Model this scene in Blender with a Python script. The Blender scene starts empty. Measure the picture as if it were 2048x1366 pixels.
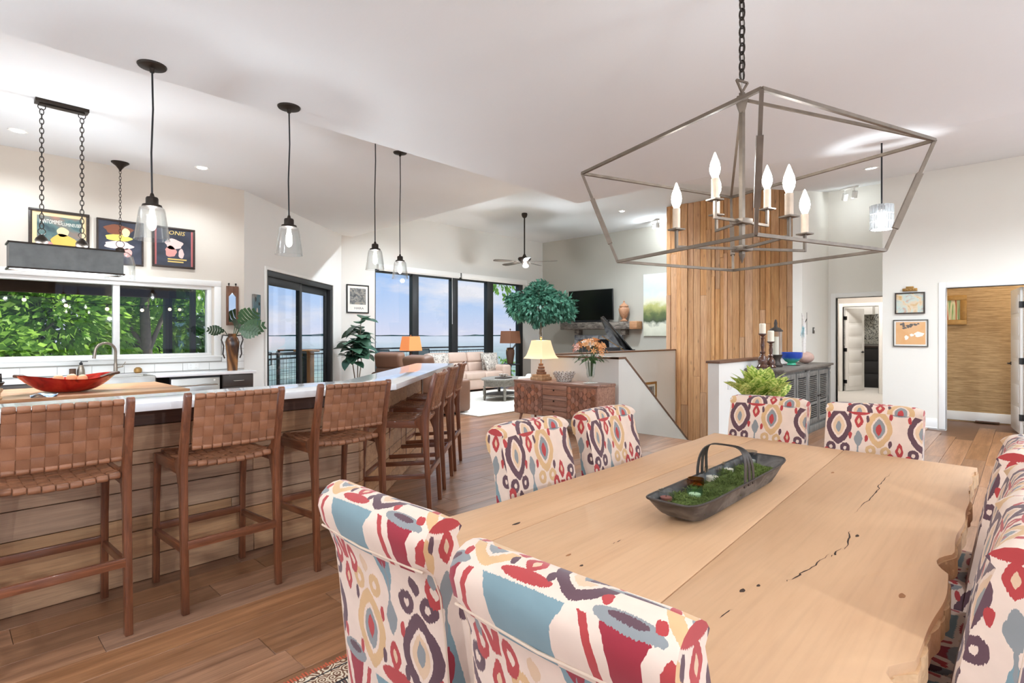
import bpy, bmesh, math, random
from mathutils import Vector, Matrix
S = bpy.context.scene
COL = S.collection
PI = math.pi
random.seed(7)

def srgb(r, g, b):
    f = lambda v: (v/255)/12.92 if v/255 <= 0.04045 else (((v/255)+0.055)/1.055)**2.4
    return (f(r), f(g), f(b), 1.0)

# ------------------------------------------------------------------ camera
HEAD = math.radians(43.26)
cd = bpy.data.cameras.new('camera')
cd.sensor_width = 36.0
cd.lens = 36.0*1090/2048
cd.shift_y = -11.0/2048
cd.clip_start = 0.05; cd.clip_end = 60000
cam = bpy.data.objects.new('camera', cd); COL.objects.link(cam)
cam.location = (0, 0, 1.42)
cam.rotation_euler = (PI/2, 0, HEAD-PI/2)
S.camera = cam

# ------------------------------------------------------------------ sky
W = bpy.data.worlds.new('sky'); S.world = W; W.use_nodes = True
nt = W.node_tree; nt.nodes.clear()
def wn(t, **k):
    n = nt.nodes.new(t)
    for a, v in k.items(): setattr(n, a, v)
    return n
tc = wn('ShaderNodeTexCoord'); sp = wn('ShaderNodeSeparateXYZ')
nt.links.new(tc.outputs['Generated'], sp.inputs[0])
rp = wn('ShaderNodeValToRGB')
rp.color_ramp.elements[0].position = 0.0; rp.color_ramp.elements[0].color = srgb(222, 224, 246)
rp.color_ramp.elements[1].position = 1.0; rp.color_ramp.elements[1].color = srgb(120, 170, 240)
for p_, c_ in ((0.05, (196, 216, 250)), (0.11, (168, 204, 252)), (0.35, (140, 190, 250))):
    e = rp.color_ramp.elements.new(p_); e.color = srgb(*c_)
nt.links.new(sp.outputs['Z'], rp.inputs[0])
mp = wn('ShaderNodeMapping'); mp.inputs['Scale'].default_value = (1.0, 1.0, 3.6)
nt.links.new(tc.outputs['Generated'], mp.inputs[0])
nz = wn('ShaderNodeTexNoise'); nz.inputs['Scale'].default_value = 5.0; nz.inputs['Detail'].default_value = 9; nz.inputs['Roughness'].default_value = 0.58
nt.links.new(mp.outputs[0], nz.inputs['Vector'])
cr = wn('ShaderNodeValToRGB'); cr.color_ramp.elements[0].position = 0.50; cr.color_ramp.elements[1].position = 0.68
cr.color_ramp.elements[1].color = (0.85, 0.85, 0.85, 1)
nt.links.new(nz.outputs['Fac'], cr.inputs[0])
mx = wn('ShaderNodeMix', data_type='RGBA')
nt.links.new(cr.outputs[0], mx.inputs[0]); nt.links.new(rp.outputs[0], mx.inputs[6]); mx.inputs[7].default_value = srgb(250, 244, 246)
bg = wn('ShaderNodeBackground'); bg.inputs[1].default_value = 0.66
nt.links.new(mx.outputs[2], bg.inputs[0])
wo = wn('ShaderNodeOutputWorld'); nt.links.new(bg.outputs[0], wo.inputs[0])

# ------------------------------------------------------------------ sun and exposure
sl = bpy.data.lights.new('sun', 'SUN'); sl.energy = 4.6; sl.angle = 0.02; sl.color = (1.0, 0.95, 0.86)
so = bpy.data.objects.new('sun', sl); COL.objects.link(so)
so.rotation_euler = Vector((-0.62, -0.10, -0.78)).to_track_quat('-Z', 'Y').to_euler()
S.view_settings.view_transform = 'Standard'; S.view_settings.look = 'None'
S.view_settings.gamma = 1.0; S.view_settings.use_curve_mapping = False
S.view_settings.exposure = 0.70

# ------------------------------------------------------------------ materials
MATS = {}
def nmat(name):
    m = bpy.data.materials.new(name); m.use_nodes = True
    t = m.node_tree; b = t.nodes['Principled BSDF']
    MATS[name] = m
    return m, t, b
def add(t, typ, **k):
    n = t.nodes.new(typ)
    for a, v in k.items(): setattr(n, a, v)
    return n
def mixc(t, fac, a, b):
    n = add(t, 'ShaderNodeMix', data_type='RGBA')
    for s, v in ((0, fac), (6, a), (7, b)):
        if isinstance(v, bpy.types.NodeSocket): t.links.new(v, n.inputs[s])
        else: n.inputs[s].default_value = v
    return n.outputs[2]
def mth(t, op, a, b=None, c=None):
    n = add(t, 'ShaderNodeMath', operation=op)
    for i, v in enumerate((a, b, c)):
        if v is None: continue
        if isinstance(v, bpy.types.NodeSocket): t.links.new(v, n.inputs[i])
        else: n.inputs[i].default_value = v
    return n.outputs[0]
def shade(c, k): return (min(1, c[0]*k), min(1, c[1]*k), min(1, c[2]*k), 1)
def plain(name, col, rough=0.6, metal=0.0, var=0.08, scale=6.0, bump=0.0, spec=None, bscale=None, coat=0):
    """flat paint / plastic / metal with a slight procedural mottling"""
    m, t, b = nmat(name)
    t_c = add(t, 'ShaderNodeTexCoord')
    n = add(t, 'ShaderNodeTexNoise'); n.inputs['Scale'].default_value = scale; n.inputs['Detail'].default_value = 4
    t.links.new(t_c.outputs['Object'], n.inputs['Vector'])
    t.links.new(mixc(t, n.outputs['Fac'], shade(col, 1-var), shade(col, 1+var)), b.inputs['Base Color'])
    b.inputs['Roughness'].default_value = rough; b.inputs['Metallic'].default_value = metal
    if spec is not None: b.inputs['Specular IOR Level'].default_value = spec
    if coat: b.inputs['Coat Weight'].default_value = coat; b.inputs['Coat Roughness'].default_value = 0.08
    if bump:
        n2 = add(t, 'ShaderNodeTexNoise'); n2.inputs['Scale'].default_value = bscale or scale*8
        t.links.new(t_c.outputs['Object'], n2.inputs['Vector'])
        bp = add(t, 'ShaderNodeBump'); bp.inputs['Strength'].default_value = bump; bp.inputs['Distance'].default_value = 0.01
        t.links.new(n2.outputs['Fac'], bp.inputs['Height']); t.links.new(bp.outputs[0], b.inputs['Normal'])
    return m
def wood(name, c1, c2, axis='x', scale=1.0, rough=0.45, vary=0.35, knots=0.0, coat=0.0, hue=0.0, stretch=14.0, bump=0.08, pore=0.80):
    m, t, b = nmat(name)
    tc_ = add(t, 'ShaderNodeTexCoord'); oi = add(t, 'ShaderNodeObjectInfo')
    va = add(t, 'ShaderNodeVectorMath', operation='ADD')
    cb = add(t, 'ShaderNodeCombineXYZ')
    r = oi.outputs['Random']
    t.links.new(mth(t, 'MULTIPLY', r, 37.0), cb.inputs[0]); t.links.new(mth(t, 'MULTIPLY', r, 91.0), cb.inputs[1]); t.links.new(mth(t, 'MULTIPLY', r, 53.0), cb.inputs[2])
    t.links.new(tc_.outputs['Object'], va.inputs[0]); t.links.new(cb.outputs[0], va.inputs[1])
    mp_ = add(t, 'ShaderNodeMapping')
    s = {'x': (1, stretch, stretch), 'y': (stretch, 1, stretch), 'z': (stretch, stretch, 1)}[axis]
    mp_.inputs['Scale'].default_value = tuple(scale*v for v in s)
    t.links.new(va.outputs[0], mp_.inputs[0])
    n = add(t, 'ShaderNodeTexNoise'); n.inputs['Scale'].default_value = 1.6; n.inputs['Detail'].default_value = 8; n.inputs['Roughness'].default_value = 0.62; n.inputs['Distortion'].default_value = 0.6
    t.links.new(mp_.outputs[0], n.inputs['Vector'])
    rp_ = add(t, 'ShaderNodeValToRGB'); rp_.color_ramp.elements[0].position = 0.32; rp_.color_ramp.elements[1].position = 0.72
    rp_.color_ramp.elements[0].color = c1; rp_.color_ramp.elements[1].color = c2
    t.links.new(n.outputs['Fac'], rp_.inputs[0])
    col = rp_.outputs[0]
    # fine pores
    mp2 = add(t, 'ShaderNodeMapping'); mp2.inputs['Scale'].default_value = tuple(scale*v for v in {'x': (4, 90, 90), 'y': (90, 4, 90), 'z': (90, 90, 4)}[axis])
    t.links.new(va.outputs[0], mp2.inputs[0])
    n2 = add(t, 'ShaderNodeTexNoise'); n2.inputs['Scale'].default_value = 1.5; n2.inputs['Detail'].default_value = 3
    t.links.new(mp2.outputs[0], n2.inputs['Vector'])
    pf = add(t, 'ShaderNodeMapRange'); pf.inputs[1].default_value = 0.3; pf.inputs[2].default_value = 0.55; pf.inputs[3].default_value = pore; pf.inputs[4].default_value = 1.0
    t.links.new(n2.outputs['Fac'], pf.inputs[0])
    if knots:
        mp3 = add(t, 'ShaderNodeMapping'); mp3.inputs['Scale'].default_value = {'x': (2.2, 7, 7), 'y': (7, 2.2, 7), 'z': (7, 7, 2.2)}[axis]
        t.links.new(va.outputs[0], mp3.inputs[0])
        v = add(t, 'ShaderNodeTexVoronoi'); v.inputs['Scale'].default_value = 1.0
        t.links.new(mp3.outputs[0], v.inputs['Vector'])
        kr = add(t, 'ShaderNodeMapRange'); kr.inputs[1].default_value = 0.03; kr.inputs[2].default_value = 0.13; kr.inputs[3].default_value = knots; kr.inputs[4].default_value = 0
        t.links.new(v.outputs['Distance'], kr.inputs[0])
        col = mixc(t, kr.outputs[0], col, shade(c1, 0.35))
    hs = add(t, 'ShaderNodeHueSaturation')
    t.links.new(col, hs.inputs['Color'])
    vr = add(t, 'ShaderNodeMapRange'); vr.inputs[3].default_value = 1-vary; vr.inputs[4].default_value = 1+vary
    t.links.new(r, vr.inputs[0])
    t.links.new(mth(t, 'MULTIPLY', vr.outputs[0], pf.outputs[0]), hs.inputs['Value'])
    if hue:
        w_ = add(t, 'ShaderNodeTexWhiteNoise', noise_dimensions='1D'); t.links.new(r, w_.inputs['W'])
        hr = add(t, 'ShaderNodeMapRange'); hr.inputs[3].default_value = 1-hue; hr.inputs[4].default_value = 1+hue
        t.links.new(w_.outputs['Value'], hr.inputs[0]); t.links.new(hr.outputs[0], hs.inputs['Saturation'])
    t.links.new(hs.outputs[0], b.inputs['Base Color'])
    b.inputs['Roughness'].default_value = rough
    if coat: b.inputs['Coat Weight'].default_value = coat; b.inputs['Coat Roughness'].default_value = 0.12
    if bump:
        bp = add(t, 'ShaderNodeBump'); bp.inputs['Strength'].default_value = bump; bp.inputs['Distance'].default_value = 0.004
        t.links.new(n2.outputs['Fac'], bp.inputs['Height']); t.links.new(bp.outputs[0], b.inputs['Normal'])
    return m
def emit(name, col, strength, base=(1, 1, 1, 1)):
    m, t, b = nmat(name)
    b.inputs['Base Color'].default_value = base
    n = add(t, 'ShaderNodeTexNoise'); n.inputs['Scale'].default_value = 3
    t.links.new(mixc(t, n.outputs['Fac'], col, shade(col, 0.97)), b.inputs['Emission Color'])
    b.inputs['Emission Strength'].default_value = strength
    return m
def glow(name, col, strength, clear=0.5):
    """frosted glowing bulb: lets the lamp inside shine through"""
    m = bpy.data.materials.new(name); m.use_nodes = True; t = m.node_tree; t.nodes.clear(); MATS[name] = m
    n = add(t, 'ShaderNodeTexNoise'); n.inputs['Scale'].default_value = 3
    em = add(t, 'ShaderNodeEmission'); em.inputs[1].default_value = strength; t.links.new(mixc(t, n.outputs['Fac'], col, shade(col, 0.97)), em.inputs[0])
    tr = add(t, 'ShaderNodeBsdfTransparent'); ms = add(t, 'ShaderNodeMixShader'); ms.inputs[0].default_value = clear
    t.links.new(em.outputs[0], ms.inputs[1]); t.links.new(tr.outputs[0], ms.inputs[2])
    o = add(t, 'ShaderNodeOutputMaterial'); t.links.new(ms.outputs[0], o.inputs[0])
    return m
def glass(name, tint=(1, 1, 1, 1), gloss=0.10, rough=0.02):
    """thin pane: clear with a fresnel reflection"""
    m = bpy.data.materials.new(name); m.use_nodes = True; t = m.node_tree; t.nodes.clear(); MATS[name] = m
    tr = add(t, 'ShaderNodeBsdfTransparent'); tr.inputs[0].default_value = tint
    gl = add(t, 'ShaderNodeBsdfGlossy'); gl.inputs['Roughness'].default_value = rough
    lw = add(t, 'ShaderNodeLayerWeight'); lw.inputs[0].default_value = 0.35
    mr = add(t, 'ShaderNodeMapRange'); mr.inputs[3].default_value = gloss*0.4; mr.inputs[4].default_value = gloss*4
    t.links.new(lw.outputs['Facing'], mr.inputs[0])
    ms = add(t, 'ShaderNodeMixShader'); t.links.new(mr.outputs[0], ms.inputs[0]); t.links.new(tr.outputs[0], ms.inputs[1]); t.links.new(gl.outputs[0], ms.inputs[2])
    o = add(t, 'ShaderNodeOutputMaterial'); t.links.new(ms.outputs[0], o.inputs[0])
    return m

# ------------------------------------------------------------------ mesh helpers
XF = {}
class MB:
    def __init__(s): s.v = []; s.f = []; s.uv = None
    def quad(s, *p):
        i = len(s.v); s.v += [tuple(q) for q in p]; s.f.append(tuple(range(i, i+len(p)))); return s
    def box(s, x0, x1, y0, y1, z0, z1, M=None):
        i = len(s.v)
        p = [(x0,y0,z0),(x1,y0,z0),(x1,y1,z0),(x0,y1,z0),(x0,y0,z1),(x1,y0,z1),(x1,y1,z1),(x0,y1,z1)]
        if M is not None: p = [tuple(M @ Vector(q)) for q in p]
        s.v += p
        s.f += [tuple(i+k for k in q) for q in ((0,3,2,1),(4,5,6,7),(0,1,5,4),(1,2,6,5),(2,3,7,6),(3,0,4,7))]
        return s
    def cbox(s, c, d, rz=0, rx=0, ry=0):
        M = Matrix.Translation(c) @ Matrix.Rotation(rz, 4, 'Z') @ Matrix.Rotation(ry, 4, 'Y') @ Matrix.Rotation(rx, 4, 'X')
        return s.box(-d[0]/2, d[0]/2, -d[1]/2, d[1]/2, -d[2]/2, d[2]/2, M)
    def bar(s, a, b, w, h=None, up=(0, 0, 1)):
        """rectangular bar from a to b"""
        a = Vector(a); b = Vector(b); h = h or w; d = (b-a).normalized(); u = Vector(up)
        if abs(d.dot(u)) > 0.98: u = Vector((1, 0, 0))
        x = d.cross(u).normalized(); y = x.cross(d).normalized()
        i = len(s.v)
        for p in (a, b):
            for q in ((-1, -1), (1, -1), (1, 1), (-1, 1)): s.v.append(tuple(p+x*q[0]*w/2+y*q[1]*h/2))
        s.f += [tuple(i+k for k in q) for q in ((0,1,2,3),(7,6,5,4),(0,4,5,1),(1,5,6,2),(2,6,7,3),(3,7,4,0))]
        return s
    def tube(s, pts, r, n=8, cap=True, closed=False):
        pts = [Vector(p) for p in pts]; i0 = len(s.v); m = len(pts)
        rs = r if isinstance(r, (list, tuple)) else [r]*m
        prev = None
        for k, p in enumerate(pts):
            if closed: d = pts[(k+1) % m]-pts[k-1]
            else: d = pts[min(k+1, m-1)]-pts[max(k-1, 0)]
            d.normalize()
            if prev is None:
                u = Vector((0, 0, 1)) if abs(d.z) < 0.9 else Vector((1, 0, 0)); x = d.cross(u).normalized()
            else:
                x = prev-d*prev.dot(d)
                x = x.normalized() if x.length > 1e-6 else d.orthogonal().normalized()
            prev = x; y = d.cross(x)
            for j in range(n):
                a = 2*PI*j/n; s.v.append(tuple(p+(x*math.cos(a)+y*math.sin(a))*rs[k]))
        for k in range(m if closed else m-1):
            a0 = i0+k*n; b0 = i0+((k+1) % m)*n
            for j in range(n): s.f.append((a0+j, a0+(j+1) % n, b0+(j+1) % n, b0+j))
        if cap and not closed:
            s.f.append(tuple(i0+j for j in reversed(range(n)))); s.f.append(tuple(i0+(m-1)*n+j for j in range(n)))
        return s
    def cyl(s, a, b, r, r2=None, n=16): return s.tube([a, b], [r, r if r2 is None else r2], n)
    def lathe(s, prof, c=(0, 0, 0), n=24, sx=1, sy=1, axis='z'):
        i0 = len(s.v); m = len(prof)
        for (r, z) in prof:
            for j in range(n):
                a = 2*PI*j/n
                p = (r*math.cos(a)*sx, r*math.sin(a)*sy, z)
                if axis == 'y': p = (p[0], p[2], p[1])
                if axis == 'x': p = (p[2], p[0], p[1])
                s.v.append((c[0]+p[0], c[1]+p[1], c[2]+p[2]))
        for k in range(m-1):
            for j in range(n): s.f.append((i0+k*n+j, i0+k*n+(j+1) % n, i0+(k+1)*n+(j+1) % n, i0+(k+1)*n+j))
        if prof[0][0] > 1e-5: s.f.append(tuple(i0+j for j in reversed(range(n))))
        if prof[-1][0] > 1e-5: s.f.append(tuple(i0+(m-1)*n+j for j in range(n)))
        return s
    def sphere(s, c, r, n=12, sx=1, sy=1, sz=1):
        pr = [(max(1e-6, r*math.sin(PI*k/(n//2+2))), -r*math.cos(PI*k/(n//2+2))*sz) for k in range(n//2+3)]
        return s.lathe(pr, c, n, sx, sy)
    def prism(s, poly, z0, z1, M=None):
        """polygon in xy extruded in z"""
        i = len(s.v); n = len(poly)
        p = [(x, y, z0) for x, y in poly]+[(x, y, z1) for x, y in poly]
        if M is not None: p = [tuple(M @ Vector(q)) for q in p]
        s.v += p
        s.f.append(tuple(i+k for k in reversed(range(n)))); s.f.append(tuple(i+n+k for k in range(n)))
        for k in range(n): s.f.append((i+k, i+(k+1) % n, i+n+(k+1) % n, i+n+k))
        return s
    def grid(s, fn, nu, nv, thick=0.0):
        """fn(u,v)->xyz for u,v in 0..1"""
        i = len(s.v)
        for a in range(nu+1):
            for b in range(nv+1): s.v.append(tuple(fn(a/nu, b/nv)))
        for a in range(nu):
            for b in range(nv):
                k = i+a*(nv+1)+b; s.f.append((k, k+nv+1, k+nv+2, k+1))
        return s
    def xf(s, M, i0=0):
        s.v[i0:] = [tuple(M @ Vector(q)) for q in s.v[i0:]]; return s
    def mesh(s, name, smooth=False, bevel=0, bseg=2, uvf=None, merge=False):
        me = bpy.data.meshes.new(name); me.from_pydata(s.v, [], s.f)
        bm = bmesh.new(); bm.from_mesh(me)
        if merge: bmesh.ops.remove_doubles(bm, verts=bm.verts, dist=1e-5)
        bmesh.ops.recalc_face_normals(bm, faces=bm.faces)
        if bevel:
            ed = [e for e in bm.edges if len(e.link_faces) == 2 and e.calc_face_angle(0) > 0.5]
            bmesh.ops.bevel(bm, geom=ed, offset=bevel, segments=bseg, profile=0.5, affect='EDGES', clamp_overlap=True)
        if uvf:
            l = bm.loops.layers.uv.new('UVMap')
            for f in bm.faces:
                for lp in f.loops: lp[l].uv = uvf(lp.vert.co, f)
        bm.to_mesh(me); bm.free()
        if smooth or bevel:
            for p in me.polygons: p.use_smooth = True
            try: me.set_sharp_from_angle(angle=math.radians(smooth if isinstance(smooth, (int, float)) and smooth > 1 else 40))
            except Exception: pass
        me.update()
        return me
    def build(s, name, mat, parent=None, smooth=False, bevel=0, bseg=2, world=False, uvf=None, merge=False, kind=None):
        if world and parent is not None:
            Mi = XF[parent.name].inverted(); s.v = [tuple(Mi @ Vector(q)) for q in s.v]
        return obj(name, s.mesh(name, smooth, bevel, bseg, uvf, merge), mat, parent, kind)
def obj(name, me, mat, parent=None, kind=None):
    if mat is not None and not me.materials: me.materials.append(MATS[mat] if isinstance(mat, str) else mat)
    o = bpy.data.objects.new(name, me); COL.objects.link(o)
    XF[o.name] = XF[parent.name].copy() if parent is not None else Matrix.Identity(4)
    if parent is not None: o.parent = parent
    if kind: o['kind'] = kind
    return o
def tag(o, label, cat, group=None, kind=None):
    o['label'] = label; o['category'] = cat
    if group: o['group'] = group
    if kind: o['kind'] = kind
    return o
def thing(name, label, cat, loc=(0, 0, 0), rz=0, group=None):
    o = bpy.data.objects.new(name, None); COL.objects.link(o); o.empty_display_size = 0.1
    o.location = loc; o.rotation_euler = (0, 0, rz)
    XF[o.name] = Matrix.Translation(loc) @ Matrix.Rotation(rz, 4, 'Z')
    return tag(o, label, cat, group)
def structure(o): o['kind'] = 'structure'; return o
def shell(name, loc=(0, 0, 0)):
    o = bpy.data.objects.new(name, None); COL.objects.link(o); o.location = loc; o.empty_display_size = 0.1
    XF[o.name] = Matrix.Translation(loc); o['kind'] = 'structure'; return o
def kid(me, name, mat, parent, loc=(0, 0, 0), rot=(0, 0, 0), scale=None):
    o = obj(name, me, mat, parent); o.location = loc; o.rotation_euler = rot
    if scale: o.scale = scale
    return o
def dup(root, loc, rz=0, label=None):
    r = root.copy(); COL.objects.link(r); r.location = loc; r.rotation_euler = (0, 0, rz)
    XF[r.name] = Matrix.Translation(loc) @ Matrix.Rotation(rz, 4, 'Z')
    if label: r['label'] = label
    for ch in list(root.children):
        c = ch.copy(); COL.objects.link(c); c.parent = r
        for g in list(ch.children):
            d = g.copy(); COL.objects.link(d); d.parent = c
    return r
def lamp(name, loc, power, color=(1, 0.96, 0.92), radius=0.03, parent=None, typ='POINT', **k):
    l = bpy.data.lights.new(name, typ); l.energy = power; l.color = color
    if typ in ('POINT', 'SPOT'): l.shadow_soft_size = radius
    for a, v in k.items(): setattr(l, a, v)
    o = bpy.data.objects.new(name, l); COL.objects.link(o)
    o.location = loc
    if parent is not None: o.parent = parent
    return o

# ------------------------------------------------------------------ palette
plain('ceiling_paint', srgb(232, 233, 233), 0.9, var=0.015, scale=1.5, bump=0.05, bscale=60)
plain('kitchen_wall_paint', srgb(220, 210, 196), 0.85, var=0.02, scale=2)
plain('angled_wall_paint', srgb(238, 236, 231), 0.85, var=0.02, scale=2)
plain('living_wall_paint', srgb(228, 224, 216), 0.85, var=0.02, scale=2)
plain('tv_wall_paint', srgb(186, 182, 170), 0.85, var=0.03, scale=2)
plain('hall_wall_paint', srgb(238, 234, 224), 0.85, var=0.02, scale=2)
plain('half_wall_paint', srgb(234, 230, 222), 0.85, var=0.02, scale=2)
plain('grey_wall_paint', srgb(196, 188, 178), 0.85, var=0.02, scale=2)
plain('trim_white', srgb(243, 241, 236), 0.45, var=0.015, scale=4)
plain('window_black', srgb(44, 45, 46), 0.45, var=0.1)
plain('dark_metal', srgb(52, 44, 38), 0.45, 0.7, var=0.15, scale=14)
plain('black_plastic', srgb(22, 22, 24), 0.4, var=0.1)
plain('steel', srgb(190, 188, 182), 0.28, 1.0, var=0.08, scale=3)
plain('brushed_nickel', srgb(160, 148, 134), 0.32, 0.9, var=0.1)
plain('quartz', srgb(240, 240, 240), 0.12, var=0.02, scale=12, coat=0.4)
plain('outlet_white', srgb(240, 239, 234), 0.4, var=0.02)
plain('dark_cabinet', srgb(66, 58, 53), 0.45, var=0.12, scale=9)
plain('cap_wood', srgb(112, 78, 56), 0.4, var=0.25, scale=9)
plain('siding_dark', srgb(74, 78, 84), 0.6, var=0.1)
plain('siding_brown', srgb(86, 58, 40), 0.7, var=0.2)
plain('porch_brown', srgb(92, 60, 38), 0.7, var=0.25, scale=5)
plain('tile_white', srgb(238, 236, 231), 0.18, var=0.02, scale=3, coat=0.3)
plain('grout', srgb(170, 165, 157), 0.9, var=0.06)
plain('pale_floor', srgb(200, 195, 188), 0.6, var=0.06, scale=3)
wood('floor_oak', srgb(126, 88, 62), srgb(172, 126, 94), 'x', 0.8, 0.34, 0.16, knots=0.35, hue=0.10, coat=0.10, bump=0.05)
wood('bar_board', srgb(170, 128, 94), srgb(210, 168, 128), 'x', 0.9, 0.55, 0.12, knots=0.75, hue=0.1)
wood('tower_board', srgb(190, 136, 92), srgb(228, 180, 132), 'z', 0.9, 0.6, 0.14, knots=0.6, hue=0.12)
wood('bar_trim_dark', srgb(84, 58, 44), srgb(116, 82, 62), 'x', 1, 0.5, 0.1)
wood('stair_wood', srgb(104, 70, 46), srgb(150, 106, 72), 'y', 1, 0.4, 0.1)
glass('window_glass', (0.97, 0.985, 0.99, 1), 0.05)

def wallpaper():
    m, t, b = nmat('grasscloth')
    tc_ = add(t, 'ShaderNodeTexCoord'); mp_ = add(t, 'ShaderNodeMapping'); mp_.inputs['Scale'].default_value = (2.5, 2.5, 46)
    t.links.new(tc_.outputs['Object'], mp_.inputs[0])
    n = add(t, 'ShaderNodeTexNoise'); n.inputs['Scale'].default_value = 1.6; n.inputs['Detail'].default_value = 7; n.inputs['Roughness'].default_value = 0.7
    t.links.new(mp_.outputs[0], n.inputs['Vector'])
    r = add(t, 'ShaderNodeValToRGB'); r.color_ramp.elements[0].position = 0.3; r.color_ramp.elements[1].position = 0.7
    r.color_ramp.elements[0].color = srgb(138, 106, 66); r.color_ramp.elements[1].color = srgb(206, 174, 128)
    t.links.new(n.outputs['Fac'], r.inputs[0]); t.links.new(r.outputs[0], b.inputs['Base Color']); b.inputs['Roughness'].default_value = 0.8
wallpaper()

# ------------------------------------------------------------------ floor
fl = shell('floor')
HX0, HX1, HY0, HY1 = 7.05, 11.95, 2.9, 6.0          # stairwell opening
mb = MB()
mb.box(-2.6, HX0, -2.4, 11.64, -0.25, -0.02); mb.box(HX0, 13.85, HY1+0.1, 11.64, -0.25, -0.02); mb.box(HX0, 19, -2.4, HY0, -0.25, -0.02)
mb.box(12.75, 19, HY0, HY1+0.1, -0.25, -0.02)
mb.build('subfloor', 'cap_wood', fl)
LENS = [1.15, 1.45, 1.75, 2.05, 2.35]
PW = 0.192
plank_me = {}
for L_ in LENS:
    m_ = MB().box(0.0012, L_-0.0012, 0.0012, PW-0.0012, -0.02, 0.0)
    plank_me[L_] = m_.mesh('plank', bevel=0.0016, bseg=1)
rows = []
rr = random.Random(3)
y = -1.6
while y < 11.5:
    x = -1.8-rr.random()*1.5
    while x < 13.6:
        L_ = rr.choice(LENS)
        x1 = x+L_
        cx, cy = x+L_/2, y+PW/2
        inhole = (x1 > HX0 and x < HX1+0.1 and y+PW > HY0 and y < HY1)
        outk = cy > 8.3 and cx < 3.2 or (y > 9.0 and x < 3.4+(y-8.9)*1.17+0.0) or x1 > 13.85
        inwall = (x1 > 11.75 and cy < 2.9)
        if not inhole and not outk and not inwall: rows.append((math.hypot(cx, cy), x, y, L_))
        elif inhole and x < HX0-0.3: rows.append((math.hypot(cx, cy), x, y, -(HX0-x)))
        x = x1
    y += PW
vis = []
for r_ in rows:   # angle in view first, nearest first
    a = math.atan2(r_[2]+PW/2, r_[1]+abs(r_[3])/2)-HEAD
    vis.append((r_[0] + (0 if abs(a) < 0.85 else 20), r_))
vis.sort()
far = MB()
near_cnt = 0
for k, (key, (d_, x, y, L_)) in enumerate(vis):
    if near_cnt < 298 and L_ > 0:
        kid(plank_me[L_], 'plank', 'floor_oak', fl, (x, y, 0)); near_cnt += 1
    else: far.box(x+0.0012, x+abs(L_)-0.0012, y+0.0012, y+PW-0.0012, -0.02, 0)
far.build('planks', 'floor_oak', fl, kind='stuff')
MB().box(11.925, 18.3, 0.5, 4.4, -0.02, 0.004).build('hall_carpet', 'pale_floor', fl)
mb = MB()   # stair flight going down toward the wooden shaft
for k in range(9):
    mb.box(HX0+0.28*k, HX0+0.28*(k+1)+0.03, 2.9, 4.2, -0.19*(k+1)-0.04, -0.19*(k+1)); mb.box(HX0+0.28*k, HX0+0.28*k+0.02, 2.9, 4.2, -0.19*(k+1), -0.19*k)
mb.build('stair_treads', 'stair_wood', fl)
MB().box(6.9, 12.1, 2.8, 6.1, -2.85, -2.75).build('lower_landing', 'stair_wood', fl)

# ------------------------------------------------------------------ ceiling
mb = MB()
def cz(x): return min(4.5, 3.1+0.175*(x-5.6))
mb.quad((-2.75, -2.55, 3.1), (5.6, -2.55, 3.1), (5.6, 4.13, 3.1), (-2.75, 4.13, 3.1))
kz = lambda y: 3.56+0.0293*(y-4.13)
mb.quad((-2.75, 4.13, kz(4.13)), (5.95, 4.13, kz(4.13)), (6.85, 11.8, kz(11.8)), (-2.75, 11.8, kz(11.8)))
mb.quad((-2.75, 4.13, 3.1), (5.6, 4.13, 3.1), (5.6, 4.13, kz(4.13)), (-2.75, 4.13, kz(4.13)))
mb.quad((5.6, -2.55, 3.1), (13.6, -2.55, 4.5), (13.6, 2.8, 4.5), (5.6, 2.8, 3.1))
mb.quad((13.6, -2.55, 4.5), (18.6, -2.55, 4.5), (18.6, 2.8, 4.5), (13.6, 2.8, 4.5))
mb.quad((3.0, 2.8, 4.5), (18.6, 2.8, 4.5), (18.6, 11.8, 4.5), (3.0, 11.8, 4.5))
# upstands between the levels
mb.quad((5.6, 4.13, 3.1), (5.6, 2.8, 3.1), (5.6, 2.8, 4.5), (5.6, 4.13, 4.5))
mb.quad((5.6, 4.13, kz(4.13)), (5.95, 4.13, kz(4.13)), (5.95, 4.13, 4.5), (5.6, 4.13, 4.5))
mb.quad((5.95, 4.13, kz(4.13)), (6.85, 11.8, kz(11.8)), (6.85, 11.8, 4.5), (5.95, 4.13, 4.5))
mb.quad((5.6, 2.8, 3.1), (13.6, 2.8, 4.5), (5.6, 2.8, 4.5))
structure(mb.build('ceiling', 'ceiling_paint'))
structure(MB().box(-2.9, 18.8, -2.7, 12.0, 4.72, 4.85).build('roof', 'siding_dark'))

# ------------------------------------------------------------------ wall builder in a local frame (s along, n outward, z up)
def frame_m(p, ang): return Matrix.Translation((p[0], p[1], 0)) @ Matrix.Rotation(math.radians(ang), 4, 'Z')
def wall(name, p, ang, length, z0, z1, th, mat, holes=()):
    """holes: (s0, s1, z0, z1); wall body sits on n in 0..th"""
    M = frame_m(p, ang); mb = MB()
    s = 0.0
    for (a, b, c, d) in sorted(holes):
        if a > s: mb.box(s, a, 0, th, z0, z1, M)
        if c > z0: mb.box(a, b, 0, th, z0, c if c > 0.01 else c-0.03, M)
        if d < z1: mb.box(a, b, 0, th, d, z1, M)
        s = b
    if s < length: mb.box(s, length, 0, th, z0, z1, M)
    return structure(mb.build(name, mat))
HZ = 4.72
wall('wall_kitchen', (-2.75, 8.9), 0, 6.09, -0.2, HZ, 0.16, 'kitchen_wall_paint', [(2.05, 5.62, 1.13, 2.165)])
AW = frame_m((3.34, 8.9), 40.5)
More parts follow.
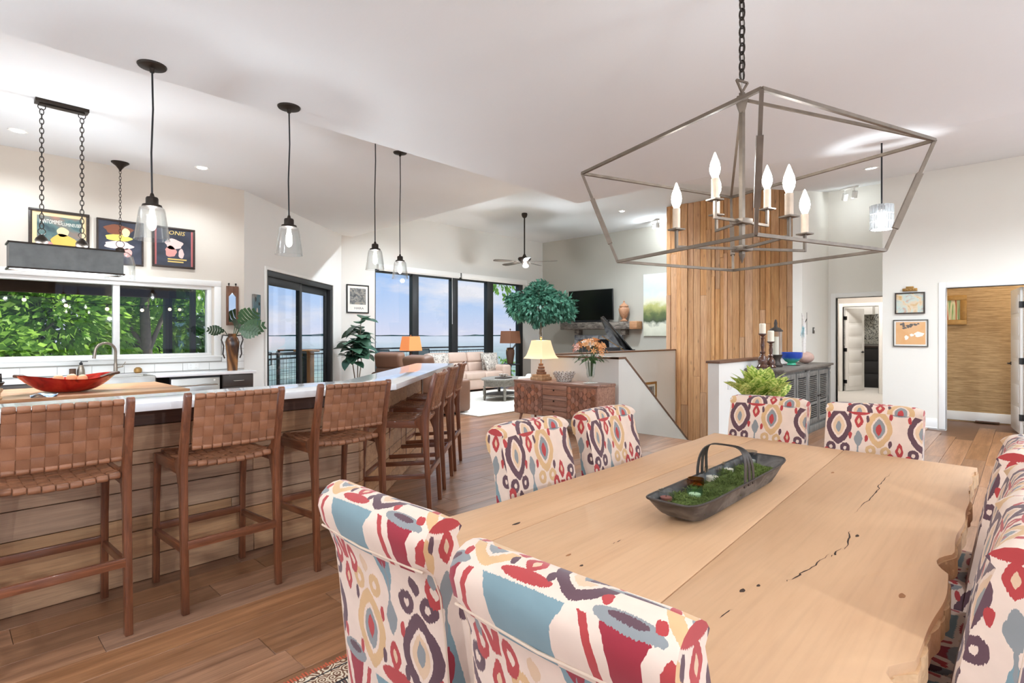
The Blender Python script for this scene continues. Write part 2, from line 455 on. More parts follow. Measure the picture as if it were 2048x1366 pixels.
wall('wall_angled', (3.34, 8.9), 40.5, 4.30, -0.2, HZ, 0.16, 'angled_wall_paint', [(0.69, 3.67, 0.0, 2.545)])
wall('wall_living', (6.55, 11.64), 0, 7.45, -0.2, HZ, 0.16, 'living_wall_paint', [(0.90, 6.29, 0.06, 3.075)])
wall('wall_tv', (13.85, 4.55), 90, 7.25, -2.8, HZ, -0.16, 'tv_wall_paint')
wall('wall_hall', (10.1, 2.75), 0, 1.7, -0.2, HZ, 0.15, 'hall_wall_paint')
wall('wall_recess', (11.8, 1.5), 90, 1.45, -0.2, HZ, -0.12, 'hall_wall_paint', [(0.22, 1.12, 0, 2.14)])
wall('wall_right', (10.55, -2.55), 90, 4.23, -0.2, HZ, -0.13, 'hall_wall_paint', [(2.55, 3.42, 0, 2.145)])
wall('wall_return', (10.68, 1.56), 0, 1.24, -0.2, HZ, 0.12, 'hall_wall_paint')
wall('wall_papered', (11.92, -2.55), 90, 4.1, -0.2, HZ, -0.1, 'grasscloth')
wall('wall_corridor', (16.0, 0.4), 90, 4.2, -0.2, HZ, -0.1, 'grey_wall_paint', [(2.23, 3.0, 0, 2.16)])
wall('wall_corridor_side', (12.85, 4.4), 0, 5.6, -0.2, HZ, 0.1, 'grey_wall_paint')
wall('wall_corridor_near', (12.02, 0.4), 0, 6.5, -0.2, HZ, -0.1, 'grey_wall_paint')
wall('wall_closet', (18.3, 0.4), 90, 4.2, -0.2, HZ, -0.1, 'trim_white')
wall('wall_back', (-2.6, -2.55), 90, 11.6, -0.2, HZ, 0.15, 'hall_wall_paint', [(0.3, 3.2, 0.06, 2.9), (3.35, 6.2, 0.06, 2.9), (6.9, 10.8, 0.9, 2.6)])  # unseen wall; its large openings are added to let in more daylight
wall('wall_side', (-2.75, -2.4), 0, 13.4, -0.2, HZ, -0.15, 'hall_wall_paint', [(0.4, 3.3, 0.06, 2.9), (3.45, 6.35, 0.06, 2.9), (6.5, 9.4, 0.06, 2.9), (9.55, 12.6, 0.06, 2.9)])  # row of openings added here too, as daylight fill
wall('wall_stairwell', (6.9, 2.75), 0, 5.1, -2.8, -0.2, 0.15, 'half_wall_paint')

# half walls round the stairwell
CAPZ = 1.11
M_ = Matrix.Translation((0, 4.31, 0)) @ Matrix.Rotation(PI/2, 4, 'X')
mb = MB().prism([(6.85, -0.2), (6.85, CAPZ-0.03), (7.02, CAPZ-0.03), (9.36, -0.62), (9.9, -1.0), (9.9, -2.8), (6.85, -2.8)], -0.12, 0, M_)
w = structure(mb.build('wall_stair', 'half_wall_paint'))
mb = MB().bar((6.83, 4.37, CAPZ-0.012), (7.03, 4.37, CAPZ-0.012), 0.15, 0.026); mb.bar((7.02, 4.37, CAPZ-0.012), (9.9, 4.37, -1.00), 0.14, 0.026)
structure(mb.build('trim_1', 'cap_wood'))
structure(MB().box(6.85, 6.97, 4.43, 6.0, -2.8, CAPZ-0.03).build('wall_stair_end', 'half_wall_paint'))
structure(MB().box(6.83, 6.99, 4.30, 6.02, CAPZ-0.03, CAPZ).build('trim_2', 'cap_wood', bevel=0.004))
structure(MB().box(6.97, 12.0, 6.0, 6.12, -2.8, CAPZ-0.03).build('wall_stair_back', 'half_wall_paint'))
structure(MB().box(6.99, 12.0, 5.98, 6.14, CAPZ-0.03, CAPZ).build('trim_3', 'cap_wood', bevel=0.004))
structure(MB().box(6.65, 10.1, 2.75, 2.89, -0.2, CAPZ-0.03).build('wall_stair_side', 'half_wall_paint'))
structure(MB().box(6.63, 10.1, 2.73, 2.91, CAPZ-0.03, CAPZ).build('trim_4', 'cap_wood', bevel=0.004))

# wooden shaft: vertical boards of uneven width, length and depth
tw = shell('wall_tower', (12.0, 3.0, 0))
MB().box(0.03, 0.8, -0.1, 3.23, -2.8, 4.5).build('backing', 'bar_trim_dark', tw)
rb = random.Random(21)
y = 3.23
while y > -0.02:
    w_ = rb.choice([0.085, 0.11, 0.11, 0.135, 0.15, 0.165])
    z = -2.8
    joints = [1.3+rb.random()*2.6, 4.5] if rb.random() < 0.75 else [4.5]
    if rb.random() < 0.6: joints = [-0.8+rb.random()*1.4]+joints
    for zt in joints:
        d_ = rb.choice([0, 0, 0.006, 0.012, 0.02])
        MB().box(-d_, 0.03, y-w_+0.004, y-0.004, z+0.002, zt-0.002).build('board', 'tower_board', tw, bevel=0.002, bseg=1)
        z = zt
    y -= w_

# ------------------------------------------------------------------ kitchen window
wk = shell('window_1', (0, 8.9, 0))
mb = MB()
mb.box(-0.80, 3.0, -0.022, 0.0, 2.165, 2.25); mb.box(-0.80, 3.0, -0.022, 0, 1.045, 1.13); mb.box(2.905, 3.0, -0.022, 0, 1.13, 2.165); mb.box(-0.8, -0.70, -0.022, 0, 1.13, 2.165)
mb.box(-0.82, 3.02, -0.045, 0, 1.10, 1.125)
mb.build('window_casing', 'trim_white', wk, bevel=0.006)
mb = MB()
mb.box(-0.70, 2.87, 0.0, 0.12, 2.11, 2.165); mb.box(-0.70, 2.87, 0.0, 0.12, 1.13, 1.168); mb.box(2.815, 2.87, 0.0, 0.12, 1.168, 2.11); mb.box(-0.70, -0.65, 0.0, 0.12, 1.168, 2.11)
mb.build('window_frame', 'trim_white', wk, bevel=0.004)
MB().box(1.66, 1.735, 0.02, 0.10, 1.16, 2.12).build('mullion', 'trim_white', wk, bevel=0.004)
MB().box(-0.65, 1.67, 0.055, 0.061, 1.165, 2.112).build('pane', 'window_glass', wk)
MB().box(1.72, 2.82, 0.055, 0.061, 1.165, 2.112).build('pane', 'window_glass', wk)

# sliding glass door in the angled wall
sd = shell('door_1'); XF[sd.name] = AW.copy(); sd.location = (3.34, 8.9, 0); sd.rotation_euler = (0, 0, math.radians(40.5))
mb = MB(); mb.box(0.63, 0.69, -0.02, 0.0, 0, 2.60); mb.box(3.67, 3.72, -0.02, 0, 0, 2.60); mb.box(0.69, 3.67, -0.02, 0, 2.545, 2.60)
mb.build('door_casing', 'trim_white', sd, bevel=0.004)
mb = MB(); mb.box(0.69, 3.67, 0.0, 0.14, 2.44, 2.545); mb.box(0.69, 0.75, 0, 0.14, 0, 2.44); mb.box(3.55, 3.67, 0, 0.14, 0, 2.44); mb.box(0.69, 3.67, 0, 0.14, 0, 0.05)
mb.build('door_frame', 'window_black', sd, bevel=0.004)
def sash(s0, s1, n0, nm):
    mb = MB(); mb.box(s0, s0+0.09, n0, n0+0.045, 0.05, 2.44); mb.box(s1-0.10, s1, n0, n0+0.045, 0.05, 2.44); mb.box(s0+0.09, s1-0.1, n0, n0+0.045, 2.30, 2.44); mb.box(s0+0.09, s1-0.1, n0, n0+0.045, 0.05, 0.18)
    o = mb.build(nm, 'window_black', sd, bevel=0.004)
    MB().box(s0+0.085, s1-0.095, n0+0.018, n0+0.024, 0.17, 2.31).build('pane', 'window_glass', o)
    return o
p_ = sash(0.75, 2.16, 0.03, 'door_panel'); sash(2.10, 3.55, 0.085, 'door_panel')
mb = MB().tube([(0.80, 0.03, 0.92), (0.80, -0.03, 0.92), (0.80, -0.03, 1.14), (0.80, 0.03, 1.14)], 0.009, 8); mb.build('door_handle', 'black_plastic', p_, smooth=True)

# living room window wall
wl = shell('window_2', (0, 11.64, 0))
mb = MB(); mb.box(7.45, 12.84, 0.01, 0.13, 3.0, 3.075); mb.box(7.45, 12.84, 0.01, 0.13, 0.06, 0.14); mb.box(7.45, 7.48, 0.01, 0.13, 0.14, 3.0)
mb.build('window_frame', 'window_black', wl, bevel=0.004)
ms = [(8.56, 8.76), (9.90, 10.12), (11.27, 11.52), (12.66, 12.84)]
for a, b in ms: MB().box(a, b, -0.03, 0.12, 0.08, 3.05).build('mullion', 'window_black', wl, bevel=0.006)
ed = [7.48]+[v for m_ in ms for v in m_]
for k in range(4): MB().box(ed[2*k]-0.005, ed[2*k+1]+0.005, 0.06, 0.066, 0.12, 3.02).build('pane', 'window_glass', wl)
# roller shade cassettes above the glass
for k, (a, b) in enumerate(((7.50, 10.17), (10.21, 12.95))):
    v = thing('roller_shade', ('long cream roller shade cassette over the left half of the living room window wall', 'long cream roller shade cassette over the right half of the living room window wall')[k], 'shade', ((a+b)/2, 11.57, 3.06), 0, 'roller shades on the window wall')
    MB().box(-(b-a)/2, (b-a)/2, -0.03, 0.065, 0.0, 0.13).build('cassette', 'trim_white', v, bevel=0.01)
    MB().box(-(b-a)/2+0.03, (b-a)/2-0.03, 0.0, 0.012, -0.025, 0.0).build('hem_bar', 'trim_white', v)
    MB().box((b-a)/2-0.012, (b-a)/2+0.012, -0.035, 0.03, -0.03, 0.13).build('end_cap', 'black_plastic' if k == 0 else 'trim_white', v)
v = tag(MB().tube([(9.86, 11.56, 3.04), (9.86, 11.55, 2.3), (9.865, 11.555, 1.75)], 0.006, 6).build('shade_wand', 'trim_white'), 'thin hanging pull wand left of the second window mullion', 'wand')

# casings, doors, baseboards on the right
def casing(name, p, ang, w_, h_, cw=0.09, side=-1):
    M = frame_m(p, ang); mb = MB()
    n0, n1 = (-0.02, 0.0) if side < 0 else (0, 0.02)
    mb.box(-cw, 0, n0, n1, 0, h_+cw, M); mb.box(w_, w_+cw, n0, n1, 0, h_+cw, M); mb.box(0, w_, n0, n1, h_, h_+cw, M)
    mb.box(-0.012, 0, n0, 0.14, 0, h_, M); mb.box(w_, w_+0.012, n0, 0.14, 0, h_, M); mb.box(0, w_, n0, 0.14, h_, h_+0.012, M)
    return structure(mb.build(name, 'trim_white', bevel=0.004))
casing('trim_5', (10.55, 0.87), -90, 0.87, 2.145)
casing('trim_6', (11.8, 2.62), -90, 0.9, 2.14)
casing('trim_7', (16.0, 3.4), -90, 0.77, 2.16)
structure(MB().box(10.535, 10.55, 0.975, 1.67, 0, 0.15).box(10.53, 10.55, 0.975, 1.68, 0, 0.02).build('baseboard_right', 'trim_white', bevel=0.003))
structure(MB().box(11.905, 11.92, -1.5, 1.56, 0, 0.15).build('baseboard_papered', 'trim_white', bevel=0.003))
structure(MB().box(10.1, 11.8, 2.735, 2.75, 0, 0.14).build('baseboard_hall', 'trim_white', bevel=0.003))
structure(MB().box(15.985, 16.0, 3.5, 4.4, 0, 0.14).build('baseboard_corridor', 'trim_white', bevel=0.003))

def panel_door(name, hinge, ang, w_, h_, npan=6):
    d = shell(name, hinge); XF[d.name] = frame_m(hinge, ang); d.rotation_euler = (0, 0, math.radians(ang))
    mb = MB().box(0, w_, -0.018, 0.018, 0.01, h_)
    mb.build('door_leaf', 'trim_white', d, bevel=0.002)
    ph = (h_-0.16)/npan
    for k in range(npan):
        for s_ in (-1, 1):
            y0, y1 = (0.018, 0.026) if s_ > 0 else (-0.026, -0.018)
            MB().box(0.11, w_-0.11, y0, y1, 0.12+k*ph, 0.12+(k+1)*ph-0.06).build('panel', 'trim_white', d, bevel=0.004)
    for z in (0.25, h_/2, h_-0.25): MB().box(-0.012, 0.03, -0.03, 0.03, z-0.045, z+0.045).build('hinge', 'black_plastic', d)
    mb = MB().cyl((w_-0.07, -0.06, 1.0), (w_-0.07, 0.06, 1.0), 0.012, n=10); mb.bar((w_-0.06, -0.06, 1.0), (w_-0.18, -0.06, 1.0), 0.02); mb.bar((w_-0.06, 0.06, 1.0), (w_-0.18, 0.06, 1.0), 0.02)
    mb.cyl((w_-0.07, -0.03, 1.0), (w_-0.07, 0.03, 1.0), 0.028, n=14)
    mb.build('door_handle', 'black_plastic', d, smooth=True)
    return d
panel_door('door_2', (10.66, 0.03, 0), 8, 0.80, 2.12)
panel_door('door_3', (16.06, 3.36, 0), -22, 0.74, 2.13, 6)

# ------------------------------------------------------------------ bar
for nm_, ax_ in (('stool_wood', 'z'), ('stool_wood_x', 'x'), ('stool_wood_y', 'y')): wood(nm_, srgb(92, 50, 30), srgb(148, 88, 56), ax_, 1.6, 0.32, 0.10, coat=0.35)
plain('strap_leather', srgb(140, 86, 62), 0.42, var=0.28, scale=9, bump=0.15, bscale=140, coat=0.1)
def strapmat():
    m, t, b = nmat('woven_leather')
    oi = add(t, 'ShaderNodeObjectInfo'); tc_ = add(t, 'ShaderNodeTexCoord')
    n = add(t, 'ShaderNodeTexNoise'); n.inputs['Scale'].default_value = 9; n.inputs['Detail'].default_value = 5
    t.links.new(tc_.outputs['Object'], n.inputs['Vector'])
    c = mixc(t, n.outputs['Fac'], srgb(120, 74, 50), srgb(174, 120, 86))
    hs = add(t, 'ShaderNodeHueSaturation'); t.links.new(c, hs.inputs['Color'])
    mr = add(t, 'ShaderNodeMapRange'); mr.inputs[3].default_value = 0.78; mr.inputs[4].default_value = 1.12
    t.links.new(oi.outputs['Random'], mr.inputs[0]); t.links.new(mr.outputs[0], hs.inputs['Value'])
    t.links.new(hs.outputs[0], b.inputs['Base Color']); b.inputs['Roughness'].default_value = 0.42
    n2 = add(t, 'ShaderNodeTexNoise'); n2.inputs['Scale'].default_value = 160
    t.links.new(tc_.outputs['Object'], n2.inputs['Vector'])
    bp = add(t, 'ShaderNodeBump'); bp.inputs['Strength'].default_value = 0.12; bp.inputs['Distance'].default_value = 0.003
    t.links.new(n2.outputs['Fac'], bp.inputs['Height']); t.links.new(bp.outputs[0], b.inputs['Normal'])
strapmat()

bar = thing('breakfast_bar', 'L-shaped breakfast bar clad in horizontal weathered oak boards', 'bar', (2.26, 3.73, 0))
BM = frame_m((2.26, 3.73), 41.5)
mb = MB().prism([(-1.6, 3.755), (2.25, 3.755), (4.02, 5.325), (3.86, 5.50), (2.18, 3.93), (-1.6, 3.93)], 0, 1.02)
mb.build('core', 'bar_trim_dark', bar, world=True)
ZB = [0.0, 0.139, 0.294, 0.379, 0.531, 0.678, 0.757, 0.901]
rb = random.Random(5)
for k in range(7):
    xs = [-1.6, -0.9+rb.random()*0.8, 2.245] if k % 2 else [-1.6, 0.9+rb.random()*0.9, 2.245]
    for a, b in zip(xs, xs[1:]):
        d_ = rb.random()*0.004
        MB().box(a+0.001, b-0.001, 3.73-d_, 3.757, ZB[k]+0.0025, ZB[k+1]-0.0025).build('board', 'bar_board', bar, world=True, bevel=0.002, bseg=1)
    ss = [0.0, 0.9+rb.random()*0.7, 2.37]
    for a, b in zip(ss, ss[1:]):
        d_ = rb.random()*0.004
        i = MB().box(a+0.001, b-0.001, -d_, 0.027, ZB[k]+0.0025, ZB[k+1]-0.0025, BM); i.build('board', 'bar_board', bar, world=True, bevel=0.002, bseg=1)
MB().box(-1.6, 2.262, 3.722, 3.757, 0.904, 1.025).build('apron', 'bar_trim_dark', bar, world=True)
MB().box(0.0, 2.37, -0.008, 0.027, 0.904, 1.025, BM).build('apron', 'bar_trim_dark', bar, world=True)
MB().box(2.365, 2.43, -0.012, 0.24, 0, 1.025, BM).build('end_post', 'bar_trim_dark', bar, world=True)
def offs(s, n): return (2.26+s*math.cos(math.radians(41.5))-n*math.sin(math.radians(41.5)), 3.73+s*math.sin(math.radians(41.5))+n*math.cos(math.radians(41.5)))
ct = MB().prism([(-1.62, 3.335), (2.315, 3.335), offs(2.80, -0.335), offs(2.80, 0.15), offs(0.07, 0.15), (-1.62, 3.80)], 1.027, 1.07)
tag(ct.build('bar_countertop', 'quartz', bevel=0.004), 'white polished quartz bar top bending round the corner', 'countertop')

# ------------------------------------------------------------------ bar stools
def weave(nu, nv, fn, wu, wv, name_parent, amp=0.004, th=0.0035):
    """two families of straps over a patch fn(u,v)->(pos, normal); returns meshes"""
    out = []
    for fam in (0, 1):
        cnt, other = (nu, nv) if fam == 0 else (nv, nu)
        for k in range(cnt):
            seg = other*4
            mb = MB(); rings = []
            half = (wu if fam == 0 else wv)/2
            for j in range(seg+1):
                tt = j/seg
                c = (k+0.5)/cnt
                ph = math.cos(PI*(tt*other-0.5))*(1 if (k) % 2 == 0 else -1)*(1 if fam == 0 else -1)
                ph = math.sin(PI*tt*other)*(1 if k % 2 == 0 else -1)*(1 if fam == 0 else -1)
                ph = max(-1, min(1, ph*1.8))
                for sgn in (-1, 1):
                    u, v = (c+sgn*half/cnt*2*0.5, tt) if fam == 0 else (tt, c+sgn*half/cnt*2*0.5)
                    p, n = fn(u, v)
                    for q in (1, -1): mb.v.append(tuple(Vector(p)+Vector(n)*(amp*ph+q*th/2)))
            for j in range(seg):
                a = j*4; b = a+4
                for (i0, i1) in ((0, 2), (2, 3), (3, 1), (1, 0)): mb.f.append((a+i0, a+i1, b+i1, b+i0))
            mb.f.append((0, 1, 3, 2)); e = seg*4; mb.f.append((e, e+2, e+3, e+1))
            out.append(mb.mesh('strap', smooth=50))
    return out
SW = 0.475
def seat_fn(u, v):   # u across x, v along y (front to back), dished
    x = (u-0.5)*(SW-0.04); y = 0.23-v*0.46
    sag = 0.018*(1-(2*u-1)**2)+0.012*math.sin(PI*v)
    return (x, y, 0.765-sag), (0, 0, 1)
def back_fn(u, v):
    x = (u-0.5)*(SW-0.055); z = 0.845+v*0.265
    y = -0.275-0.06*(z-0.8)/0.3-0.020*(1-(2*u-1)**2)
    return (x, y, z), (0, -0.98, 0.2)
strap_meshes = weave(9, 8, seat_fn, 0.93, 0.93, None)+weave(9, 5, back_fn, 0.93, 0.93, None, amp=0.0035)
def leg_profile(front):
    if front: return [(0.235, 0), (0.27, 0), (0.262, 0.45), (0.245, 0.75), (0.19, 0.75), (0.215, 0.62), (0.232, 0.45)]
    return [(-0.300, 0), (-0.265, 0), (-0.235, 0.45), (-0.222, 0.62), (-0.19, 0.70), (-0.16, 0.735), (-0.16, 0.765), (-0.215, 0.80), (-0.245, 0.90), (-0.305, 1.12), (-0.318, 1.135), (-0.335, 1.13), (-0.338, 1.11), (-0.285, 0.86), (-0.272, 0.76), (-0.272, 0.62), (-0.277, 0.45)]
def make_stool():
    t = thing('bar_stool', 'x', 'stool', (0, 0, 0), 0, 'woven leather bar stools')
    for s_ in (-1, 1):
        for fr in (True, False):
            M = Matrix.Translation((s_*SW/2-0.017, 0, 0)) @ Matrix(((0, 0, 1, 0), (1, 0, 0, 0), (0, 1, 0, 0), (0, 0, 0, 1)))
            MB().prism(leg_profile(fr), 0, 0.034, M).build('leg', 'stool_wood', t, bevel=0.005)
        MB().box(s_*SW/2-0.014, s_*SW/2+0.014, -0.20, 0.22, 0.70, 0.755).build('seat_rail', 'stool_wood_y', t, bevel=0.004)
        MB().bar((s_*SW/2, -0.26, 0.325), (s_*SW/2, 0.245, 0.295), 0.022, 0.038).build('stretcher', 'stool_wood_y', t, bevel=0.003)
    MB().box(-SW/2+0.01, SW/2-0.01, -0.285, -0.262, 0.325, 0.368).build('stretcher', 'stool_wood_x', t, bevel=0.003)
    MB().box(-SW/2+0.01, SW/2-0.01, 0.236, 0.260, 0.30, 0.343).build('stretcher', 'stool_wood_x', t, bevel=0.003)
    for me in strap_meshes: obj('strap', me, 'woven_leather', t)
    # leather wrapped round the rails: folds along the top and lower rail of the back and the edges of the seat
    def wraps(fn, cnt, r, sx, skip=0.0):
        me = None
        for k in range(cnt):
            u = (k+0.5)/cnt; p = fn(u)
            if me is None:
                w_ = sx/cnt*0.94
                m_ = MB().lathe([(r*0.8, -w_/2), (r, -w_/2+0.004), (r*1.03, 0), (r, w_/2-0.004), (r*0.8, w_/2)], n=10, axis='x'); me = m_.mesh('strap_fold', smooth=60)
            kid(me, 'strap_fold', 'woven_leather', t, p)
    sagx = lambda u: (1-(2*u-1)**2)
    wraps(lambda u: ((u-0.5)*(SW-0.055), -0.337-0.02*sagx(u), 1.113), 9, 0.016, SW-0.055)
    wraps(lambda u: ((u-0.5)*(SW-0.055), -0.283-0.02*sagx(u), 0.845), 9, 0.013, SW-0.055)
    wraps(lambda u: ((u-0.5)*(SW-0.04), -0.228, 0.758-0.018*sagx(u)), 9, 0.016, SW-0.04)
    wraps(lambda u: ((u-0.5)*(SW-0.04), 0.232, 0.758-0.018*sagx(u)), 9, 0.016, SW-0.04)
    return t
st0 = make_stool()
spots = [(0.40, 3.385, 0, 'woven leather bar stool cut by the left edge of the photo'),
         (1.12, 3.40, 0, 'woven leather bar stool standing second from the left along the front of the bar'),
         (1.83, 3.395, 0, 'woven leather bar stool just before the bar bends, behind the patterned armless chair'),
         (2.66, 3.76, 41.5, 'nearest of the three bar stools seen from the side past the bend of the bar'),
         (3.24, 4.285, 41.5, 'middle of the three bar stools seen from the side past the bend of the bar'),
         (3.76, 4.74, 41.5, 'farthest of the three bar stools seen from the side past the bend of the bar')]
for k, (x, y, a, lb) in enumerate(spots):
    if k == 0: st0.location = (x, y, 0); st0.rotation_euler = (0, 0, math.radians(a)); st0['label'] = lb
    else: dup(st0, (x, y, 0), math.radians(a), lb)

# ------------------------------------------------------------------ dining rug
def rugmat():
    m, t, b = nmat('oriental_rug')
    tc_ = add(t, 'ShaderNodeTexCoord'); sp_ = add(t, 'ShaderNodeSeparateXYZ'); t.links.new(tc_.outputs['Object'], sp_.inputs[0])
    ax = mth(t, 'SUBTRACT', 1.72, mth(t, 'ABSOLUTE', sp_.outputs[0])); ay = mth(t, 'SUBTRACT', 1.38, mth(t, 'ABSOLUTE', sp_.outputs[1]))
    e = mth(t, 'MINIMUM', ax, ay)                               # distance to the edge
    vo = add(t, 'ShaderNodeTexVoronoi'); vo.inputs['Scale'].default_value = 9; t.links.new(tc_.outputs['Object'], vo.inputs['Vector'])
    v2 = add(t, 'ShaderNodeTexVoronoi'); v2.inputs['Scale'].default_value = 26; t.links.new(tc_.outputs['Object'], v2.inputs['Vector'])
    nz_ = add(t, 'ShaderNodeTexNoise'); nz_.inputs['Scale'].default_value = 22; nz_.inputs['Detail'].default_value = 6; t.links.new(tc_.outputs['Object'], nz_.inputs['Vector'])
    dark = srgb(50, 44, 46); tan = srgb(196, 168, 134); red = srgb(150, 62, 48); blue = srgb(150, 190, 206); cream = srgb(226, 212, 190)
    wob = mth(t, 'ADD', vo.outputs['Distance'], mth(t, 'MULTIPLY', nz_.outputs['Fac'], 0.25))
    wv = mth(t, 'SINE', mth(t, 'MULTIPLY', wob, 34))
    field = mixc(t, mth(t, 'GREATER_THAN', wv, 0.25), blue, cream)
    field = mixc(t, mth(t, 'LESS_THAN', wv, -0.72), field, red)
    main = mixc(t, mth(t, 'GREATER_THAN', wv, 0.72), dark, cream)
    main = mixc(t, mth(t, 'LESS_THAN', wv, -0.6), main, srgb(120, 90, 78))
    v2s = mth(t, 'SINE', mth(t, 'MULTIPLY', v2.outputs['Distance'], 22))
    guard = mixc(t, mth(t, 'GREATER_THAN', v2s, 0.3), tan, srgb(110, 72, 54))
    guard = mixc(t, mth(t, 'LESS_THAN', v2s, -0.6), guard, cream)
    c = mixc(t, mth(t, 'GREATER_THAN', e, 0.42), main, field)
    c = mixc(t, mth(t, 'LESS_THAN', e, 0.13), c, guard)
    c = mixc(t, mth(t, 'LESS_THAN', mth(t, 'ABSOLUTE', mth(t, 'SUBTRACT', e, 0.13)), 0.006), c, dark)
    c = mixc(t, mth(t, 'LESS_THAN', mth(t, 'ABSOLUTE', mth(t, 'SUBTRACT', e, 0.43)), 0.02), c, tan)
    c = mixc(t, mth(t, 'LESS_THAN', mth(t, 'ABSOLUTE', mth(t, 'SUBTRACT', e, 0.035)), 0.004), c, dark)
    t.links.new(c, b.inputs['Base Color']); b.inputs['Roughness'].default_value = 0.95
    bp = add(t, 'ShaderNodeBump'); bp.inputs['Strength'].default_value = 0.25; bp.inputs['Distance'].default_value = 0.004
    n3 = add(t, 'ShaderNodeTexNoise'); n3.inputs['Scale'].default_value = 260; t.links.new(tc_.outputs['Object'], n3.inputs['Vector'])
    t.links.new(n3.outputs['Fac'], bp.inputs['Height']); t.links.new(bp.outputs[0], b.inputs['Normal'])
rugmat()
plain('fringe_red', srgb(196, 96, 66), 0.9, var=0.2, scale=30)
rg = thing('oriental_rug', 'worn oriental rug with dark border and pale blue field under the dining table', 'rug', (2.22, 0.79, 0.0))
MB().box(-1.72, 1.72, -1.38, 1.38, 0.0005, 0.009).build('pile', 'oriental_rug', rg)
mb = MB()
rf = random.Random(2)
x = -1.72
while x < 1.72:
    l_ = 0.020+rf.random()*0.02
    mb.box(x, x+0.006, 1.38, 1.38+l_, 0.0005, 0.004); mb.box(x, x+0.006, -1.38-l_, -1.38, 0.0005, 0.004); x += 0.013
mb.build('fringe', 'fringe_red', rg, kind='stuff')

# ------------------------------------------------------------------ dining table
wood('maple', srgb(198, 154, 114), srgb(211, 169, 129), 'x', 0.5, 0.55, 0.02, knots=0.0, coat=0.0, stretch=6, bump=0.01, pore=0.93)
plain('bark_edge', srgb(196, 158, 118), 0.8, var=0.45, scale=16, bump=0.6, bscale=40)
plain('wood_split', srgb(58, 38, 24), 0.9, var=0.2)
plain('knot_brown', srgb(150, 98, 58), 0.8, var=0.35, scale=60)
TZ0, TZ1 = 0.695, 0.76
tb = thing('dining_table', 'large live-edge maple slab dining table with long splits in the top', 'table', (2.2, 0.85, 0.009))
X0, X1 = 0.955, 3.62
def edge_r(x):   # wavy bark edge on the right-hand side
    e = 0.165+0.012*math.sin(2.1*x+0.6)+0.006*math.sin(6.3*x)+0.003*math.sin(17*x)
    if 1.93 < x < 2.12: e += 0.034*math.sin(PI*(x-1.93)/0.19)
    if 1.24 < x < 1.36: e += 0.032*math.sin(PI*(x-1.24)/0.12)
    if x > 3.1: e += 0.004*math.sin(30*x)
    return e
def edge_l(x): return 1.535+0.012*math.sin(1.7*x+1)+0.006*math.sin(7*x)
def seam1(x): return 0.60+0.045*x
def seam2(x): return 1.25+0.004*x
def slab(lo, hi, gap0, gap1):
    xs = [X0+(X1-X0)*k/90 for k in range(91)]
    xe = lambda y: 0.05*(y-0.85)
    poly = [(x+(xe(lo(x)) if x > 3.5 else 0), lo(x)+gap0) for x in xs]+[(x+(xe(hi(x)) if x > 3.5 else 0), hi(x)-gap1) for x in reversed(xs)]
    return MB().prism(poly, TZ0, TZ1).build('slab', 'maple', tb, world=True, bevel=0.006, bseg=2)
slab(edge_r, seam1, 0, 0.0016); slab(seam1, seam2, 0.0016, 0.0010); slab(seam2, edge_l, 0.0010, 0)
mb = MB()   # knobbly bark along the live edge
rk = random.Random(8)
x = X0
while x < X1-0.05:
    L_ = 0.05+rk.random()*0.12
    n_ = 5
    prof = [(x+L_*j/n_) for j in range(n_+1)]
    o_ = 0.002+0.006*rk.random()
    poly = [(q, edge_r(q)+0.012) for q in prof]+[(q, edge_r(q)-o_*math.sin(PI*min(1, max(0, (q-x)/L_)))-0.002) for q in reversed(prof)]
    mb.prism(poly, TZ0-0.01, TZ1-0.012-0.02*rk.random()); x += L_*0.95
mb.build('bark_edge', 'bark_edge', tb, world=True, smooth=30)
def crack(pts, w0):
    rc = random.Random(len(pts)+int(pts[0][0]*1000)); q = []
    for (a, b) in zip(pts, pts[1:]):
        for k in range(3): q.append((a[0]+(b[0]-a[0])*k/3+rc.uniform(-1, 1)*0.005, a[1]+(b[1]-a[1])*k/3+rc.uniform(-1, 1)*0.004))
    pts = q+[pts[-1]]; mb = MB(); n = len(pts)
    L_ = []; R_ = []
    for k, (x, y) in enumerate(pts):
        w_ = w0*math.sin(PI*(k+0.15)/(n-1+0.3))*rc.uniform(0.35, 1.0)
        L_.append((x-w_*0.7, y+w_*0.7, TZ1+0.0006)); R_.append((x+w_*0.7, y-w_*0.7, TZ1+0.0006))
    for k in range(n-1): mb.quad(L_[k], L_[k+1], R_[k+1], R_[k])
    o = mb.build('split', 'wood_split', tb, world=True); return o
crack([(3.2, 0.473), (3.091, 0.469), (2.932, 0.473), (2.841, 0.468), (2.795, 0.457), (2.692, 0.461), (2.572, 0.458), (2.452, 0.465), (2.349, 0.463)], 0.004)
crack([(2.132, 0.433), (2.063, 0.42), (1.982, 0.411), (1.928, 0.406)], 0.004)
crack([(1.941, 0.417), (1.878, 0.418), (1.837, 0.42)], 0.004)
crack([(1.864, 0.433), (1.789, 0.437), (1.722, 0.442), (1.655, 0.452), (1.6, 0.461), (1.559, 0.473)], 0.005)
crack([(1.326, 0.514), (1.29, 0.516), (1.26, 0.519)], 0.003)
crack([(1.187, 0.538), (1.151, 0.543), (1.102, 0.541), (1.061, 0.549)], 0.003)
crack([(1.536, 0.953), (1.502, 0.952), (1.472, 0.957)], 0.0025)
KN=[(2.092, 0.403), (1.438, 0.533), (1.496, 0.513), (1.687, 0.227), (2.979, 0.676)]+[(1.406, 1.301), (1.278, 0.928), (1.313, 1.001)]
